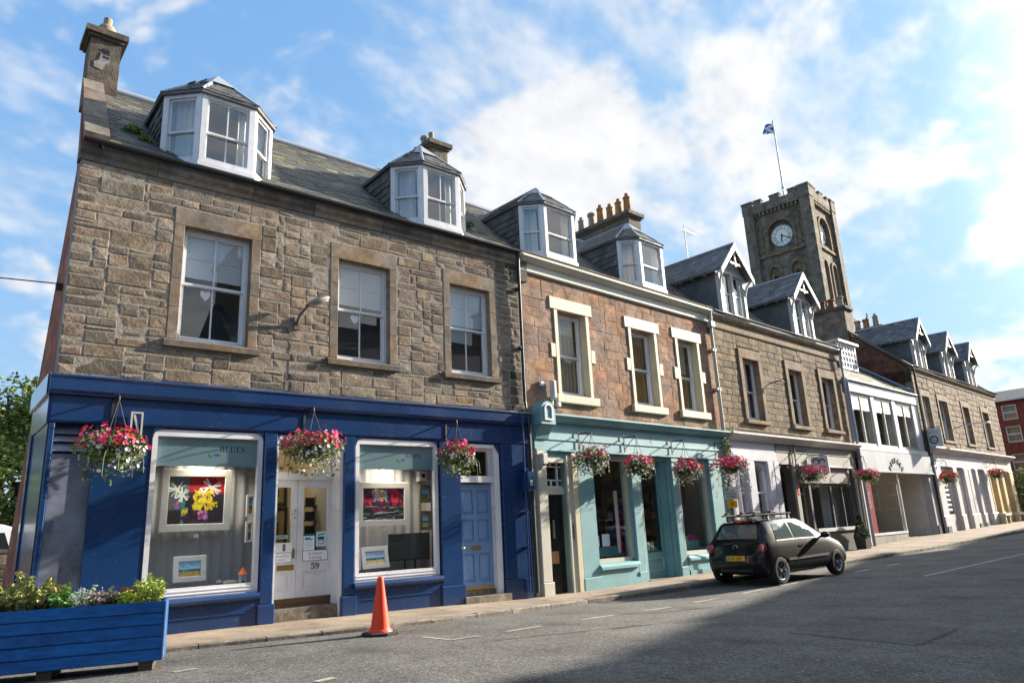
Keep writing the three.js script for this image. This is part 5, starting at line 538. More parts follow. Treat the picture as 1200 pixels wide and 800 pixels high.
// ================================================================ church tower
{
  const P = thing('clock_tower', 'square battlemented stone clock tower rising behind the roofs', 'tower', [50.01, 0, -12], 0.122), w = 5.2, m = M.tower, tm = M.towerTrim;
  // core with recessed faces; belfry openings cut through the two faces in view
  const face = (name, turn, px, pz) => { const g = grp(name, P); g.position.set(px, 0, pz); g.rotation.y = turn; return g; };
  part('core', bx(0.5, w - 0.5, -0.2, 25.1, -w + 0.5, -0.5), m, P);
  part('rear_face', [bx(0.2, w - 0.22, -0.2, 25.3, -w + 0.2, -w + 0.5), bx(w - 0.5, w - 0.2, -0.2, 25.3, -w + 0.5, -0.5)], m, P);
  for (const [turn, px, pz] of [[-Math.PI / 2, 0, -w], [0, 0, 0]]) { // local: x across the face 0..w, z outwards
    const g = face('tower_face', turn, px, pz), lan = [[w * 0.33, 0], [w * 0.67, 0]].map(([c]) => arch(c - 0.42, c + 0.42, 16.9, 20.05, 12, 1.35));
    part('face_wall', new THREE.ExtrudeGeometry(shapeXY(rect(0.5, w - 0.5, -0.2, 25.0), [...lan, arch(w * 0.5 - 1.02, w * 0.5 + 1.02, 21.45, 23.75, 16)]), { depth: 0.28, bevelEnabled: false }).translate(0, 0, -0.48), m, g);
    part('clock_recess', bx(w * 0.5 - 1.1, w * 0.5 + 1.1, 21.4, 23.9, -0.52, -0.49), m, g);
    for (const c of [w * 0.33, w * 0.67]) { part('arch_moulding', new THREE.ExtrudeGeometry(shapeXY(archBand(c - 0.62, c + 0.62, 16.9, 20.3, 0.19, 1.3)), { depth: 0.1, bevelEnabled: false }).translate(0, 0, -0.2), tm, g); part('lancet_inner', new THREE.ExtrudeGeometry(shapeXY(arch(c - 0.43, c + 0.43, 16.9, 20.05, 12, 1.35), [arch(c - 0.22, c + 0.22, 17.2, 19.45, 12, 1.6)]), { depth: 0.08, bevelEnabled: false }).translate(0, 0, -0.4), tm, g); for (let k = 0; k < 7; k++) part('louvre', box6([c - 0.24, 17.2 + k * 0.32, -0.38], [c + 0.24, 17.2 + k * 0.32, -0.38], [c + 0.24, 17.42 + k * 0.32, -0.46], [c - 0.24, 17.42 + k * 0.32, -0.46], [c - 0.24, 17.17 + k * 0.32, -0.4], [c + 0.24, 17.17 + k * 0.32, -0.4], [c + 0.24, 17.39 + k * 0.32, -0.48], [c - 0.24, 17.39 + k * 0.32, -0.48]), M.black, g); }
    part('clock_arch', new THREE.ExtrudeGeometry(shapeXY(archBand(w * 0.5 - 1.2, w * 0.5 + 1.2, 21.3, 23.95, 0.19, 1, 18)), { depth: 0.12, bevelEnabled: false }).translate(0, 0, -0.2), tm, g);
    part('string_course', bx(0.5, w - 0.5, 21.0, 21.22, -0.22, -0.06), tm, g); part('string_course', bx(0.5, w - 0.5, 16.3, 16.5, -0.22, -0.05), tm, g); const cb = []; for (let x = 0.8; x < w - 0.75; x += 0.33) cb.push(bx(x, x + 0.17, 24.55, 24.85, -0.22, 0.0)); part('corbel', cb, tm, g); part('corbel_table', bx(0.5, w - 0.5, 24.85, 25.05, -0.22, 0.04), m, g);
    for (const c of [0.95, w - 0.95]) part('blind_lancet', new THREE.ExtrudeGeometry(shapeXY(arch(c - 0.2, c + 0.2, 21.5, 24.1, 8, 1.4), [arch(c - 0.11, c + 0.11, 21.6, 23.95, 8, 1.6)]), { depth: 0.1, bevelEnabled: false }).translate(0, 0, -0.2), tm, g);
    // parapet with merlons
    part('parapet', bx(0.4, w - 0.4, 25.05, 25.55, -0.35, 0.05), m, g); for (const [a, b] of [[0.9, 1.5], [2.2, 3.0], [3.7, 4.3]]) part('merlon', [bx(a, b, 25.55, 25.85, -0.35, 0.05), bx(a - 0.04, b + 0.04, 25.85, 25.95, -0.39, 0.09)], m, g);
    // clock dial
    const dial = part('clock_dial', new THREE.CylinderGeometry(0.86, 0.86, 0.05, 40).rotateX(Math.PI / 2).translate(w * 0.5, 22.55, -0.42), mat([0.7, 0.7, 0.68], { roughness: 0.6 }), g); const ring = plane(1.7, 1.7); const rp = part('clock_numerals', ring, mat([1, 1, 1], { roughness: 0.7, alphaTest: 0.5, transparent: false, map: canvasTex(512, 512, (c) => { c.clearRect(0, 0, 512, 512); c.fillStyle = '#f2f2ec'; c.beginPath(); c.arc(256, 256, 254, 0, 7); c.fill(); c.strokeStyle = '#1c1d20'; c.lineWidth = 8; for (const q of [246, 150]) { c.beginPath(); c.arc(256, 256, q, 0, 7); c.stroke(); } c.fillStyle = '#1c1d20'; c.font = 'bold 68px serif'; c.textAlign = 'center'; ['XII', 'I', 'II', 'III', 'IIII', 'V', 'VI', 'VII', 'VIII', 'IX', 'X', 'XI'].forEach((n, i) => { c.save(); c.translate(256, 256); c.rotate(i * Math.PI / 6); c.fillText(n, 0, -168); c.restore(); }); }) }), g); rp.position.set(w * 0.5, 22.55, -0.392);
    const hand = (len, wd, deg) => new THREE.BoxGeometry(wd, len, 0.03).translate(0, len / 2 - 0.12, 0).rotateZ(-deg * Math.PI / 180).translate(w * 0.5, 22.55, -0.37); part('clock_hand', hand(0.62, 0.085, 190), M.black, g); part('clock_hand', hand(0.92, 0.06, 122), M.black, g);
  }
  for (const [x, z] of [[0, 0], [w, 0], [0, -w], [w, -w]]) { const sx = x ? -1 : 1, sz = z ? 1 : -1, q = (a, b, c, d, y0, y1) => bx(Math.min(x + sx * a, x + sx * b), Math.max(x + sx * a, x + sx * b), y0, y1, Math.min(z + sz * c, z + sz * d), Math.max(z + sz * c, z + sz * d)); part('corner_buttress', [q(-0.18, 0.78, -0.18, 0.78, -0.2, 16), q(-0.08, 0.72, -0.08, 0.72, 16, 24.9), q(-0.12, 0.76, -0.12, 0.76, 24.9, 25.8), q(-0.16, 0.8, -0.16, 0.8, 25.8, 25.95)], m, P); }
  part('tower_roof', bx(0.3, w - 0.3, 25.1, 25.2, -w + 0.3, -0.3), M.lead, P);
  const f = thing('flagpole', 'slim white flagpole on top of the clock tower', 'flagpole', [53.1, 25.2, -15.5]); part('pole', [cyl(0.09, 0.05, 8.8, 0, 0, 0, 10)], M.white, f); part('truck', new THREE.SphereGeometry(0.09, 10, 8).translate(0, 8.85, 0), M.brass, f); part('collar', cyl(0.13, 0.13, 0.12, 0, 2.6, 0, 10), M.steel, f);
  const fv = [], fc = [], nu = 20, nv = 10, fl = (u, v) => { const x = -u * 1.35 + 0.12 * Math.sin(u * 9 + v * 2), z = 0.22 * Math.sin(u * 7 + v * 1.5) * u + 0.1 * Math.sin(v * 6) * u; return [x, 8.6 - v * 1.15 - u * u * 0.35 * (1 - v) + 0.25 * Math.sin(u * 5) * u, z]; }; for (let i = 0; i < nu; i++) for (let j = 0; j < nv; j++) { const a = fl(i / nu, j / nv), b = fl((i + 1) / nu, j / nv), c = fl((i + 1) / nu, (j + 1) / nv), d = fl(i / nu, (j + 1) / nv); fv.push(...quad(a, b, c, d)); const u = (i + 0.5) / nu, v = (j + 0.5) / nv, wt = Math.abs(u - v) < 0.14 || Math.abs(u + v - 1) < 0.14; for (let k = 0; k < 6; k++) fc.push(...(wt ? [0.75, 0.75, 0.78] : [0.015, 0.12, 0.42])); }
  const fg = tris(fv); fg.setAttribute('color', new THREE.BufferAttribute(new Float32Array(fc), 3)); single('flag', fg, mat([1, 1, 1], { vertexColors: true, roughness: 0.9, side: THREE.DoubleSide }), 'blue flag with a white diagonal cross flying from the tower flagpole', 'flag', [53.1, 26.9, -15.5], -0.5).scale.setScalar(0.8);
}
// ================================================================ brick block closing the street, and the far side of the street (out of frame, it shades the road)
function block(name, label, x, y, z, turn, len, depth, eave, wallM, wins, o = {}) { // local x along the front, front faces -z
  const P = thing(name, label, 'building', [x, y, z], turn), hs = wins.map(([a, b, c, d]) => [a, b, c, d]), pit = o.pitch ?? 0.8, ry = eave + pit * depth / 2;
  part('front_wall', wall(0, len, -0.3, eave, 0, 0.25, hs), wallM, P); part('side_walls', [bx(0, 0.25, -0.3, eave, 0.25, depth), bx(len - 0.25, len, -0.3, eave, 0.25, depth), bx(0.25, len - 0.25, -0.3, eave, depth - 0.25, depth), bx(0.25, len - 0.25, eave - 0.1, eave, 0.25, depth - 0.25)], wallM, P);
  const R = (q) => [q[0], q[1], q[2]], hip = o.hip ?? 0, A = [-0.2, eave, -0.25], B = [len + 0.2, eave, -0.25], C = [len + 0.2, eave, depth + 0.25], D = [-0.2, eave, depth + 0.25], E = [hip, ry, depth / 2], F = [len - hip, ry, depth / 2]; part('roof', tris([...quad(A, B, F, E), ...quad(C, D, E, F), ...A, ...E, ...D, ...B, ...C, ...F, ...quad(A, D, C, B)]), M.slatePlain, P);
  for (const [a, b, c, d] of wins) { const g = grp('window', P), m = (a + b) / 2, n = (c + d) / 2; part('frame', [bx(a, a + 0.08, c, d, 0.06, 0.14), bx(b - 0.08, b, c, d, 0.06, 0.14), bx(a + 0.08, b - 0.08, d - 0.08, d, 0.06, 0.14), bx(a + 0.08, b - 0.08, c, c + 0.08, 0.06, 0.14), bx(a + 0.08, b - 0.08, n - 0.04, n + 0.04, 0.07, 0.13), ...(o.mid ? [bx(m - 0.04, m + 0.04, c, d, 0.07, 0.13)] : [])], M.white, g); part('pane', new THREE.PlaneGeometry(b - a - 0.1, d - c - 0.1).translate(m, n, 0.1), M.glass, g); if (o.curtain) part('curtain', pleats(a + 0.05, b - 0.05, c, d, 0.35, 0.03, 0.2, Math.round(a * 7)), o.curtain, g); }
  part('eaves_gutter', bx(-0.2, len + 0.2, eave - 0.02, eave + 0.1, -0.36, -0.24), o.gutter ?? M.white, P);
  return P;
}
{ const rows = [[6.95, 8.0], [5.35, 6.5], [3.4, 4.55], [1.2, 2.4]], wins = []; for (const [c, d] of rows) for (const a of [0.4, 1.75, 3.2, 4.6, 6.2]) wins.push([a, a + 0.95, c, d]);
  // front looks back down the street: local -z is world -x
  block('brick_block', 'red brick three storey block with white windows closing the street', 60, 0.3, -1.3, Math.PI / 2, 8.6, 8, 8.3, M.brickFar, wins, { pitch: 0.32, hip: 3, curtain: mat([0.6, 0.5, 0.3], { map: T.fabric, roughness: 1 }) }).rotation.y = Math.PI / 2; }
const opp = (label, x, z, turn, len, eave, m, o = {}) => { const ws = []; for (const [c, d] of [[1.0, 2.8], [4.2, 6.1]]) for (let a = 0.9; a < len - 1.6; a += 2.6) ws.push([a, a + 1.1, c, d]); const P = block('terrace_house', label, x, gnd(clamp(x, -50, 60)), z, turn, len, 8, eave, m, ws, { pitch: o.pitch ?? 0.85, gutter: M.castIron }); for (const cx of o.ch ?? [len - 0.6]) chimney(P, cx - 0.35, cx + 0.35, 3.2, 4.8, eave + 2.4, eave + 5, m, M.dressedDark, [[cx, 3.5, 0.6, 0.14, M.terracotta], [cx, 4.0, 0.6, 0.14, M.terracotta], [cx, 4.5, 0.6, 0.14, M.potBuff]]); return P; };
opp('stone terrace house behind the camera, facing the navy gallery', -14, 15.2, 0, 22.5, 6, M.stones[0], { ch: [3], pitch: 0.55 });
opp('stone terrace house facing the teal shop, outside the frame', 9, 14.6, 0, 16.6, 8, M.stones[2], { ch: [0.6, 5, 9, 15] });
opp('stone house across the street whose roof shades the near road', 26, 11.1, 0.02, 7, 8.9, M.buffs[1], { ch: [0.6] });
opp('tall stone terrace across the street, angled towards the far shops', 33.1, 9.6, 0.275, 14.6, 9, M.stones[0], { ch: [] });
opp('last stone terrace on the far side of the street', 47.2, 5.5, 0.1, 15, 7.2, M.buffs[3], { ch: [], pitch: 0.6 });

// ================================================================ behind the left end: garden wall, trees, parked van
function leafCloud(n, place, size, cols, seed, o = {}) { // many small bent leaves
  const r = RNG(seed), pos = new Float32Array(n * 12 * 3), col = new Float32Array(n * 12 * 3), v = new THREE.Vector3(), q = new THREE.Quaternion(), e = new THREE.Euler(), c = new THREE.Vector3();
  for (let i = 0; i < n; i++) { const p = place(r, i), s = size * (0.6 + 0.8 * r()), cl = cols[Math.floor(r() * cols.length)], k = 0.75 + 0.5 * r(); e.set((r() - 0.5) * 2.4 + (o.up ?? -0.5), r() * 6.28, (r() - 0.5) * 1.4); q.setFromEuler(e); const L4 = [[0, 0, -0.5], [0.3, 0.1, 0], [0, 0, 0.6], [-0.3, 0.1, 0]]; let w = o.wide ?? 1;
    const pt = (a) => { v.set(a[0] * s * w, a[1] * s, a[2] * s).applyQuaternion(q); return [p[0] + v.x, p[1] + v.y, p[2] + v.z]; }, P = L4.map(pt), t = [P[0], P[1], P[2], P[0], P[2], P[3]]; for (let a = 0; a < 6; a++) for (let d = 0; d < 3; d++) { pos[(i * 6 + a) * 3 + d] = t[a][d]; col[(i * 6 + a) * 3 + d] = cl[d] * k; } }
  const g = new THREE.BufferGeometry(); g.setAttribute('position', new THREE.BufferAttribute(pos.subarray(0, n * 18), 3)); g.setAttribute('color', new THREE.BufferAttribute(col.subarray(0, n * 18), 3)); g.computeVertexNormals(); g.setAttribute('uv', new THREE.BufferAttribute(new Float32Array(n * 12), 2)); g.userData.uvKept = true; return g;
}
const inBall = (r) => { for (;;) { const x = r() * 2 - 1, y = r() * 2 - 1, z = r() * 2 - 1; if (x * x + y * y + z * z < 1) return [x, y, z]; } };
const GREENS = [[0.13, 0.19, 0.04], [0.18, 0.25, 0.05], [0.08, 0.13, 0.03], [0.25, 0.3, 0.06], [0.15, 0.2, 0.05]];
function tree(label, x, z, h, rad, seed, y0 = 0) {
  const P = thing('broadleaf_tree', label, 'tree', [x, y0, z]), r = RNG(seed), bark = mat([0.12, 0.09, 0.06], { map: T.bark, roughness: 0.95 }), limbs = [], cl = []; part('trunk', tube([[0, -0.3, 0], [0.1, h * 0.25, 0.05], [0, h * 0.5, 0]], 0.22, 8, 8), bark, P);
  for (let i = 0; i < 60; i++) { const a = r() * 6.28, f = 0.3 + 0.7 * r(), up = 0.22 + 0.72 * r(), rr = rad * f * Math.sqrt(Math.max(0.12, 1 - Math.pow((up - 0.5) * 1.9, 2))), c = [Math.cos(a) * rr, h * up, Math.sin(a) * rr]; cl.push([c, rad * (0.22 + 0.2 * r())]); if (i < 12) limbs.push(tube([[0, h * 0.3, 0], [c[0] * 0.5, h * (0.3 + up) / 2, c[2] * 0.5], c], 0.05, 5, 5)); }
  part('limbs', limbs, bark, P); const g = leafCloud(22000, (q, i) => { const [c, s] = cl[i % cl.length], b = inBall(q); return [c[0] + b[0] * s, c[1] + b[1] * s * 0.75, c[2] + b[2] * s]; }, 0.2, GREENS, seed + 1); part('crown', g, M.leaf, P);
}
tree('tall dense green tree left of the navy gallery', 3.4, -26, 8.6, 3.6, 21); tree('green tree behind the garden wall at the picture edge', -0.6, -22, 6.6, 3, 45);
{ const P = thing('garden_wall', 'low dark stone garden wall left of the navy gallery', 'wall', [0, 0, -12]), wallB = part('wall_core', bx(-14, 2.6, -0.2, 1.32, -0.3, 0), M.mortarDark, P); stoneFill(wallB, -1.5, 2.6, 0, 1.3, [], { cw: 0.1, ch: 0.1, seed: 3, sizes: [[4, 2], [5, 2], [3, 1], [6, 2]], mats: [M.stones[3], M.stones[1]], zf: 0.02 }); part('coping', bx(-14, 2.62, 1.32, 1.42, -0.34, 0.05), M.dressedDark, P); }
{ const P = thing('white_van', 'white van with a red tail lamp parked beyond the garden wall', 'van', [-1.6, 0.05, -17], 0.06), wh = mat([0.75, 0.76, 0.78], { phys: true, roughness: 0.35, clearcoat: 0.6 }), prof = [[0, 0.35], [4.4, 0.35], [4.4, 1.0], [4.3, 1.15], [3.95, 2.0], [3.7, 2.08], [1.1, 2.06], [0.5, 1.25], [0, 1.1]]; part('body', new THREE.ExtrudeGeometry(shapeXY(prof), { depth: 1.7, bevelEnabled: true, bevelSize: 0.05, bevelThickness: 0.05, bevelSegments: 2 }), wh, P); const dk = mat([0.015, 0.02, 0.025], { roughness: 0.08 }); part('side_window', new THREE.ExtrudeGeometry(shapeXY([[2.6, 1.38], [3.98, 1.38], [3.8, 1.88], [2.6, 1.88]]), { depth: 0.02, bevelEnabled: false }).translate(0, 0, 1.745), dk, P); part('side_window', new THREE.ExtrudeGeometry(shapeXY([[0.95, 1.35], [2.4, 1.35], [2.4, 1.88], [1.3, 1.88]]), { depth: 0.02, bevelEnabled: false }).translate(0, 0, 1.745), dk, P); part('tail_lamp', bx(4.22, 4.46, 1.18, 1.42, 1.6, 1.78), mat([0.5, 0.01, 0.01], { roughness: 0.2 }), P); for (const x of [0.85, 3.6]) for (const z of [0.1, 1.6]) part('wheel', new THREE.CylinderGeometry(0.33, 0.33, 0.2, 20).rotateX(Math.PI / 2).translate(x, 0.28, z), M.black, P); part('roof_bar', [bx(1.6, 3.6, 2.16, 2.2, 1.5, 1.55)], M.black, P); }
{ const P = thing('bush', 'green bush at the far end of the pavement', 'bush', [51.6, gnd(51.6), -2.3]); part('foliage', leafCloud(4200, (r) => { const b = inBall(r); return [b[0] * 1.6, 1.6 + b[1] * 1.5, b[2] * 1.3]; }, 0.16, GREENS, 5), M.leaf, P); part('stems', [0, 1, 2].map((k) => tube([[0, -0.1, 0], [0.3 * k - 0.3, 0.8, 0.1], [0.5 * k - 0.5, 1.5, 0]], 0.03, 5, 4)), mat([0.1, 0.07, 0.04]), P);
  const F = thing('flower_tub', 'dark tub of orange flowers at the far end of the pavement', 'flower tub', [50.1, gnd(50.1), -1.5]); part('tub', lathe([[0.22, 0], [0.3, 0.4], [0.33, 0.42], [0.28, 0.42], [0.27, 0.36]], 0, 0, 0), M.black, F); part('foliage', leafCloud(260, (r) => { const b = inBall(r); return [b[0] * 0.4, 0.55 + b[1] * 0.2, b[2] * 0.4]; }, 0.12, GREENS, 8), M.leaf, F); part('flowers', leafCloud(160, (r) => { const b = inBall(r); return [b[0] * 0.42, 0.72 + b[1] * 0.12, b[2] * 0.42]; }, 0.12, [[0.7, 0.12, 0.02], [0.75, 0.25, 0.03], [0.6, 0.04, 0.03]], 9), M.petal, F); }
{ const a = thing('tv_aerial', 'thin roof aerial between the red and buff houses', 'aerial', [10.28 + 11.2 * Math.cos(A2), 0, -11.2 * Math.sin(A2) - 2.6], A2); part('mast', cyl(0.02, 0.02, 3.2, 0, 9.0, 0, 6), M.steel, a); part('boom', bx(-0.05, 0.75, 11.98, 12.01, -0.015, 0.015), M.steel, a); part('element', [0, 1, 2, 3, 4].map((k) => bx(0.05 + k * 0.14, 0.06 + k * 0.14, 11.99, 12.0, -0.2, 0.2)), M.steel, a); }
// ================================================================ hanging baskets
function flowerHeads(n, place, size, cols, seed) { // little five-petalled faces looking outwards
  const r = RNG(seed), pos = [], col = [], N = new THREE.Vector3(), U = new THREE.Vector3(), W = new THREE.Vector3();
  for (let i = 0; i < n; i++) { const [p, d] = place(r), cl = cols[Math.floor(r() * cols.length)], k = 0.8 + 0.4 * r(), s = size * (0.7 + 0.6 * r()); N.set(d[0] + (r() - 0.5) * 0.9, d[1] + (r() - 0.5) * 0.9 + 0.1, d[2] + (r() - 0.5) * 0.9).normalize(); U.set(N.y, -N.x, 0.3).cross(N).normalize(); W.crossVectors(N, U); const ph = r() * 6; const P = (a, q, h) => [p[0] + (U.x * Math.cos(a) + W.x * Math.sin(a)) * q + N.x * h, p[1] + (U.y * Math.cos(a) + W.y * Math.sin(a)) * q + N.y * h, p[2] + (U.z * Math.cos(a) + W.z * Math.sin(a)) * q + N.z * h];
    for (let t = 0; t < 5; t++) { const a = ph + t * 1.2566; pos.push(...P(a, 0, 0), ...P(a - 0.55, s, s * 0.25), ...P(a + 0.0, s * 1.15, s * 0.4), ...P(a, 0, 0), ...P(a + 0.0, s * 1.15, s * 0.4), ...P(a + 0.55, s, s * 0.25)); for (let q = 0; q < 6; q++) col.push(cl[0] * k, cl[1] * k, cl[2] * k); } }
  const g = tris(pos); g.setAttribute('color', new THREE.BufferAttribute(new Float32Array(col), 3)); return g;
}
const PINK = [[0.75, 0.03, 0.16], [0.7, 0.02, 0.1], [0.8, 0.08, 0.25]], RED = [[0.75, 0.04, 0.02], [0.7, 0.02, 0.02]], WHITE = [[0.8, 0.78, 0.82], [0.75, 0.7, 0.8]], LILAC = [[0.5, 0.42, 0.68], [0.62, 0.55, 0.75]], LEAFB = [[0.1, 0.16, 0.04], [0.15, 0.22, 0.05], [0.23, 0.28, 0.07], [0.07, 0.11, 0.03]];
// pos: centre of the basket rim; root: where the bracket meets the wall (both in world axes)
function basket(label, pos, root, rx, o = {}) {
  const P = thing('hanging_basket', label, 'hanging basket', pos, 0, 'flower baskets along the shopfronts'), seed = Math.round(pos[0] * 37) + 5, dz = root[2] - pos[2], dx = root[0] - pos[0], dy = root[1] - pos[1], droop = o.droop ?? 0.3, ry = o.ry ?? 0.2;
  part('bowl', lathe([[0.02, -0.2], [0.14, -0.17], [0.2, -0.06], [0.215, 0], [0.195, 0], [0.18, -0.05], [0.01, -0.17]], 0, 0, 0, 14), mat([0.03, 0.035, 0.02], { roughness: 0.95 }), P);
  const tip = [0, dy - 0.08, 0]; part('chain', [0, 1, 2].map((k) => tube([[0.2 * Math.cos(k * 2.1 + 0.4), 0, 0.2 * Math.sin(k * 2.1 + 0.4)], tip], 0.006, 4, 2)), M.castIron, P); part('bracket', [tube([[dx, dy, dz], [0, dy, -0.02], [0, dy - 0.08, 0]], 0.014, 6, 8), tube([[dx, dy - 0.3, dz], [dx * 0.5, dy - 0.12, dz * 0.5], [0, dy - 0.01, -0.02]], 0.009, 5, 8), bx(dx - 0.02, dx + 0.02, dy - 0.36, dy + 0.06, dz, dz + 0.012)], M.castIron, P);
  const lump = (a) => 1 + 0.16 * Math.sin(a * 2 + seed) + 0.12 * Math.sin(a * 3 + seed * 1.7), shell = (r, top) => { const a = r() * 6.283, e = top ? r() * 1.45 - 0.15 : r() * 1.5 - 1.1, q = (0.74 + 0.34 * r()) * lump(a), ce = Math.cos(e), d = [Math.cos(a) * ce, Math.sin(e), Math.sin(a) * ce]; return [[d[0] * rx * q, (d[1] > 0 ? d[1] * ry * 1.05 : d[1] * ry * 1.15) * q + 0.02, d[2] * rx * 0.82 * q], d]; };
  part('foliage', leafCloud(o.leaves ?? 1300, (r, i) => { const b = inBall(r), l = i % 4 === 0 ? r() * droop : 0; const k = lump(Math.atan2(b[2], b[0])); return [b[0] * rx * 1.02 * k, b[1] * ry * 1.05 - l * 0.9, b[2] * rx * 0.85 * k]; }, 0.06, LEAFB, seed), M.leaf, P);
  const trail = []; const r0 = RNG(seed + 9); for (let k = 0; k < (o.trails ?? 6); k++) { const a = r0() * 6.28, e = rx * (0.85 + 0.25 * r0()), l = droop * (0.6 + 0.7 * r0()); trail.push(tube([[Math.cos(a) * rx * 0.4, 0, Math.sin(a) * rx * 0.3], [Math.cos(a) * e, -l * 0.3, Math.sin(a) * e * 0.8], [Math.cos(a) * e * 1.05, -l, Math.sin(a) * e * 0.85]], 0.006, 4, 5)); } part('trailing_stems', trail, mat([0.12, 0.15, 0.04]), P, { kind: 'stuff' });
  part('pink_flowers', flowerHeads(Math.round((o.pink ?? 80) * 1.5), (r) => shell(r, true), 0.034, o.redder ? [...PINK, ...RED] : PINK, seed + 1), M.petal, P, { kind: 'stuff' }); if (o.red) part('red_flowers', flowerHeads(Math.round(o.red * 1.4), (r) => shell(r, true), 0.034, RED, seed + 2), M.petal, P, { kind: 'stuff' });
  part('white_flowers', flowerHeads(o.white ?? 90, (r) => { const [p, d] = shell(r, r() < 0.25); return [[p[0] * (o.wx ?? 1), p[1] - r() * droop * 0.6, p[2]], d]; }, 0.023, WHITE, seed + 3), M.petal, P, { kind: 'stuff' }); if (o.lilac) part('lilac_flowers', flowerHeads(o.lilac, (r) => shell(r, false), 0.024, LILAC, seed + 4), M.petal, P, { kind: 'stuff' });
  return P;
}
const onB2 = (s, y, n) => [10.28 + s * Math.cos(A2) + n * Math.sin(A2), y, -s * Math.sin(A2) + n * Math.cos(A2)], onB5 = (s, y, n) => [34.94 + s * Math.cos(A5) + n * Math.sin(A5), y, -1.4145 - s * Math.sin(A5) + n * Math.cos(A5)];
basket('wide basket of red, pink and lilac flowers left of the first gallery window', [2.14, 2.68, 0.45], [2.14, 3.44, 0.06], 0.43, { ry: 0.25, red: 22, pink: 50, white: 45, lilac: 45, droop: 0.36, trails: 12 });
basket('pink and white basket above the white gallery doors', [5.13, 2.8, 0.45], [5.13, 3.47, 0.06], 0.48, { ry: 0.24, pink: 85, red: 10, white: 130, droop: 0.42, wx: 0.8 });
basket('pink basket between the second gallery window and the pale blue door', [8.1, 2.72, 0.45], [8.1, 3.42, 0.06], 0.44, { ry: 0.25, pink: 55, red: 14, white: 60, lilac: 25 });
for (const [s, y, lab, o] of [[1.58, 2.78, 'pink and white basket beside the black door with fanlight', { pink: 40, white: 100 }], [3.25, 2.66, 'pink and white basket above the pilaster left of the teal door', { pink: 60, red: 18, white: 90 }], [5.24, 2.6, 'pink and white basket above the pilaster right of the teal door', { pink: 60, red: 18, white: 110 }]]) { const p = onB2(s, y, 0.47), q = onB2(s, 3.36, 0.08); basket(lab, p, q, 0.43, { ry: 0.22, ...o }); }
{ const b = basket('tall pink basket trailing white blossom where the teal and lilac shops meet', onB2(7.4, 2.72, 0.5), onB2(7.4, 3.4, 0.05), 0.5, { ry: 0.24, pink: 130, white: 130, droop: 0.85, wx: 0.45, leaves: 900 }); part('climbing_foliage', leafCloud(260, (r) => [(r() - 0.5) * 0.3 + 0.12, 0.25 + r() * 0.55, -0.15 + (r() - 0.5) * 0.2], 0.07, LEAFB, 77), M.leaf, b); }
basket('pink basket in front of the grey shop window', onB2(12.15, 2.56, 0.5), onB2(12.15, 3.35, 0.08), 0.46, { ry: 0.22, pink: 85, white: 45 }); basket('dark red basket left of the lit white shop', onB2(16.55, 2.6, 0.5), onB2(16.55, 3.3, 0.06), 0.46, { ry: 0.2, pink: 60, red: 40, white: 20 });
basket('bright red basket on the first white pilaster of the far colonnade', onB5(0.6, 2.62, 0.55), onB5(0.6, 3.4, 0.14), 0.5, { ry: 0.26, pink: 20, red: 110, white: 60 }); basket('pink and white basket on the cream end of the far colonnade', onB5(8.9, 2.95, 0.55), onB5(8.9, 3.6, 0.14), 0.5, { ry: 0.24, pink: 80, red: 30, white: 80 });

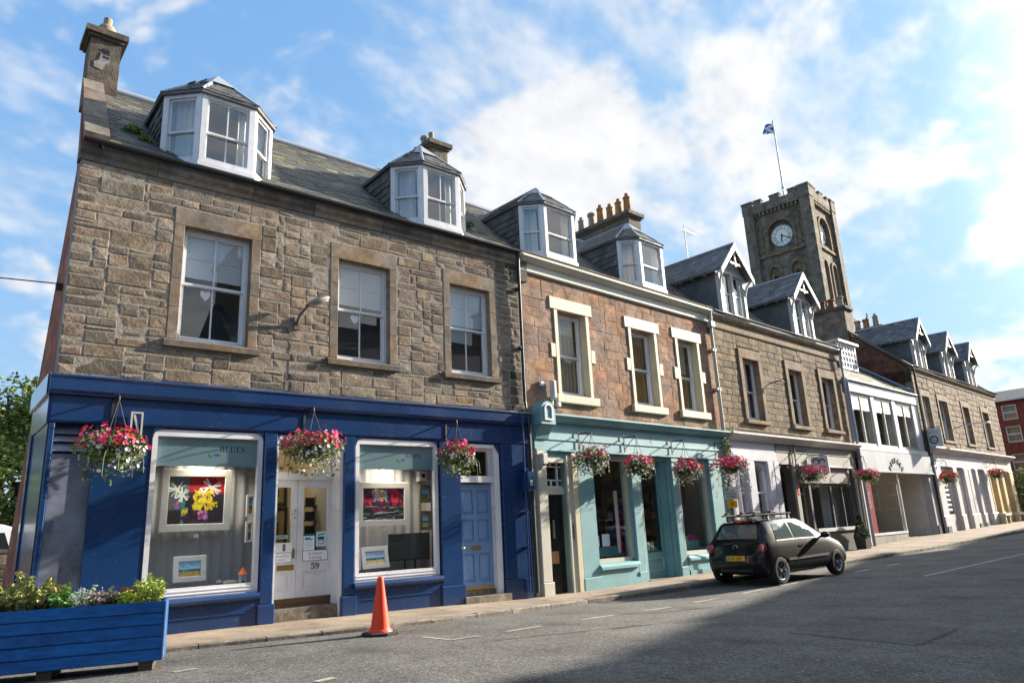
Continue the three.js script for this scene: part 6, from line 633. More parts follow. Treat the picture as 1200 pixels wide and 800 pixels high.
// ================================================================ blue plank planter and its plants
{
  const P = thing('plank_planter', 'bright blue planter of horizontal boards on wooden feet', 'planter', [2.31, gnd(2.3) - drop(2.3), 3.02], -0.31), x0 = -2.9, blue = [[0.004, 0.17, 0.56], [0.005, 0.185, 0.6], [0.004, 0.16, 0.53]].map((c) => mat(c, { map: T.wood, bumpMap: T.wood, bumpScale: 0.002, roughness: 0.42 })), feet = mat([0.13, 0.09, 0.05], { map: T.wood, roughness: 0.9 }), r = RNG(2);
  const y0 = 0.105, bh = 0.123; for (let k = 0; k < 5; k++) { const y = y0 + k * bh, prof = [[-0.025, y + 0.003], [-0.025, y + bh - 0.003], [0.0, y + bh - 0.003], [0.012, y + 0.012], [0.006, y + 0.003]]; const g = sweep(prof, x0, -0.003); g.userData.ou = r() * 4; part('board', g, blue[k % 3], P); part('board', bx(x0, 0, y + 0.003, y + bh - 0.003, -0.58, -0.555), blue[(k + 1) % 3], P); part('end_board', bx(-0.025, 0, y + 0.003, y + bh - 0.003, -0.554, -0.026), blue[(k + 2) % 3], P); part('end_board', bx(x0, x0 + 0.025, y + 0.003, y + bh - 0.003, -0.554, -0.026), blue[k % 3], P); }
  part('corner_strip', bx(0.0, 0.012, y0, y0 + 5 * bh, -0.01, 0.014), M.offwhite, P); for (const x of [-0.16, -1.1, -2.0, -2.8]) part('foot', bx(x - 0.07, x + 0.07, 0, y0, -0.56, -0.02), feet, P); part('soil', bx(x0 + 0.03, -0.03, 0.5, 0.66, -0.55, -0.03), mat([0.04, 0.028, 0.018], { roughness: 1 }), P); part('paint_chip', bx(-1.06, -1.0, 0.385, 0.4, 0.002, 0.006), M.whiteOld, P);
  const W = (x, y, z) => { const v = new THREE.Vector3(x, y, z).applyAxisAngle(new THREE.Vector3(0, 1, 0), -0.31); return [2.31 + v.x, gnd(2.3) - drop(2.3) + v.y, 3.02 + v.z]; };
  const shrub = (label, x, rx, h, leaf, cols0, n, seed, o = {}) => { const cols = cols0.map((c) => c.map((v) => Math.min(0.75, v * 1.35))); const q = thing('planter_shrub', label, 'plant', W(x, 0.62, -0.27), -0.31, 'plants in the blue planter'), rr = RNG(seed), tips = []; for (let k = 0; k < 26; k++) { const a = rr() * 6.28, f = Math.sqrt(rr()); tips.push([Math.cos(a) * f * rx * 1.15, 1.2 * h * (0.35 + 0.65 * rr() * (1.1 - f * 0.6)), Math.sin(a) * f * 0.27]); } part('stems', tips.map((t) => tube([[t[0] * 0.3, 0, t[2] * 0.3], [t[0] * 0.7, t[1] * 0.6, t[2] * 0.7], t], 0.004, 4, 4)), mat([0.14, 0.15, 0.05]), q); part('foliage', leafCloud(Math.round(n * 1.7), (r, i) => { const t = tips[i % 26], f = Math.pow(r(), 0.6), j = inBall(r); return [t[0] * (0.3 + 0.7 * f) + j[0] * 0.045, t[1] * f + j[1] * 0.035 + 0.02, t[2] * (0.3 + 0.7 * f) + j[2] * 0.045]; }, leaf, cols, seed + 1, o), M.leaf, q); if (o.flowers) part('flowers', flowerHeads(o.flowers, (r) => { const t = tips[Math.floor(r() * 26)]; return [[t[0] * 1.05, t[1] + 0.02, t[2] * 1.1], [0, 0.7, 0.7]]; }, 0.016, [[0.55, 0.25, 0.4], [0.5, 0.3, 0.42]], seed + 2), M.petal, q, { kind: 'stuff' }); };
  const YG = [[0.34, 0.38, 0.07], [0.26, 0.34, 0.06], [0.42, 0.44, 0.1], [0.18, 0.26, 0.05]], OL = [[0.17, 0.22, 0.05], [0.26, 0.3, 0.07], [0.32, 0.31, 0.1], [0.13, 0.18, 0.05], [0.28, 0.17, 0.08]];
  shrub('olive green shrub at the left picture edge of the blue planter', -1.95, 0.4, 0.26, 0.055, OL, 900, 300); shrub('tallest leafy shrub with olive and bronze leaves in the blue planter', -1.4, 0.4, 0.4, 0.055, OL, 1300, 310); shrub('bright green broad-leaved plant beside the grey tuft in the blue planter', -1.05, 0.24, 0.26, 0.06, [[0.11, 0.26, 0.05], [0.16, 0.33, 0.06], [0.08, 0.19, 0.04]], 520, 320); shrub('silver grey tuft in the middle of the blue planter', -0.82, 0.16, 0.26, 0.04, [[0.42, 0.46, 0.41], [0.34, 0.38, 0.35]], 520, 330, { wide: 0.4 }); shrub('pink-tipped herb spilling over the front of the blue planter', -0.58, 0.22, 0.24, 0.036, [[0.13, 0.17, 0.05], [0.17, 0.19, 0.08], [0.2, 0.13, 0.11]], 700, 340, { flowers: 46 }); shrub('lime yellow herb near the right end of the blue planter', -0.36, 0.17, 0.2, 0.034, [[0.5, 0.56, 0.04], [0.44, 0.5, 0.04], [0.34, 0.42, 0.04]], 700, 350); shrub('light green shrub filling the right end of the blue planter', -0.18, 0.2, 0.34, 0.042, YG, 900, 360);
  const s = thing('plant_label', 'small orange wooden sign standing in the blue planter', 'sign', W(-0.42, 0.6, -0.36), -0.31); part('board', bx(-0.08, 0.08, 0.17, 0.27, -0.006, 0.006), mat([0.55, 0.25, 0.06], { map: T.wood, roughness: 0.7 }), s); part('stake', bx(-0.01, 0.01, 0, 0.17, -0.005, 0.005), feet, s);
}
// ================================================================ traffic cone
{ const P = thing('traffic_cone', 'plain orange traffic cone standing by the kerb', 'traffic cone', [5.27, roadY(5.27, 2.5), 2.5], 0.25), or = mat([0.95, 0.05, 0.006], { roughness: 0.5, bumpMap: T.grain, bumpScale: 0.001 }); part('cone', lathe([[0.165, 0.035], [0.17, 0.05], [0.145, 0.075], [0.135, 0.09], [0.09, 0.4], [0.045, 0.73], [0.042, 0.755], [0.03, 0.77], [0.025, 0.765], [0.02, 0.6]], 0, 0, 0, 28), or, P);
  const oc = []; for (let k = 0; k < 8; k++) { const a = (k + 0.5) * Math.PI / 4; oc.push([Math.cos(a) * 0.26, Math.sin(a) * 0.26]); } part('rubber_base', new THREE.ExtrudeGeometry(shapeXY(oc), { depth: 0.03, bevelEnabled: true, bevelSize: 0.01, bevelThickness: 0.006, bevelSegments: 1 }).rotateX(-Math.PI / 2).translate(0, 0.006, 0), mat([0.03, 0.03, 0.03], { roughness: 0.9, bumpMap: T.grain, bumpScale: 0.002 }), P); }
// ================================================================ parked hatchback
{
  const P = thing('hatchback_car', 'dark grey three-door hatchback with roof bars parked at the kerb', 'car', [14.27, roadY(15.5, 2.1) + 0.0, 2.08], -0.006);
  P.scale.y = 0.965; P.rotation.z = Math.atan2(gnd(17.3) - gnd(14.9), 2.4) ;
  const S = [[0, 0.42, 0.6, 0.6, 0.6, 0.66, 0.55], [0.03, 0.31, 0.73, 0.66, 0.73, 0.73, 0.66], [0.08, 0.25, 0.8, 0.78, 0.785, 0.88, 0.69], [0.13, 0.23, 0.812, 0.9, 0.79, 0.985, 0.67], [0.28, 0.22, 0.82, 0.935, 0.795, 1.17, 0.61], [0.42, 0.22, 0.822, 0.94, 0.795, 1.335, 0.565], [0.5, 0.22, 0.823, 0.942, 0.795, 1.395, 0.55], [0.64, 0.21, 0.825, 0.945, 0.795, 1.43, 0.55], [1.0, 0.21, 0.826, 0.945, 0.795, 1.458, 0.565], [1.5, 0.21, 0.826, 0.945, 0.795, 1.467, 0.575], [1.95, 0.21, 0.826, 0.94, 0.795, 1.435, 0.57], [2.15, 0.21, 0.826, 0.935, 0.79, 1.375, 0.57], [2.5, 0.21, 0.825, 0.93, 0.785, 1.18, 0.61], [2.82, 0.21, 0.822, 0.92, 0.775, 1.0, 0.66], [3.1, 0.21, 0.818, 0.875, 0.75, 0.945, 0.63], [3.5, 0.22, 0.795, 0.78, 0.7, 0.85, 0.56], [3.72, 0.23, 0.74, 0.68, 0.66, 0.75, 0.5], [3.84, 0.26, 0.6, 0.55, 0.58, 0.62, 0.42], [3.9, 0.36, 0.45, 0.46, 0.45, 0.5, 0.3]];
  for (const q of S) if (q[0] < 0.9) { const t = 1 - q[0] / 0.9, nar = 1 - 0.07 * t * t; q[0] += 0.18 * t; q[2] *= nar; q[4] *= nar; q[6] *= nar; }
  const fx = (x) => (x < 0.9 ? x + 0.18 * (1 - x / 0.9) : x), at = (x) => { for (let i = 1; i < S.length; i++) if (x <= S[i][0]) { const t = (x - S[i - 1][0]) / (S[i][0] - S[i - 1][0]); return S[i].map((v, k) => lerp(S[i - 1][k], v, t)); } return S[S.length - 1]; };
  const half = ([x, yb, w, ybelt, wb, yt, wt]) => { const m = lerp(yb, ybelt, 0.52); return [[yb, 0], [yb, w * 0.8], [yb + 0.06, w * 0.95], [lerp(yb, m, 0.6), w * 0.99], [m, w], [lerp(m, ybelt, 0.6), lerp(w, wb, 0.4)], [ybelt, wb], [lerp(ybelt, yt, 0.5), lerp(wb, wt, 0.46)], [lerp(ybelt, yt, 0.88), lerp(wb, wt, 0.88)], [lerp(ybelt, yt, 0.965), wt * 0.93], [yt - 0.004, wt * 0.7], [yt, 0]]; };
  const xs = []; for (let i = 0; i + 1 < S.length; i++) for (let k = 0; k < 2; k++) xs.push(lerp(S[i][0], S[i + 1][0], k / 2)); xs.push(3.9);
  const ring = xs.map((x) => { const h = half(at(x)), o = h.map(([y, z]) => [x, y, z]); for (let k = h.length - 2; k > 0; k--) o.push([x, h[k][0], -h[k][1]]); return o; }), n = ring[0].length, pos = [], idx = []; ring.forEach((r) => r.forEach((p) => pos.push(...p))); for (let i = 0; i + 1 < ring.length; i++) for (let k = 0; k < n; k++) { const a = i * n + k, b = i * n + (k + 1) % n, c = a + n, d = b + n; idx.push(a, b, c, b, d, c); } const cap = (i, flip) => { const c = pos.length / 3; const m = ring[i].reduce((q, p) => [q[0] + p[0] / n, q[1] + p[1] / n, q[2] + p[2] / n], [0, 0, 0]); pos.push(...m); for (let k = 0; k < n; k++) { const a = i * n + k, b = i * n + (k + 1) % n; flip ? idx.push(c, b, a) : idx.push(c, a, b); } }; cap(0, true); cap(ring.length - 1, false);
  const bg = new THREE.BufferGeometry(); bg.setAttribute('position', new THREE.BufferAttribute(new Float32Array(pos), 3)); bg.setIndex(idx); bg.computeVertexNormals(); bg.setAttribute('uv', new THREE.BufferAttribute(new Float32Array(pos.length / 3 * 2), 2));
  let body = new Brush(bg); body.updateMatrixWorld(); const ev = new Evaluator(); ev.useGroups = false; for (const x of [0.69, 3.15]) for (const s of [-1, 1]) { const c = new Brush(new THREE.CylinderGeometry(0.335, 0.335, 0.3, 28).rotateX(Math.PI / 2).translate(x, 0.295, s * 0.76)); c.updateMatrixWorld(); body = ev.evaluate(body, c, SUBTRACTION); body.updateMatrixWorld(); }
  const paint = mat([0.011, 0.0115, 0.012], { phys: true, metalness: 0.0, roughness: 0.5, specularIntensity: 0.12, clearcoat: 0.6, clearcoatRoughness: 0.04 }), dark = mat([0.012, 0.012, 0.013], { roughness: 0.6 }), glassM = mat([0.09, 0.12, 0.115], { phys: true, roughness: 0.03, clearcoat: 1, clearcoatRoughness: 0.02, specularIntensity: 1 });
  const bgeo = body.geometry; bgeo.userData.uvKept = false; part('body', bgeo, paint, P);
  const side = (x, t, s, off) => { const h = half(at(x)), a = h[6], b = h[7], c = h[8]; const [y, z] = t < 0.57 ? [lerp(a[0], b[0], t / 0.57), lerp(a[1], b[1], t / 0.57)] : [lerp(b[0], c[0], (t - 0.57) / 0.43), lerp(b[1], c[1], (t - 0.57) / 0.43)]; return [x, y, s * (z + off)]; };
  const patch = (f, nu, nv) => { const v = []; for (let i = 0; i < nu; i++) for (let j = 0; j < nv; j++) v.push(...quad(f(i / nu, j / nv), f((i + 1) / nu, j / nv), f((i + 1) / nu, (j + 1) / nv), f(i / nu, (j + 1) / nv))); return tris(v); };
  for (const s of [-1, 1]) { part('side_window', patch((u, v) => side(lerp(lerp(0.68, 0.8, v), 1.36, u), lerp(0.1, 0.86, v), s, 0.006), 8, 5), glassM, P); part('door_window', patch((u, v) => side(lerp(1.44, lerp(2.62, 2.08, v), u), lerp(0.08, 0.86, v), s, 0.006), 10, 5), glassM, P); part('rub_strip', patch((u, v) => { const x = lerp(1.0, 2.75, u), a = at(x); return [x, lerp(0.5, 0.56, v), s * (a[2] + 0.012)]; }, 6, 1), dark, P); part('door_handle', bx(1.5, 1.66, 0.79, 0.815, s * 0.8, s * 0.828), paint, P); part('shut_line', [1.4, 2.7].map((x) => patch((u, v) => { const y = lerp(0.33, 0.92, v), h = half(at(x)); let z = h[4][1]; for (let k = 2; k < 6; k++) if (y >= h[k][0] && y <= h[k + 1][0]) z = lerp(h[k][1], h[k + 1][1], (y - h[k][0]) / (h[k + 1][0] - h[k][0])); return [x + u * 0.008, y, s * (z + 0.002)]; }, 1, 10)), dark, P); part('window_trim', patch((u, v) => side(lerp(0.66, 2.68, u), lerp(0.0, 0.07, v), s, 0.008), 10, 1), dark, P);
    part('door_mirror', [new THREE.SphereGeometry(0.1, 14, 10).scale(0.8, 0.75, 1.1).translate(2.5, 0.99, s * 0.93), bx(2.5, 2.56, 0.93, 0.97, s * 0.78, s * 0.9)], paint, P); const tl = part('tail_lamp', new THREE.SphereGeometry(1, 18, 12).scale(0.1, 0.125, 0.1).translate(0.285, 0.8, s * 0.66), mat([0.35, 0.012, 0.015], { phys: true, roughness: 0.15, clearcoat: 1 }), P); part('lamp_ring', new THREE.TorusGeometry(0.055, 0.012, 8, 20).rotateY(-Math.PI / 2 - s * 0.55).translate(0.205, 0.815, s * 0.69), mat([0.7, 0.35, 0.35], { roughness: 0.2 }), tl); part('head_lamp', new THREE.SphereGeometry(1, 14, 10).scale(0.14, 0.09, 0.14).translate(3.62, 0.66, s * 0.56), mat([0.6, 0.62, 0.65], { roughness: 0.1, metalness: 0.4 }), P); }
  part('rear_window', patch((u, v) => { const x = lerp(fx(0.165), fx(0.44), v), a = at(x); return [x - 0.012, a[5] + 0.004 - 0.012 * Math.abs(u - 0.5) * 2, lerp(-1, 1, u) * a[6] * lerp(0.86, 0.8, v)]; }, 8, 5), glassM, P); part('windscreen', patch((u, v) => { const x = lerp(2.78, 2.12, v), a = at(x); return [x + 0.006, a[5] + 0.006, lerp(-1, 1, u) * a[6] * 0.88]; }, 8, 5), glassM, P); part('brake_light', box6([0.555, 1.385, -0.2], [0.555, 1.385, 0.2], [0.61, 1.42, 0.2], [0.61, 1.42, -0.2], [0.54, 1.4, -0.2], [0.54, 1.4, 0.2], [0.6, 1.435, 0.2], [0.6, 1.435, -0.2]), mat([0.5, 0.015, 0.01], { roughness: 0.3 }), P); part('tailgate_spoiler', patch((u, v) => [lerp(0.49, 0.63, v), lerp(1.395, 1.425, v), lerp(-0.48, 0.48, u)], 4, 2), paint, P);
  part('bumper_strip', [bx(0.172, 0.21, 0.47, 0.52, -0.48, 0.48), bx(0.176, 0.23, 0.3, 0.36, -0.42, 0.42)], dark, P); part('exhaust', cyl(0.025, 0.025, 0.1, 0, 0, 0, 10).rotateZ(Math.PI / 2).translate(0.24, 0.25, -0.4), M.steel, P); part('badge', [new THREE.TorusGeometry(0.055, 0.008, 8, 24).rotateY(Math.PI / 2).translate(0.235, 0.84, 0)], M.steel, P);
  const pl = part('number_plate', plane(0.52, 0.112), flat(canvasTex(512, 112, (g) => { g.fillStyle = '#e9b21c'; g.fillRect(0, 0, 512, 112); g.fillStyle = '#1b46a8'; g.fillRect(0, 0, 46, 112); g.fillStyle = '#141414'; g.font = 'bold 92px sans-serif'; g.fillText('SL07 YJP', 62, 90); }), { roughness: 0.4 }), P); pl.rotation.y = -Math.PI / 2; pl.position.set(0.168, 0.6, 0.0); part('plate_holder', bx(0.172, 0.22, 0.535, 0.665, -0.28, 0.28), dark, P);
  for (const x of [0.69, 3.15]) for (const s of [-1, 1]) { const w = grp('wheel', P); w.position.set(x, 0.308, s * 0.725); w.scale.set(1.035, 1.035, 1); const ty = [[0.2, -0.09], [0.27, -0.095], [0.292, -0.075], [0.298, -0.04], [0.298, 0.04], [0.292, 0.075], [0.27, 0.095], [0.2, 0.09]]; part('tyre', lathe(ty, 0, 0, 0, 32).rotateX(Math.PI / 2), mat([0.018, 0.018, 0.018], { roughness: 0.85 }), w); part('rim', lathe([[0.2, -0.08], [0.205, 0.075], [0.195, 0.085], [0.185, 0.07], [0.17, -0.05], [0.0, -0.05]], 0, 0, 0, 32).rotateX(s * Math.PI / 2), mat([0.5, 0.5, 0.5], { metalness: 0.85, roughness: 0.3 }), w); for (let k = 0; k < 7; k++) part('spoke', new THREE.BoxGeometry(0.026, 0.17, 0.03).translate(0, 0.1, 0).rotateZ(k * 6.2832 / 7).translate(0, 0, s * 0.045), mat([0.03, 0.03, 0.032], { metalness: 0.5, roughness: 0.4 }), w); part('hub', new THREE.CylinderGeometry(0.035, 0.04, 0.04, 16).rotateX(Math.PI / 2).translate(0, 0, s * 0.05), M.steel, w); }
  for (const x of [0.85, 1.7]) part('roof_bar', [bx(x - 0.025, x + 0.025, 1.515, 1.54, -0.56, 0.56), ...[-1, 1].map((s) => box6([x - 0.03, 1.42, s * 0.53], [x + 0.03, 1.42, s * 0.53], [x + 0.03, 1.515, s * 0.5], [x - 0.03, 1.515, s * 0.5], [x - 0.03, 1.42, s * 0.56], [x + 0.03, 1.42, s * 0.56], [x + 0.03, 1.515, s * 0.54], [x - 0.03, 1.515, s * 0.54]))], dark, P); for (const z of [-0.33, 0.08]) part('cycle_carrier', [bx(0.4, 1.9, 1.542, 1.575, z - 0.05, z + 0.05), tube([[1.2, 1.57, z], [1.45, 1.62, z + 0.08], [1.75, 1.6, z + 0.1]], 0.018), bx(0.5, 0.62, 1.575, 1.62, z - 0.04, z + 0.04), bx(1.65, 1.77, 1.575, 1.62, z - 0.04, z + 0.04)], M.castIron, P); part('cycle_carrier', [bx(0.5, 2.0, 1.542, 1.57, 0.36, 0.44), bx(1.2, 1.3, 1.57, 1.64, 0.36, 0.4)], dark, P);
}

// ================================================================ gallery window display
function picture(label, x, y, z, w, h, fr, frM, art, tilt = 0, lean = 0) { const P = thing('framed_picture', label, 'picture', [x, y, z]); P.rotation.set(-lean, 0, tilt); const fo = shapeXY(rect(-w / 2, w / 2, -h / 2, h / 2), [rect(-w / 2 + fr, w / 2 - fr, -h / 2 + fr, h / 2 - fr)]); part('frame', new THREE.ExtrudeGeometry(fo, { depth: 0.03, bevelEnabled: true, bevelSize: 0.006, bevelThickness: 0.006, bevelSegments: 1 }), frM, P); part('backing', bx(-w / 2 + 0.01, w / 2 - 0.01, -h / 2 + 0.01, h / 2 - 0.01, -0.012, 0), M.inside, P); const c = part('canvas', plane(w - 2 * fr, h - 2 * fr), flat(canvasTex(384, Math.round(384 * (h - 2 * fr) / (w - 2 * fr)), art)), P); c.position.z = 0.008; return P; }
const frameWhite = mat([0.84, 0.83, 0.78], { map: T.paint, roughness: 0.5 }), frameGold = mat([0.25, 0.18, 0.09], { map: T.wood, roughness: 0.5 });
const sea = (sky0, sky1, sand) => (g, w, h) => { const q = g.createLinearGradient(0, 0, 0, h); q.addColorStop(0, sky0); q.addColorStop(0.5, sky1); q.addColorStop(0.52, '#2f6f86'); q.addColorStop(0.66, '#4b8a8c'); q.addColorStop(0.7, sand); q.addColorStop(1, sand); g.fillStyle = q; g.fillRect(0, 0, w, h); const r = RNG(w + h + sand.charCodeAt(2)); for (let i = 0; i < 60; i++) { g.fillStyle = ['rgba(255,255,255,.5)', 'rgba(60,80,60,.5)', 'rgba(240,220,170,.5)', 'rgba(40,90,140,.4)'][Math.floor(r() * 4)]; g.fillRect(r() * w, (i % 2 ? 0.1 + r() * 0.3 : 0.55 + r() * 0.4) * h, 10 + r() * 50, 3 + r() * 8); } };
picture('large flower painting with white lilies and yellow blooms in a white frame', 3.57, 1.98, -0.5, 1.08, 0.96, 0.1, frameWhite, (g, w, h) => { g.fillStyle = '#2a2730'; g.fillRect(0, 0, w, h); const r = RNG(14); const blot = (x, y, s, c, n) => { for (let i = 0; i < n; i++) { g.fillStyle = c[Math.floor(r() * c.length)]; g.beginPath(); g.ellipse(x + (r() - 0.5) * s, y + (r() - 0.5) * s, 3 + r() * s * 0.2, 3 + r() * s * 0.1, r() * 6, 0, 7); g.fill(); } }; g.fillStyle = '#5f676e'; g.fillRect(0, 0, w * 0.36, h * 0.7); g.fillStyle = '#b3142a'; g.fillRect(w * 0.36, 0, w * 0.64, h * 0.34); g.fillStyle = '#2c8f82'; g.fillRect(w * 0.24, h * 0.5, w * 0.12, h * 0.5); blot(w * 0.8, h * 0.2, 120, ['#d0132a', '#e0413f', '#8f1024'], 60); blot(w * 0.5, h * 0.75, 160, ['#1c1a22', '#3a2a44', '#51203a'], 90); blot(w * 0.62, h * 0.82, 60, ['#c7447a', '#7d55a8', '#e6a0c0'], 50); const star = (x, y, s) => { for (let i = 0; i < 16; i++) { const a = r() * 6.28; g.strokeStyle = ['#fff', '#e9efe4', '#cfe0d0'][i % 3]; g.lineWidth = 5 + r() * 6; g.beginPath(); g.moveTo(x, y); g.lineTo(x + Math.cos(a) * s, y + Math.sin(a) * s); g.stroke(); } }; star(60, 90, 62); star(95, 130, 50); star(290, 75, 70); star(240, 110, 40); blot(235, 165, 120, ['#f2d21b', '#e3b90c', '#fff04d'], 90); blot(120, 245, 40, ['#f2d21b'], 16); blot(320, 200, 40, ['#f2d21b'], 14); blot(55, 200, 40, ['#c98bd2', '#b04fb0'], 22); });
picture('vivid red and blue abstract sunset painting in a white frame', 7.0, 1.87, -0.5, 1.1, 0.8, 0.1, frameWhite, (g, w, h) => { g.fillStyle = '#3b0d26'; g.fillRect(0, 0, w, h); const r = RNG(8); for (let i = 0; i < 240; i++) { const y = r() * h * 0.55, x = r() * w; g.fillStyle = ['#c0143c', '#8d1030', '#e0334f', '#52204f', '#2e1b46'][Math.floor(r() * 5)]; g.beginPath(); g.ellipse(x, y, 10 + r() * 30, 5 + r() * 12, r() * 6, 0, 7); g.fill(); } for (let i = 0; i < 90; i++) { g.fillStyle = ['#f6d25a', '#f4efd2', '#5fb8d8', '#f08a3c', '#3f78c8'][Math.floor(r() * 5)]; g.beginPath(); g.ellipse(w * 0.42 + (r() - 0.5) * 130, h * 0.22 + (r() - 0.5) * 90, 5 + r() * 15, 3 + r() * 7, r() * 6, 0, 7); g.fill(); } for (let i = 0; i < 160; i++) { g.fillStyle = ['#14202e', '#1f3d44', '#3a6a64', '#9db8a8', '#7a1d3c', '#0d1017'][Math.floor(r() * 6)]; g.fillRect(r() * w - 30, h * (0.56 + 0.44 * r()), 20 + r() * 120, 2 + r() * 8); } });
picture('small framed coast picture standing on the first gallery window sill', 3.48, 0.92, -0.33, 0.48, 0.38, 0.07, frameWhite, sea('#5fa8e0', '#b9dcf0', '#c9a24e'), 0.01, 0.12); picture('tilted beach picture in a white frame in the second gallery window', 6.72, 0.9, -0.33, 0.54, 0.38, 0.07, frameWhite, sea('#6f9fd8', '#d8e4ee', '#d8b67c'), 0.02, 0.2);
picture('narrow seaside card at the left of the second gallery window', 6.34, 0.88, -0.34, 0.16, 0.36, 0.015, frameWhite, sea('#7fc0d8', '#cfe8e8', '#b8c0a0'), -0.04, 0.15); picture('upper green island picture hung in the second gallery window', 7.93, 2.06, -0.5, 0.26, 0.34, 0.05, frameGold, sea('#2f7fd0', '#9fd0f0', '#4d9a3c')); picture('lower pale beach picture hung in the second gallery window', 7.93, 1.54, -0.5, 0.26, 0.36, 0.05, frameGold, sea('#4f9fd8', '#d0e8f0', '#c9d0a0')); picture('upper small card beside the flower painting', 4.45, 1.88, -0.5, 0.14, 0.34, 0.03, frameWhite, sea('#3f8fd0', '#9fd0f0', '#d08a3c')); picture('lower small card beside the flower painting', 4.45, 1.45, -0.5, 0.13, 0.33, 0.03, frameWhite, sea('#c86a4a', '#e0d0b0', '#5a8ab0'));
{ const P = thing('display_screen', 'black screen standing in the second gallery window', 'screen', [7.53, 0.58, -0.42]); part('screen', [cbx(-0.45, 0.45, 0.23, 0.73, -0.04, 0.0, 0.012)], M.black, P); part('glass_face', bx(-0.43, 0.43, 0.26, 0.71, 0.0, 0.003), mat([0.05, 0.055, 0.055], { roughness: 0.12 }), P); for (const x of [-0.1, 0.12]) part('leg', bx(x - 0.015, x + 0.015, 0.0, 0.23, -0.03, -0.01), M.black, P); part('stand_foot', bx(-0.22, 0.24, 0, 0.012, -0.12, 0.08), M.black, P);
  const s = thing('wall_speaker', 'small white speaker high in the second gallery window', 'speaker', [7.94, 2.41, -0.55]); part('cabinet', [cbx(-0.1, 0.1, -0.1, 0.1, -0.12, 0.0, 0.012)], M.white, s); part('driver', new THREE.CylinderGeometry(0.04, 0.04, 0.01, 16).rotateX(Math.PI / 2).translate(0, 0.01, 0.005), M.black, s);
  const d = thing('toy_seal', 'grey carved seal lying on the first gallery window sill', 'ornament', [4.12, 0.58, -0.34]); const body = new THREE.SphereGeometry(1, 16, 12); body.scale(0.16, 0.065, 0.07).translate(0, 0.065, 0); part('body', [body, new THREE.SphereGeometry(0.055, 12, 10).translate(-0.17, 0.09, 0.01), new THREE.ConeGeometry(0.05, 0.12, 8).rotateZ(-1.4).translate(0.2, 0.05, 0)], mat([0.35, 0.37, 0.38], { map: T.stone, roughness: 0.6 }), d); const h = thing('toy_house', 'little white model house with an orange roof on the gallery sill', 'ornament', [4.33, 0.58, -0.36]); part('house', bx(-0.05, 0.05, 0, 0.2, -0.04, 0.04), M.white, h); part('roof', new THREE.ConeGeometry(0.09, 0.12, 4).rotateY(Math.PI / 4).translate(0, 0.26, 0), mat([0.6, 0.16, 0.03]), h); part('door', bx(-0.02, 0.02, 0, 0.1, 0.04, 0.043), M.castIron, h);
  for (const [x, y, l] of [[3.6, 1.42, 'white price ticket below the flower painting'], [7.02, 1.4, 'white price ticket below the abstract painting']]) single('price_ticket', bx(-0.04, 0.04, -0.03, 0.03, -0.003, 0.003), M.white, l, 'ticket', [x, y, -0.5]); }
// notices on the gallery doors
const notice = (label, x, y, w, h, draw, z = -0.296) => { const P = thing('door_notice', label, 'notice', [x, y, z]); part('paper', bx(-w / 2, w / 2, -h / 2, h / 2, -0.002, 0.002), M.white, P); const f = part('print', plane(w, h), flat(canvasTex(256, Math.round(256 * h / w), draw)), P); f.position.z = 0.0035; };
notice('white in-house framing notice on the right gallery door', 5.545, 1.01, 0.47, 0.18, (g, w, h) => { g.fillStyle = '#e6e6ea'; g.fillRect(0, 0, w, h); g.strokeStyle = '#23284a'; g.lineWidth = 5; g.strokeRect(2, 2, w - 4, h - 4); g.fillStyle = '#555a70'; g.font = '36px sans-serif'; g.textAlign = 'center'; g.fillText('in-house', w / 2, 42); g.fillText('framing', w / 2, 80); }); notice('white art gallery notice on the left gallery door', 4.96, 1.0, 0.32, 0.165, (g, w, h) => { g.fillStyle = '#e6e6ea'; g.fillRect(0, 0, w, h); g.strokeStyle = '#23284a'; g.lineWidth = 6; g.strokeRect(2, 2, w - 4, h - 4); g.fillStyle = '#555a70'; g.font = '42px sans-serif'; g.fillText('art gallery', 22, 58); g.fillText('framers', 22, 106); });
notice('pale leaflet with a black square on the left gallery door', 4.97, 1.165, 0.3, 0.16, (g, w, h) => { g.fillStyle = '#dfe6ea'; g.fillRect(0, 0, w, h); g.fillStyle = '#222'; g.fillRect(w * 0.45, 20, 44, h - 40); g.fillStyle = '#a08060'; g.fillRect(w * 0.5, 34, 20, h - 70); }); notice('blue headed leaflet on the right gallery door', 5.425, 1.24, 0.2, 0.28, (g, w, h) => { g.fillStyle = '#dfe9ea'; g.fillRect(0, 0, w, h); g.fillStyle = '#2c5560'; g.fillRect(0, 0, w, 50); g.fillStyle = '#3f7fc0'; g.fillRect(30, 80, 130, 60); g.fillStyle = '#8a7a40'; g.fillRect(150, 110, 60, 30); g.fillStyle = '#aab'; for (let k = 0; k < 6; k++) g.fillRect(30, 170 + k * 26, 180, 8); }); notice('pale turquoise poster on the right gallery door', 5.655, 1.28, 0.2, 0.25, (g, w, h) => { g.fillStyle = '#a9dbe0'; g.fillRect(0, 0, w, h); g.fillStyle = '#333'; for (let k = 0; k < 3; k++) g.fillRect(50 + k * 55, 50 - k * 8, 36, 34); g.fillRect(40, 110, 150, 60); g.strokeStyle = '#b8494f'; g.lineWidth = 14; g.strokeRect(60, 190, 120, 70); }); notice('small printed card higher on the left gallery door', 4.94, 1.34, 0.2, 0.06, (g, w, h) => { g.fillStyle = '#9fb0ae'; g.fillRect(0, 0, w, h); g.fillStyle = '#456'; g.fillRect(20, 26, 200, 18); });
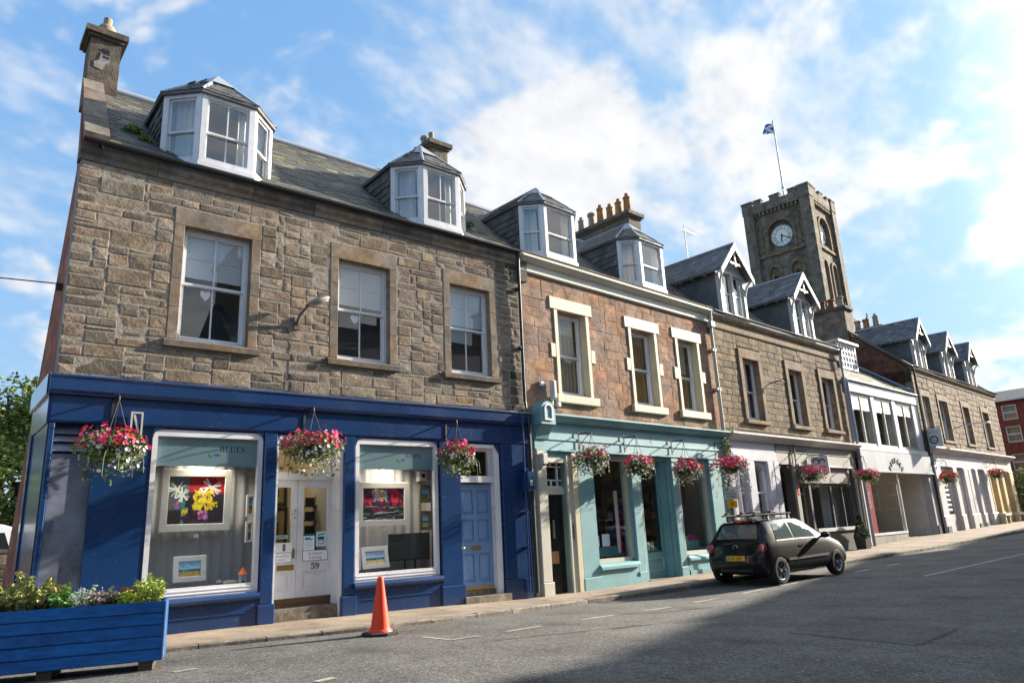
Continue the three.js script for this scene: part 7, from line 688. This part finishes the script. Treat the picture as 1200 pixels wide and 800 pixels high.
for (const [x, y, w, h, l] of [[4.95, 2.3, 0.5, 0.45, 'black framed print high on the warm gallery wall'], [4.95, 1.55, 0.6, 0.85, 'tall black framed print on the warm gallery wall'], [5.75, 2.25, 0.45, 0.5, 'red spotted black framed print on the warm gallery wall'], [5.75, 1.5, 0.5, 0.9, 'long black framed print on the warm gallery wall']]) picture(l, x + 0.1, y, -2.97, w, h, 0.05, M.black, (g, a, b) => { g.fillStyle = '#8a7a50'; g.fillRect(0, 0, a, b); g.fillStyle = '#3a3020'; g.fillRect(a * 0.3, b * 0.3, a * 0.4, b * 0.4); });
{ const P = thing('card_rack', 'dark wire card rack inside the gallery doors', 'rack', [5.95, 0.33, -1.2]); part('rack_post', bx(-0.02, 0.02, 0, 1.75, -0.02, 0.02), M.black, P); for (let k = 0; k < 5; k++) part('rack_shelf', [bx(-0.22, 0.22, 0.5 + k * 0.26, 0.53 + k * 0.26, -0.1, 0.1), bx(-0.2, 0.2, 0.53 + k * 0.26, 0.68 + k * 0.26, -0.05, -0.04)], M.black, P); }
// teal shop: goods behind the glass
{ const G = [10.28, 0, 0], add = (name, label, cat, geos, m) => single(name, geos, m, label, cat, G, A2); add('price_card', 'left white card in the first teal shop window', 'card', bx(2.2, 2.44, 0.8, 1.05, -0.27, -0.26), mat([0.6, 0.7, 0.85])); add('price_card', 'right white card in the first teal shop window', 'card', bx(2.55, 2.82, 0.8, 1.08, -0.27, -0.26), mat([0.65, 0.75, 0.85])); const gar = thing('heart_garland', 'vertical garland of red hearts in the first teal shop window', 'garland', G, A2); part('ribbon', bx(3.14, 3.26, 0.62, 2.1, -0.3, -0.29), M.white, gar); for (let k = 0; k < 10; k++) part('fabric_heart', heart(3.27, 0.7 + k * 0.145, -0.3, 0.055), mat([0.5, 0.02, 0.03], { roughness: 0.9 }), gar);
  const sh = thing('stock_shelves', 'shelves of colourful fabric in the second teal shop window', 'shelves', G, A2); part('shelf_frame', [bx(4.3, 4.34, 0, 2.7, -2.0, -1.6), bx(6.5, 6.54, 0, 2.7, -2.0, -1.6), ...[0.5, 0.95, 1.4, 1.85, 2.3].map((y) => bx(4.34, 6.5, y, y + 0.03, -2.0, -1.6))], frameGold, sh); const r = RNG(6), cc = [[0.5, 0.04, 0.08], [0.04, 0.12, 0.35], [0.4, 0.3, 0.08], [0.05, 0.25, 0.25], [0.45, 0.45, 0.4], [0.5, 0.15, 0.03], [0.3, 0.03, 0.25]]; for (const y of [0.53, 0.98, 1.43, 1.88]) for (let x = 4.4; x < 6.35; x += 0.24) part('folded_cloth', bx(x, x + 0.2, y, y + 0.1 + r() * 0.22, -1.95, -1.6), mat(cc[Math.floor(r() * 7)], { map: T.fabric, roughness: 1 }), sh);
  [['patchwork cushion heaped in the second teal shop window', 5.85, [0.1, 0.2, 0.5]], ['pale cushion beside the patchwork one in the teal shop', 6.2, [0.55, 0.5, 0.4]], ['pink cushion at the right of the teal shop window', 6.55, [0.6, 0.05, 0.25]]].forEach(([l, x, c]) => { const g = new THREE.SphereGeometry(1, 16, 10).scale(0.2, 0.16, 0.1); add('cushion', l, 'cushion', g.translate(x, 0.78, -0.5), mat(c, { map: T.fabric, roughness: 1 })); }); [[6.35, [0.35, 0.15, 0.05], 'brown scarf hanging in the second teal shop window'], [6.6, [0.5, 0.05, 0.35], 'magenta scarf hanging in the second teal shop window'], [6.1, [0.5, 0.5, 0.45], 'cream scarf hanging in the second teal shop window']].forEach(([x, c, l]) => add('hanging_scarf', l, 'scarf', pleats(x - 0.08, x + 0.08, 1.0, 2.4, -0.75, 0.03, 0.08, 4), mat(c, { map: T.fabric, roughness: 1 }))); const man = thing('tall_candle', 'cream candles on the sill behind the teal shop door', 'candles', G, A2); for (const x of [4.42, 4.62, 4.82]) part('candle', cyl(0.06, 0.06, 0.22, x, 0.6, -0.55, 14), M.creamPale, man); part('candle_shelf', bx(4.1, 5.0, 0.55, 0.6, -0.75, -0.4), M.tealDark, man);
}
// white shop goods
{ const G = [10.28, 0, 0]; const m1 = (l, x, c) => { const P = thing('clothes_rail', l, 'clothes rail', G, A2); part('rail', [bx(x - 0.5, x + 0.5, 1.7, 1.73, -1.2, -1.17), bx(x - 0.5, x - 0.47, 0.24, 1.7, -1.2, -1.17), bx(x + 0.47, x + 0.5, 0.24, 1.7, -1.2, -1.17)], M.steel, P); for (let k = 0; k < 6; k++) part('garment', bx(x - 0.42 + k * 0.14, x - 0.34 + k * 0.14, 0.7, 1.66, -1.4, -1.0), mat(c[k % c.length], { map: T.fabric, roughness: 1 }), P); }; m1('clothes rail with dark garments in the lit white shop', 19.0, [[0.05, 0.07, 0.1], [0.2, 0.2, 0.2], [0.1, 0.12, 0.1]]); m1('second clothes rail with pale garments in the lit white shop', 20.2, [[0.3, 0.3, 0.32], [0.12, 0.1, 0.1], [0.4, 0.36, 0.3]]); }

// ================================================================ signs, lamps, small fittings
{ const P = thing('floodlight', 'oval grey floodlight on a bracket between the first two stone house windows', 'lamp', [4.95, 5.1, 0]); part('lamp_head', new THREE.SphereGeometry(1, 20, 12).scale(0.22, 0.06, 0.13).rotateZ(0.42).translate(0.3, 0.35, 0.28), mat([0.3, 0.29, 0.26], { roughness: 0.6 }), P); part('lamp_glass', new THREE.SphereGeometry(1, 18, 10).scale(0.17, 0.03, 0.11).rotateZ(0.42).translate(0.33, 0.31, 0.29), mat([0.35, 0.33, 0.26], { roughness: 0.15 }), P); part('arm', [tube([[0, -0.1, 0.02], [0.0, 0.05, 0.16], [0.12, 0.24, 0.26]], 0.03), bx(-0.05, 0.05, -0.18, 0.05, 0.01, 0.05)], M.dressedDark, P); part('cable', tube([[0, -0.15, 0.03], [0.01, -0.8, 0.03], [0.0, -1.3, 0.03]], 0.005, 5, 8), M.dressed, P); }
{ const P = thing('bracket_frame', 'small white wooden frame with a diagonal brace above the first gallery window', 'frame', [2.38, 2.9, 0.09]); part('frame_bars', [bx(0, 0.025, 0, 0.36, 0, 0.03), bx(0.145, 0.17, 0, 0.36, 0, 0.03), bx(0.025, 0.145, 0.335, 0.36, 0, 0.03)], M.whiteOld, P); part('brace', box6([0.03, 0.33, 0.005], [0.06, 0.33, 0.005], [0.15, 0, 0.005], [0.12, 0, 0.005], [0.03, 0.33, 0.02], [0.06, 0.33, 0.02], [0.15, 0, 0.02], [0.12, 0, 0.02]), M.whiteOld, P); }
{ const o = onB2(7.32, 0, 0.42), P = thing('parking_sign', 'grey post with a white parking plate above a yellow plate', 'sign', [o[0], gnd(o[0]), o[2]], A2 - 0.5); part('post', cyl(0.03, 0.03, 2.35, 0, 0, 0, 10), M.castIron, P); const t = (w, h, y, d) => { part('sign_plate', bx(-w / 2, w / 2, y - h / 2, y + h / 2, 0.034, 0.04), M.steel, P); const q = part('sign_face', plane(w, h), flat(canvasTex(128, Math.round(128 * h / w), d), { roughness: 0.4 }), P); q.position.set(0, y, 0.043); }; t(0.42, 0.36, 2.02, (g, w, h) => { g.fillStyle = '#c9cbc8'; g.fillRect(0, 0, w, h); g.fillStyle = '#2345a8'; g.fillRect(10, 10, 26, 26); g.fillStyle = '#fff'; g.font = 'bold 24px sans-serif'; g.fillText('P', 15, 32); g.fillStyle = '#666'; for (let k = 0; k < 4; k++) g.fillRect(14, 50 + k * 14, 96, 6); }); t(0.3, 0.2, 1.72, (g, w, h) => { g.fillStyle = '#e8a90c'; g.fillRect(0, 0, w, h); g.strokeStyle = '#3a2a05'; g.lineWidth = 8; g.beginPath(); g.moveTo(40, 60); g.lineTo(64, 24); g.lineTo(84, 40); g.lineTo(58, 62); g.stroke(); }); }
{ const P = thing('hanging_sign', 'pale hanging sign with a dark ring emblem beside the last stone house', 'sign', [35.25, 4.02, -0.72]); part('board', bx(-0.03, 0.03, 0, 0.8, -0.72, 0), mat([0.5, 0.52, 0.52], { map: T.paint }), P); const q = part('emblem', plane(0.72, 0.8), flat(canvasTex(200, 222, (g, w, h) => { g.fillStyle = '#b4babb'; g.fillRect(0, 0, w, h); g.strokeStyle = '#1c2126'; g.lineWidth = 16; g.beginPath(); g.arc(105, 140, 42, 0, 7); g.stroke(); g.lineWidth = 9; g.beginPath(); g.moveTo(95, 125); g.lineTo(100, 145); g.lineTo(118, 150); g.stroke(); g.lineWidth = 5; g.beginPath(); g.arc(100, 150, 110, 4.2, 5.2); g.stroke(); })), P); q.rotation.y = -Math.PI / 2; q.position.set(-0.034, 0.4, -0.36); part('arm', tube([[0, 0.86, -0.95], [0, 0.86, 0.02]], 0.02, 6, 2), M.black, P); }
{ const o = onB2(13.2, 2.62, 0), P = thing('projecting_sign', 'white and grey projecting sign above the pink basket of the grey shop', 'sign', o, A2); part('board', bx(-0.03, 0.03, 0, 0.58, 0.1, 0.68), M.offwhite, P); const q = part('sign_print', plane(0.58, 0.58), flat(canvasTex(128, 128, (g) => { g.fillStyle = '#c2c6c4'; g.fillRect(0, 0, 128, 128); g.strokeStyle = '#5a5552'; g.lineWidth = 12; g.beginPath(); g.arc(38, 40, 22, 3, 6.5); g.arc(84, 44, 20, 3.4, 6.4); g.stroke(); g.fillStyle = '#8a4a44'; g.fillRect(60, 76, 50, 10); g.fillRect(60, 98, 50, 5); })), P); q.rotation.y = -Math.PI / 2; q.position.set(-0.034, 0.29, 0.39); part('arm', tube([[0, 0.62, 0.04], [0, 0.62, 0.7]], 0.015, 6, 2), M.black, P); }
{ const x = 25.85, P = thing('topiary_pot', 'clipped cone shrub in a dark square pot beside the grey shop', 'potted shrub', [x, gnd(x), -0.5]); part('pot', box6([-0.17, 0, -0.17], [0.17, 0, -0.17], [0.21, 0.42, -0.21], [-0.21, 0.42, -0.21], [-0.17, 0, 0.17], [0.17, 0, 0.17], [0.21, 0.42, 0.21], [-0.21, 0.42, 0.21]), mat([0.05, 0.045, 0.04], { roughness: 0.7 }), P); part('foliage', leafCloud(2600, (r) => { const h = Math.pow(r(), 1.4), a = r() * 6.28, q = 0.27 * (1 - h * 0.85) * Math.sqrt(0.4 + 0.6 * r()); return [Math.cos(a) * q, 0.42 + h * 0.75, Math.sin(a) * q]; }, 0.06, [[0.05, 0.1, 0.025], [0.07, 0.13, 0.03]], 4), M.leaf, P); part('stem', cyl(0.02, 0.015, 0.3, 0, 0.3, 0, 6), mat([0.1, 0.07, 0.04]), P); }
// weeds and moss on the roofs and ledges
const weed = (label, p, sx, sy, sz, n, seed, cols = [[0.12, 0.22, 0.02], [0.09, 0.17, 0.02], [0.2, 0.26, 0.03]]) => single('weed_tuft', leafCloud(n, (r) => { const b = inBall(r); return [b[0] * sx, Math.abs(b[1]) * sy, b[2] * sz]; }, 0.055, cols, seed), M.leaf, label, 'weed', p);
{ const sl = (x, z) => [x, 7.57 - z * 0.88 + 0.02, z]; weed('bright green weed on the slates beside the chimney gable', sl(2.22, -0.95), 0.2, 0.14, 0.16, 190, 1); weed('smaller weed lower on the slates beside the chimney gable', sl(2.38, -0.68), 0.11, 0.1, 0.08, 80, 2); weed('moss cushion on the slates right of the second bay dormer', sl(9.42, -0.75), 0.14, 0.16, 0.22, 130, 3, [[0.1, 0.14, 0.03], [0.14, 0.16, 0.04]]); weed('green weed in the gutter between the red and buff houses', onB2(8.05, 7.5, 0.05), 0.25, 0.2, 0.1, 130, 4); weed('reddish dead stems in the valley of the red house', onB2(7.1, 8.05, -0.55), 0.25, 0.5, 0.12, 90, 5, [[0.2, 0.07, 0.03], [0.14, 0.06, 0.03]]); weed('weed on the ledge of the lilac shop', onB2(8.3, 3.8, 0.15), 0.12, 0.14, 0.08, 50, 6); weed('weed along the teal cornice', onB2(5.2, 3.79, 0.12), 0.25, 0.06, 0.06, 50, 7, [[0.25, 0.26, 0.04]]); weed('weed on the teal cornice near the downpipe', onB2(6.9, 3.79, 0.12), 0.16, 0.06, 0.06, 40, 8, [[0.25, 0.26, 0.04]]); weed('grass along the eaves of the white framed house', onB2(22.4, 6.44, 0.05), 1.2, 0.12, 0.08, 160, 9, [[0.3, 0.3, 0.05], [0.2, 0.24, 0.04]]); weed('weed on the far chimney head', [34.94, 11.25, -3.9], 0.4, 0.3, 0.3, 90, 10); }
renderer.render(scene, camera);
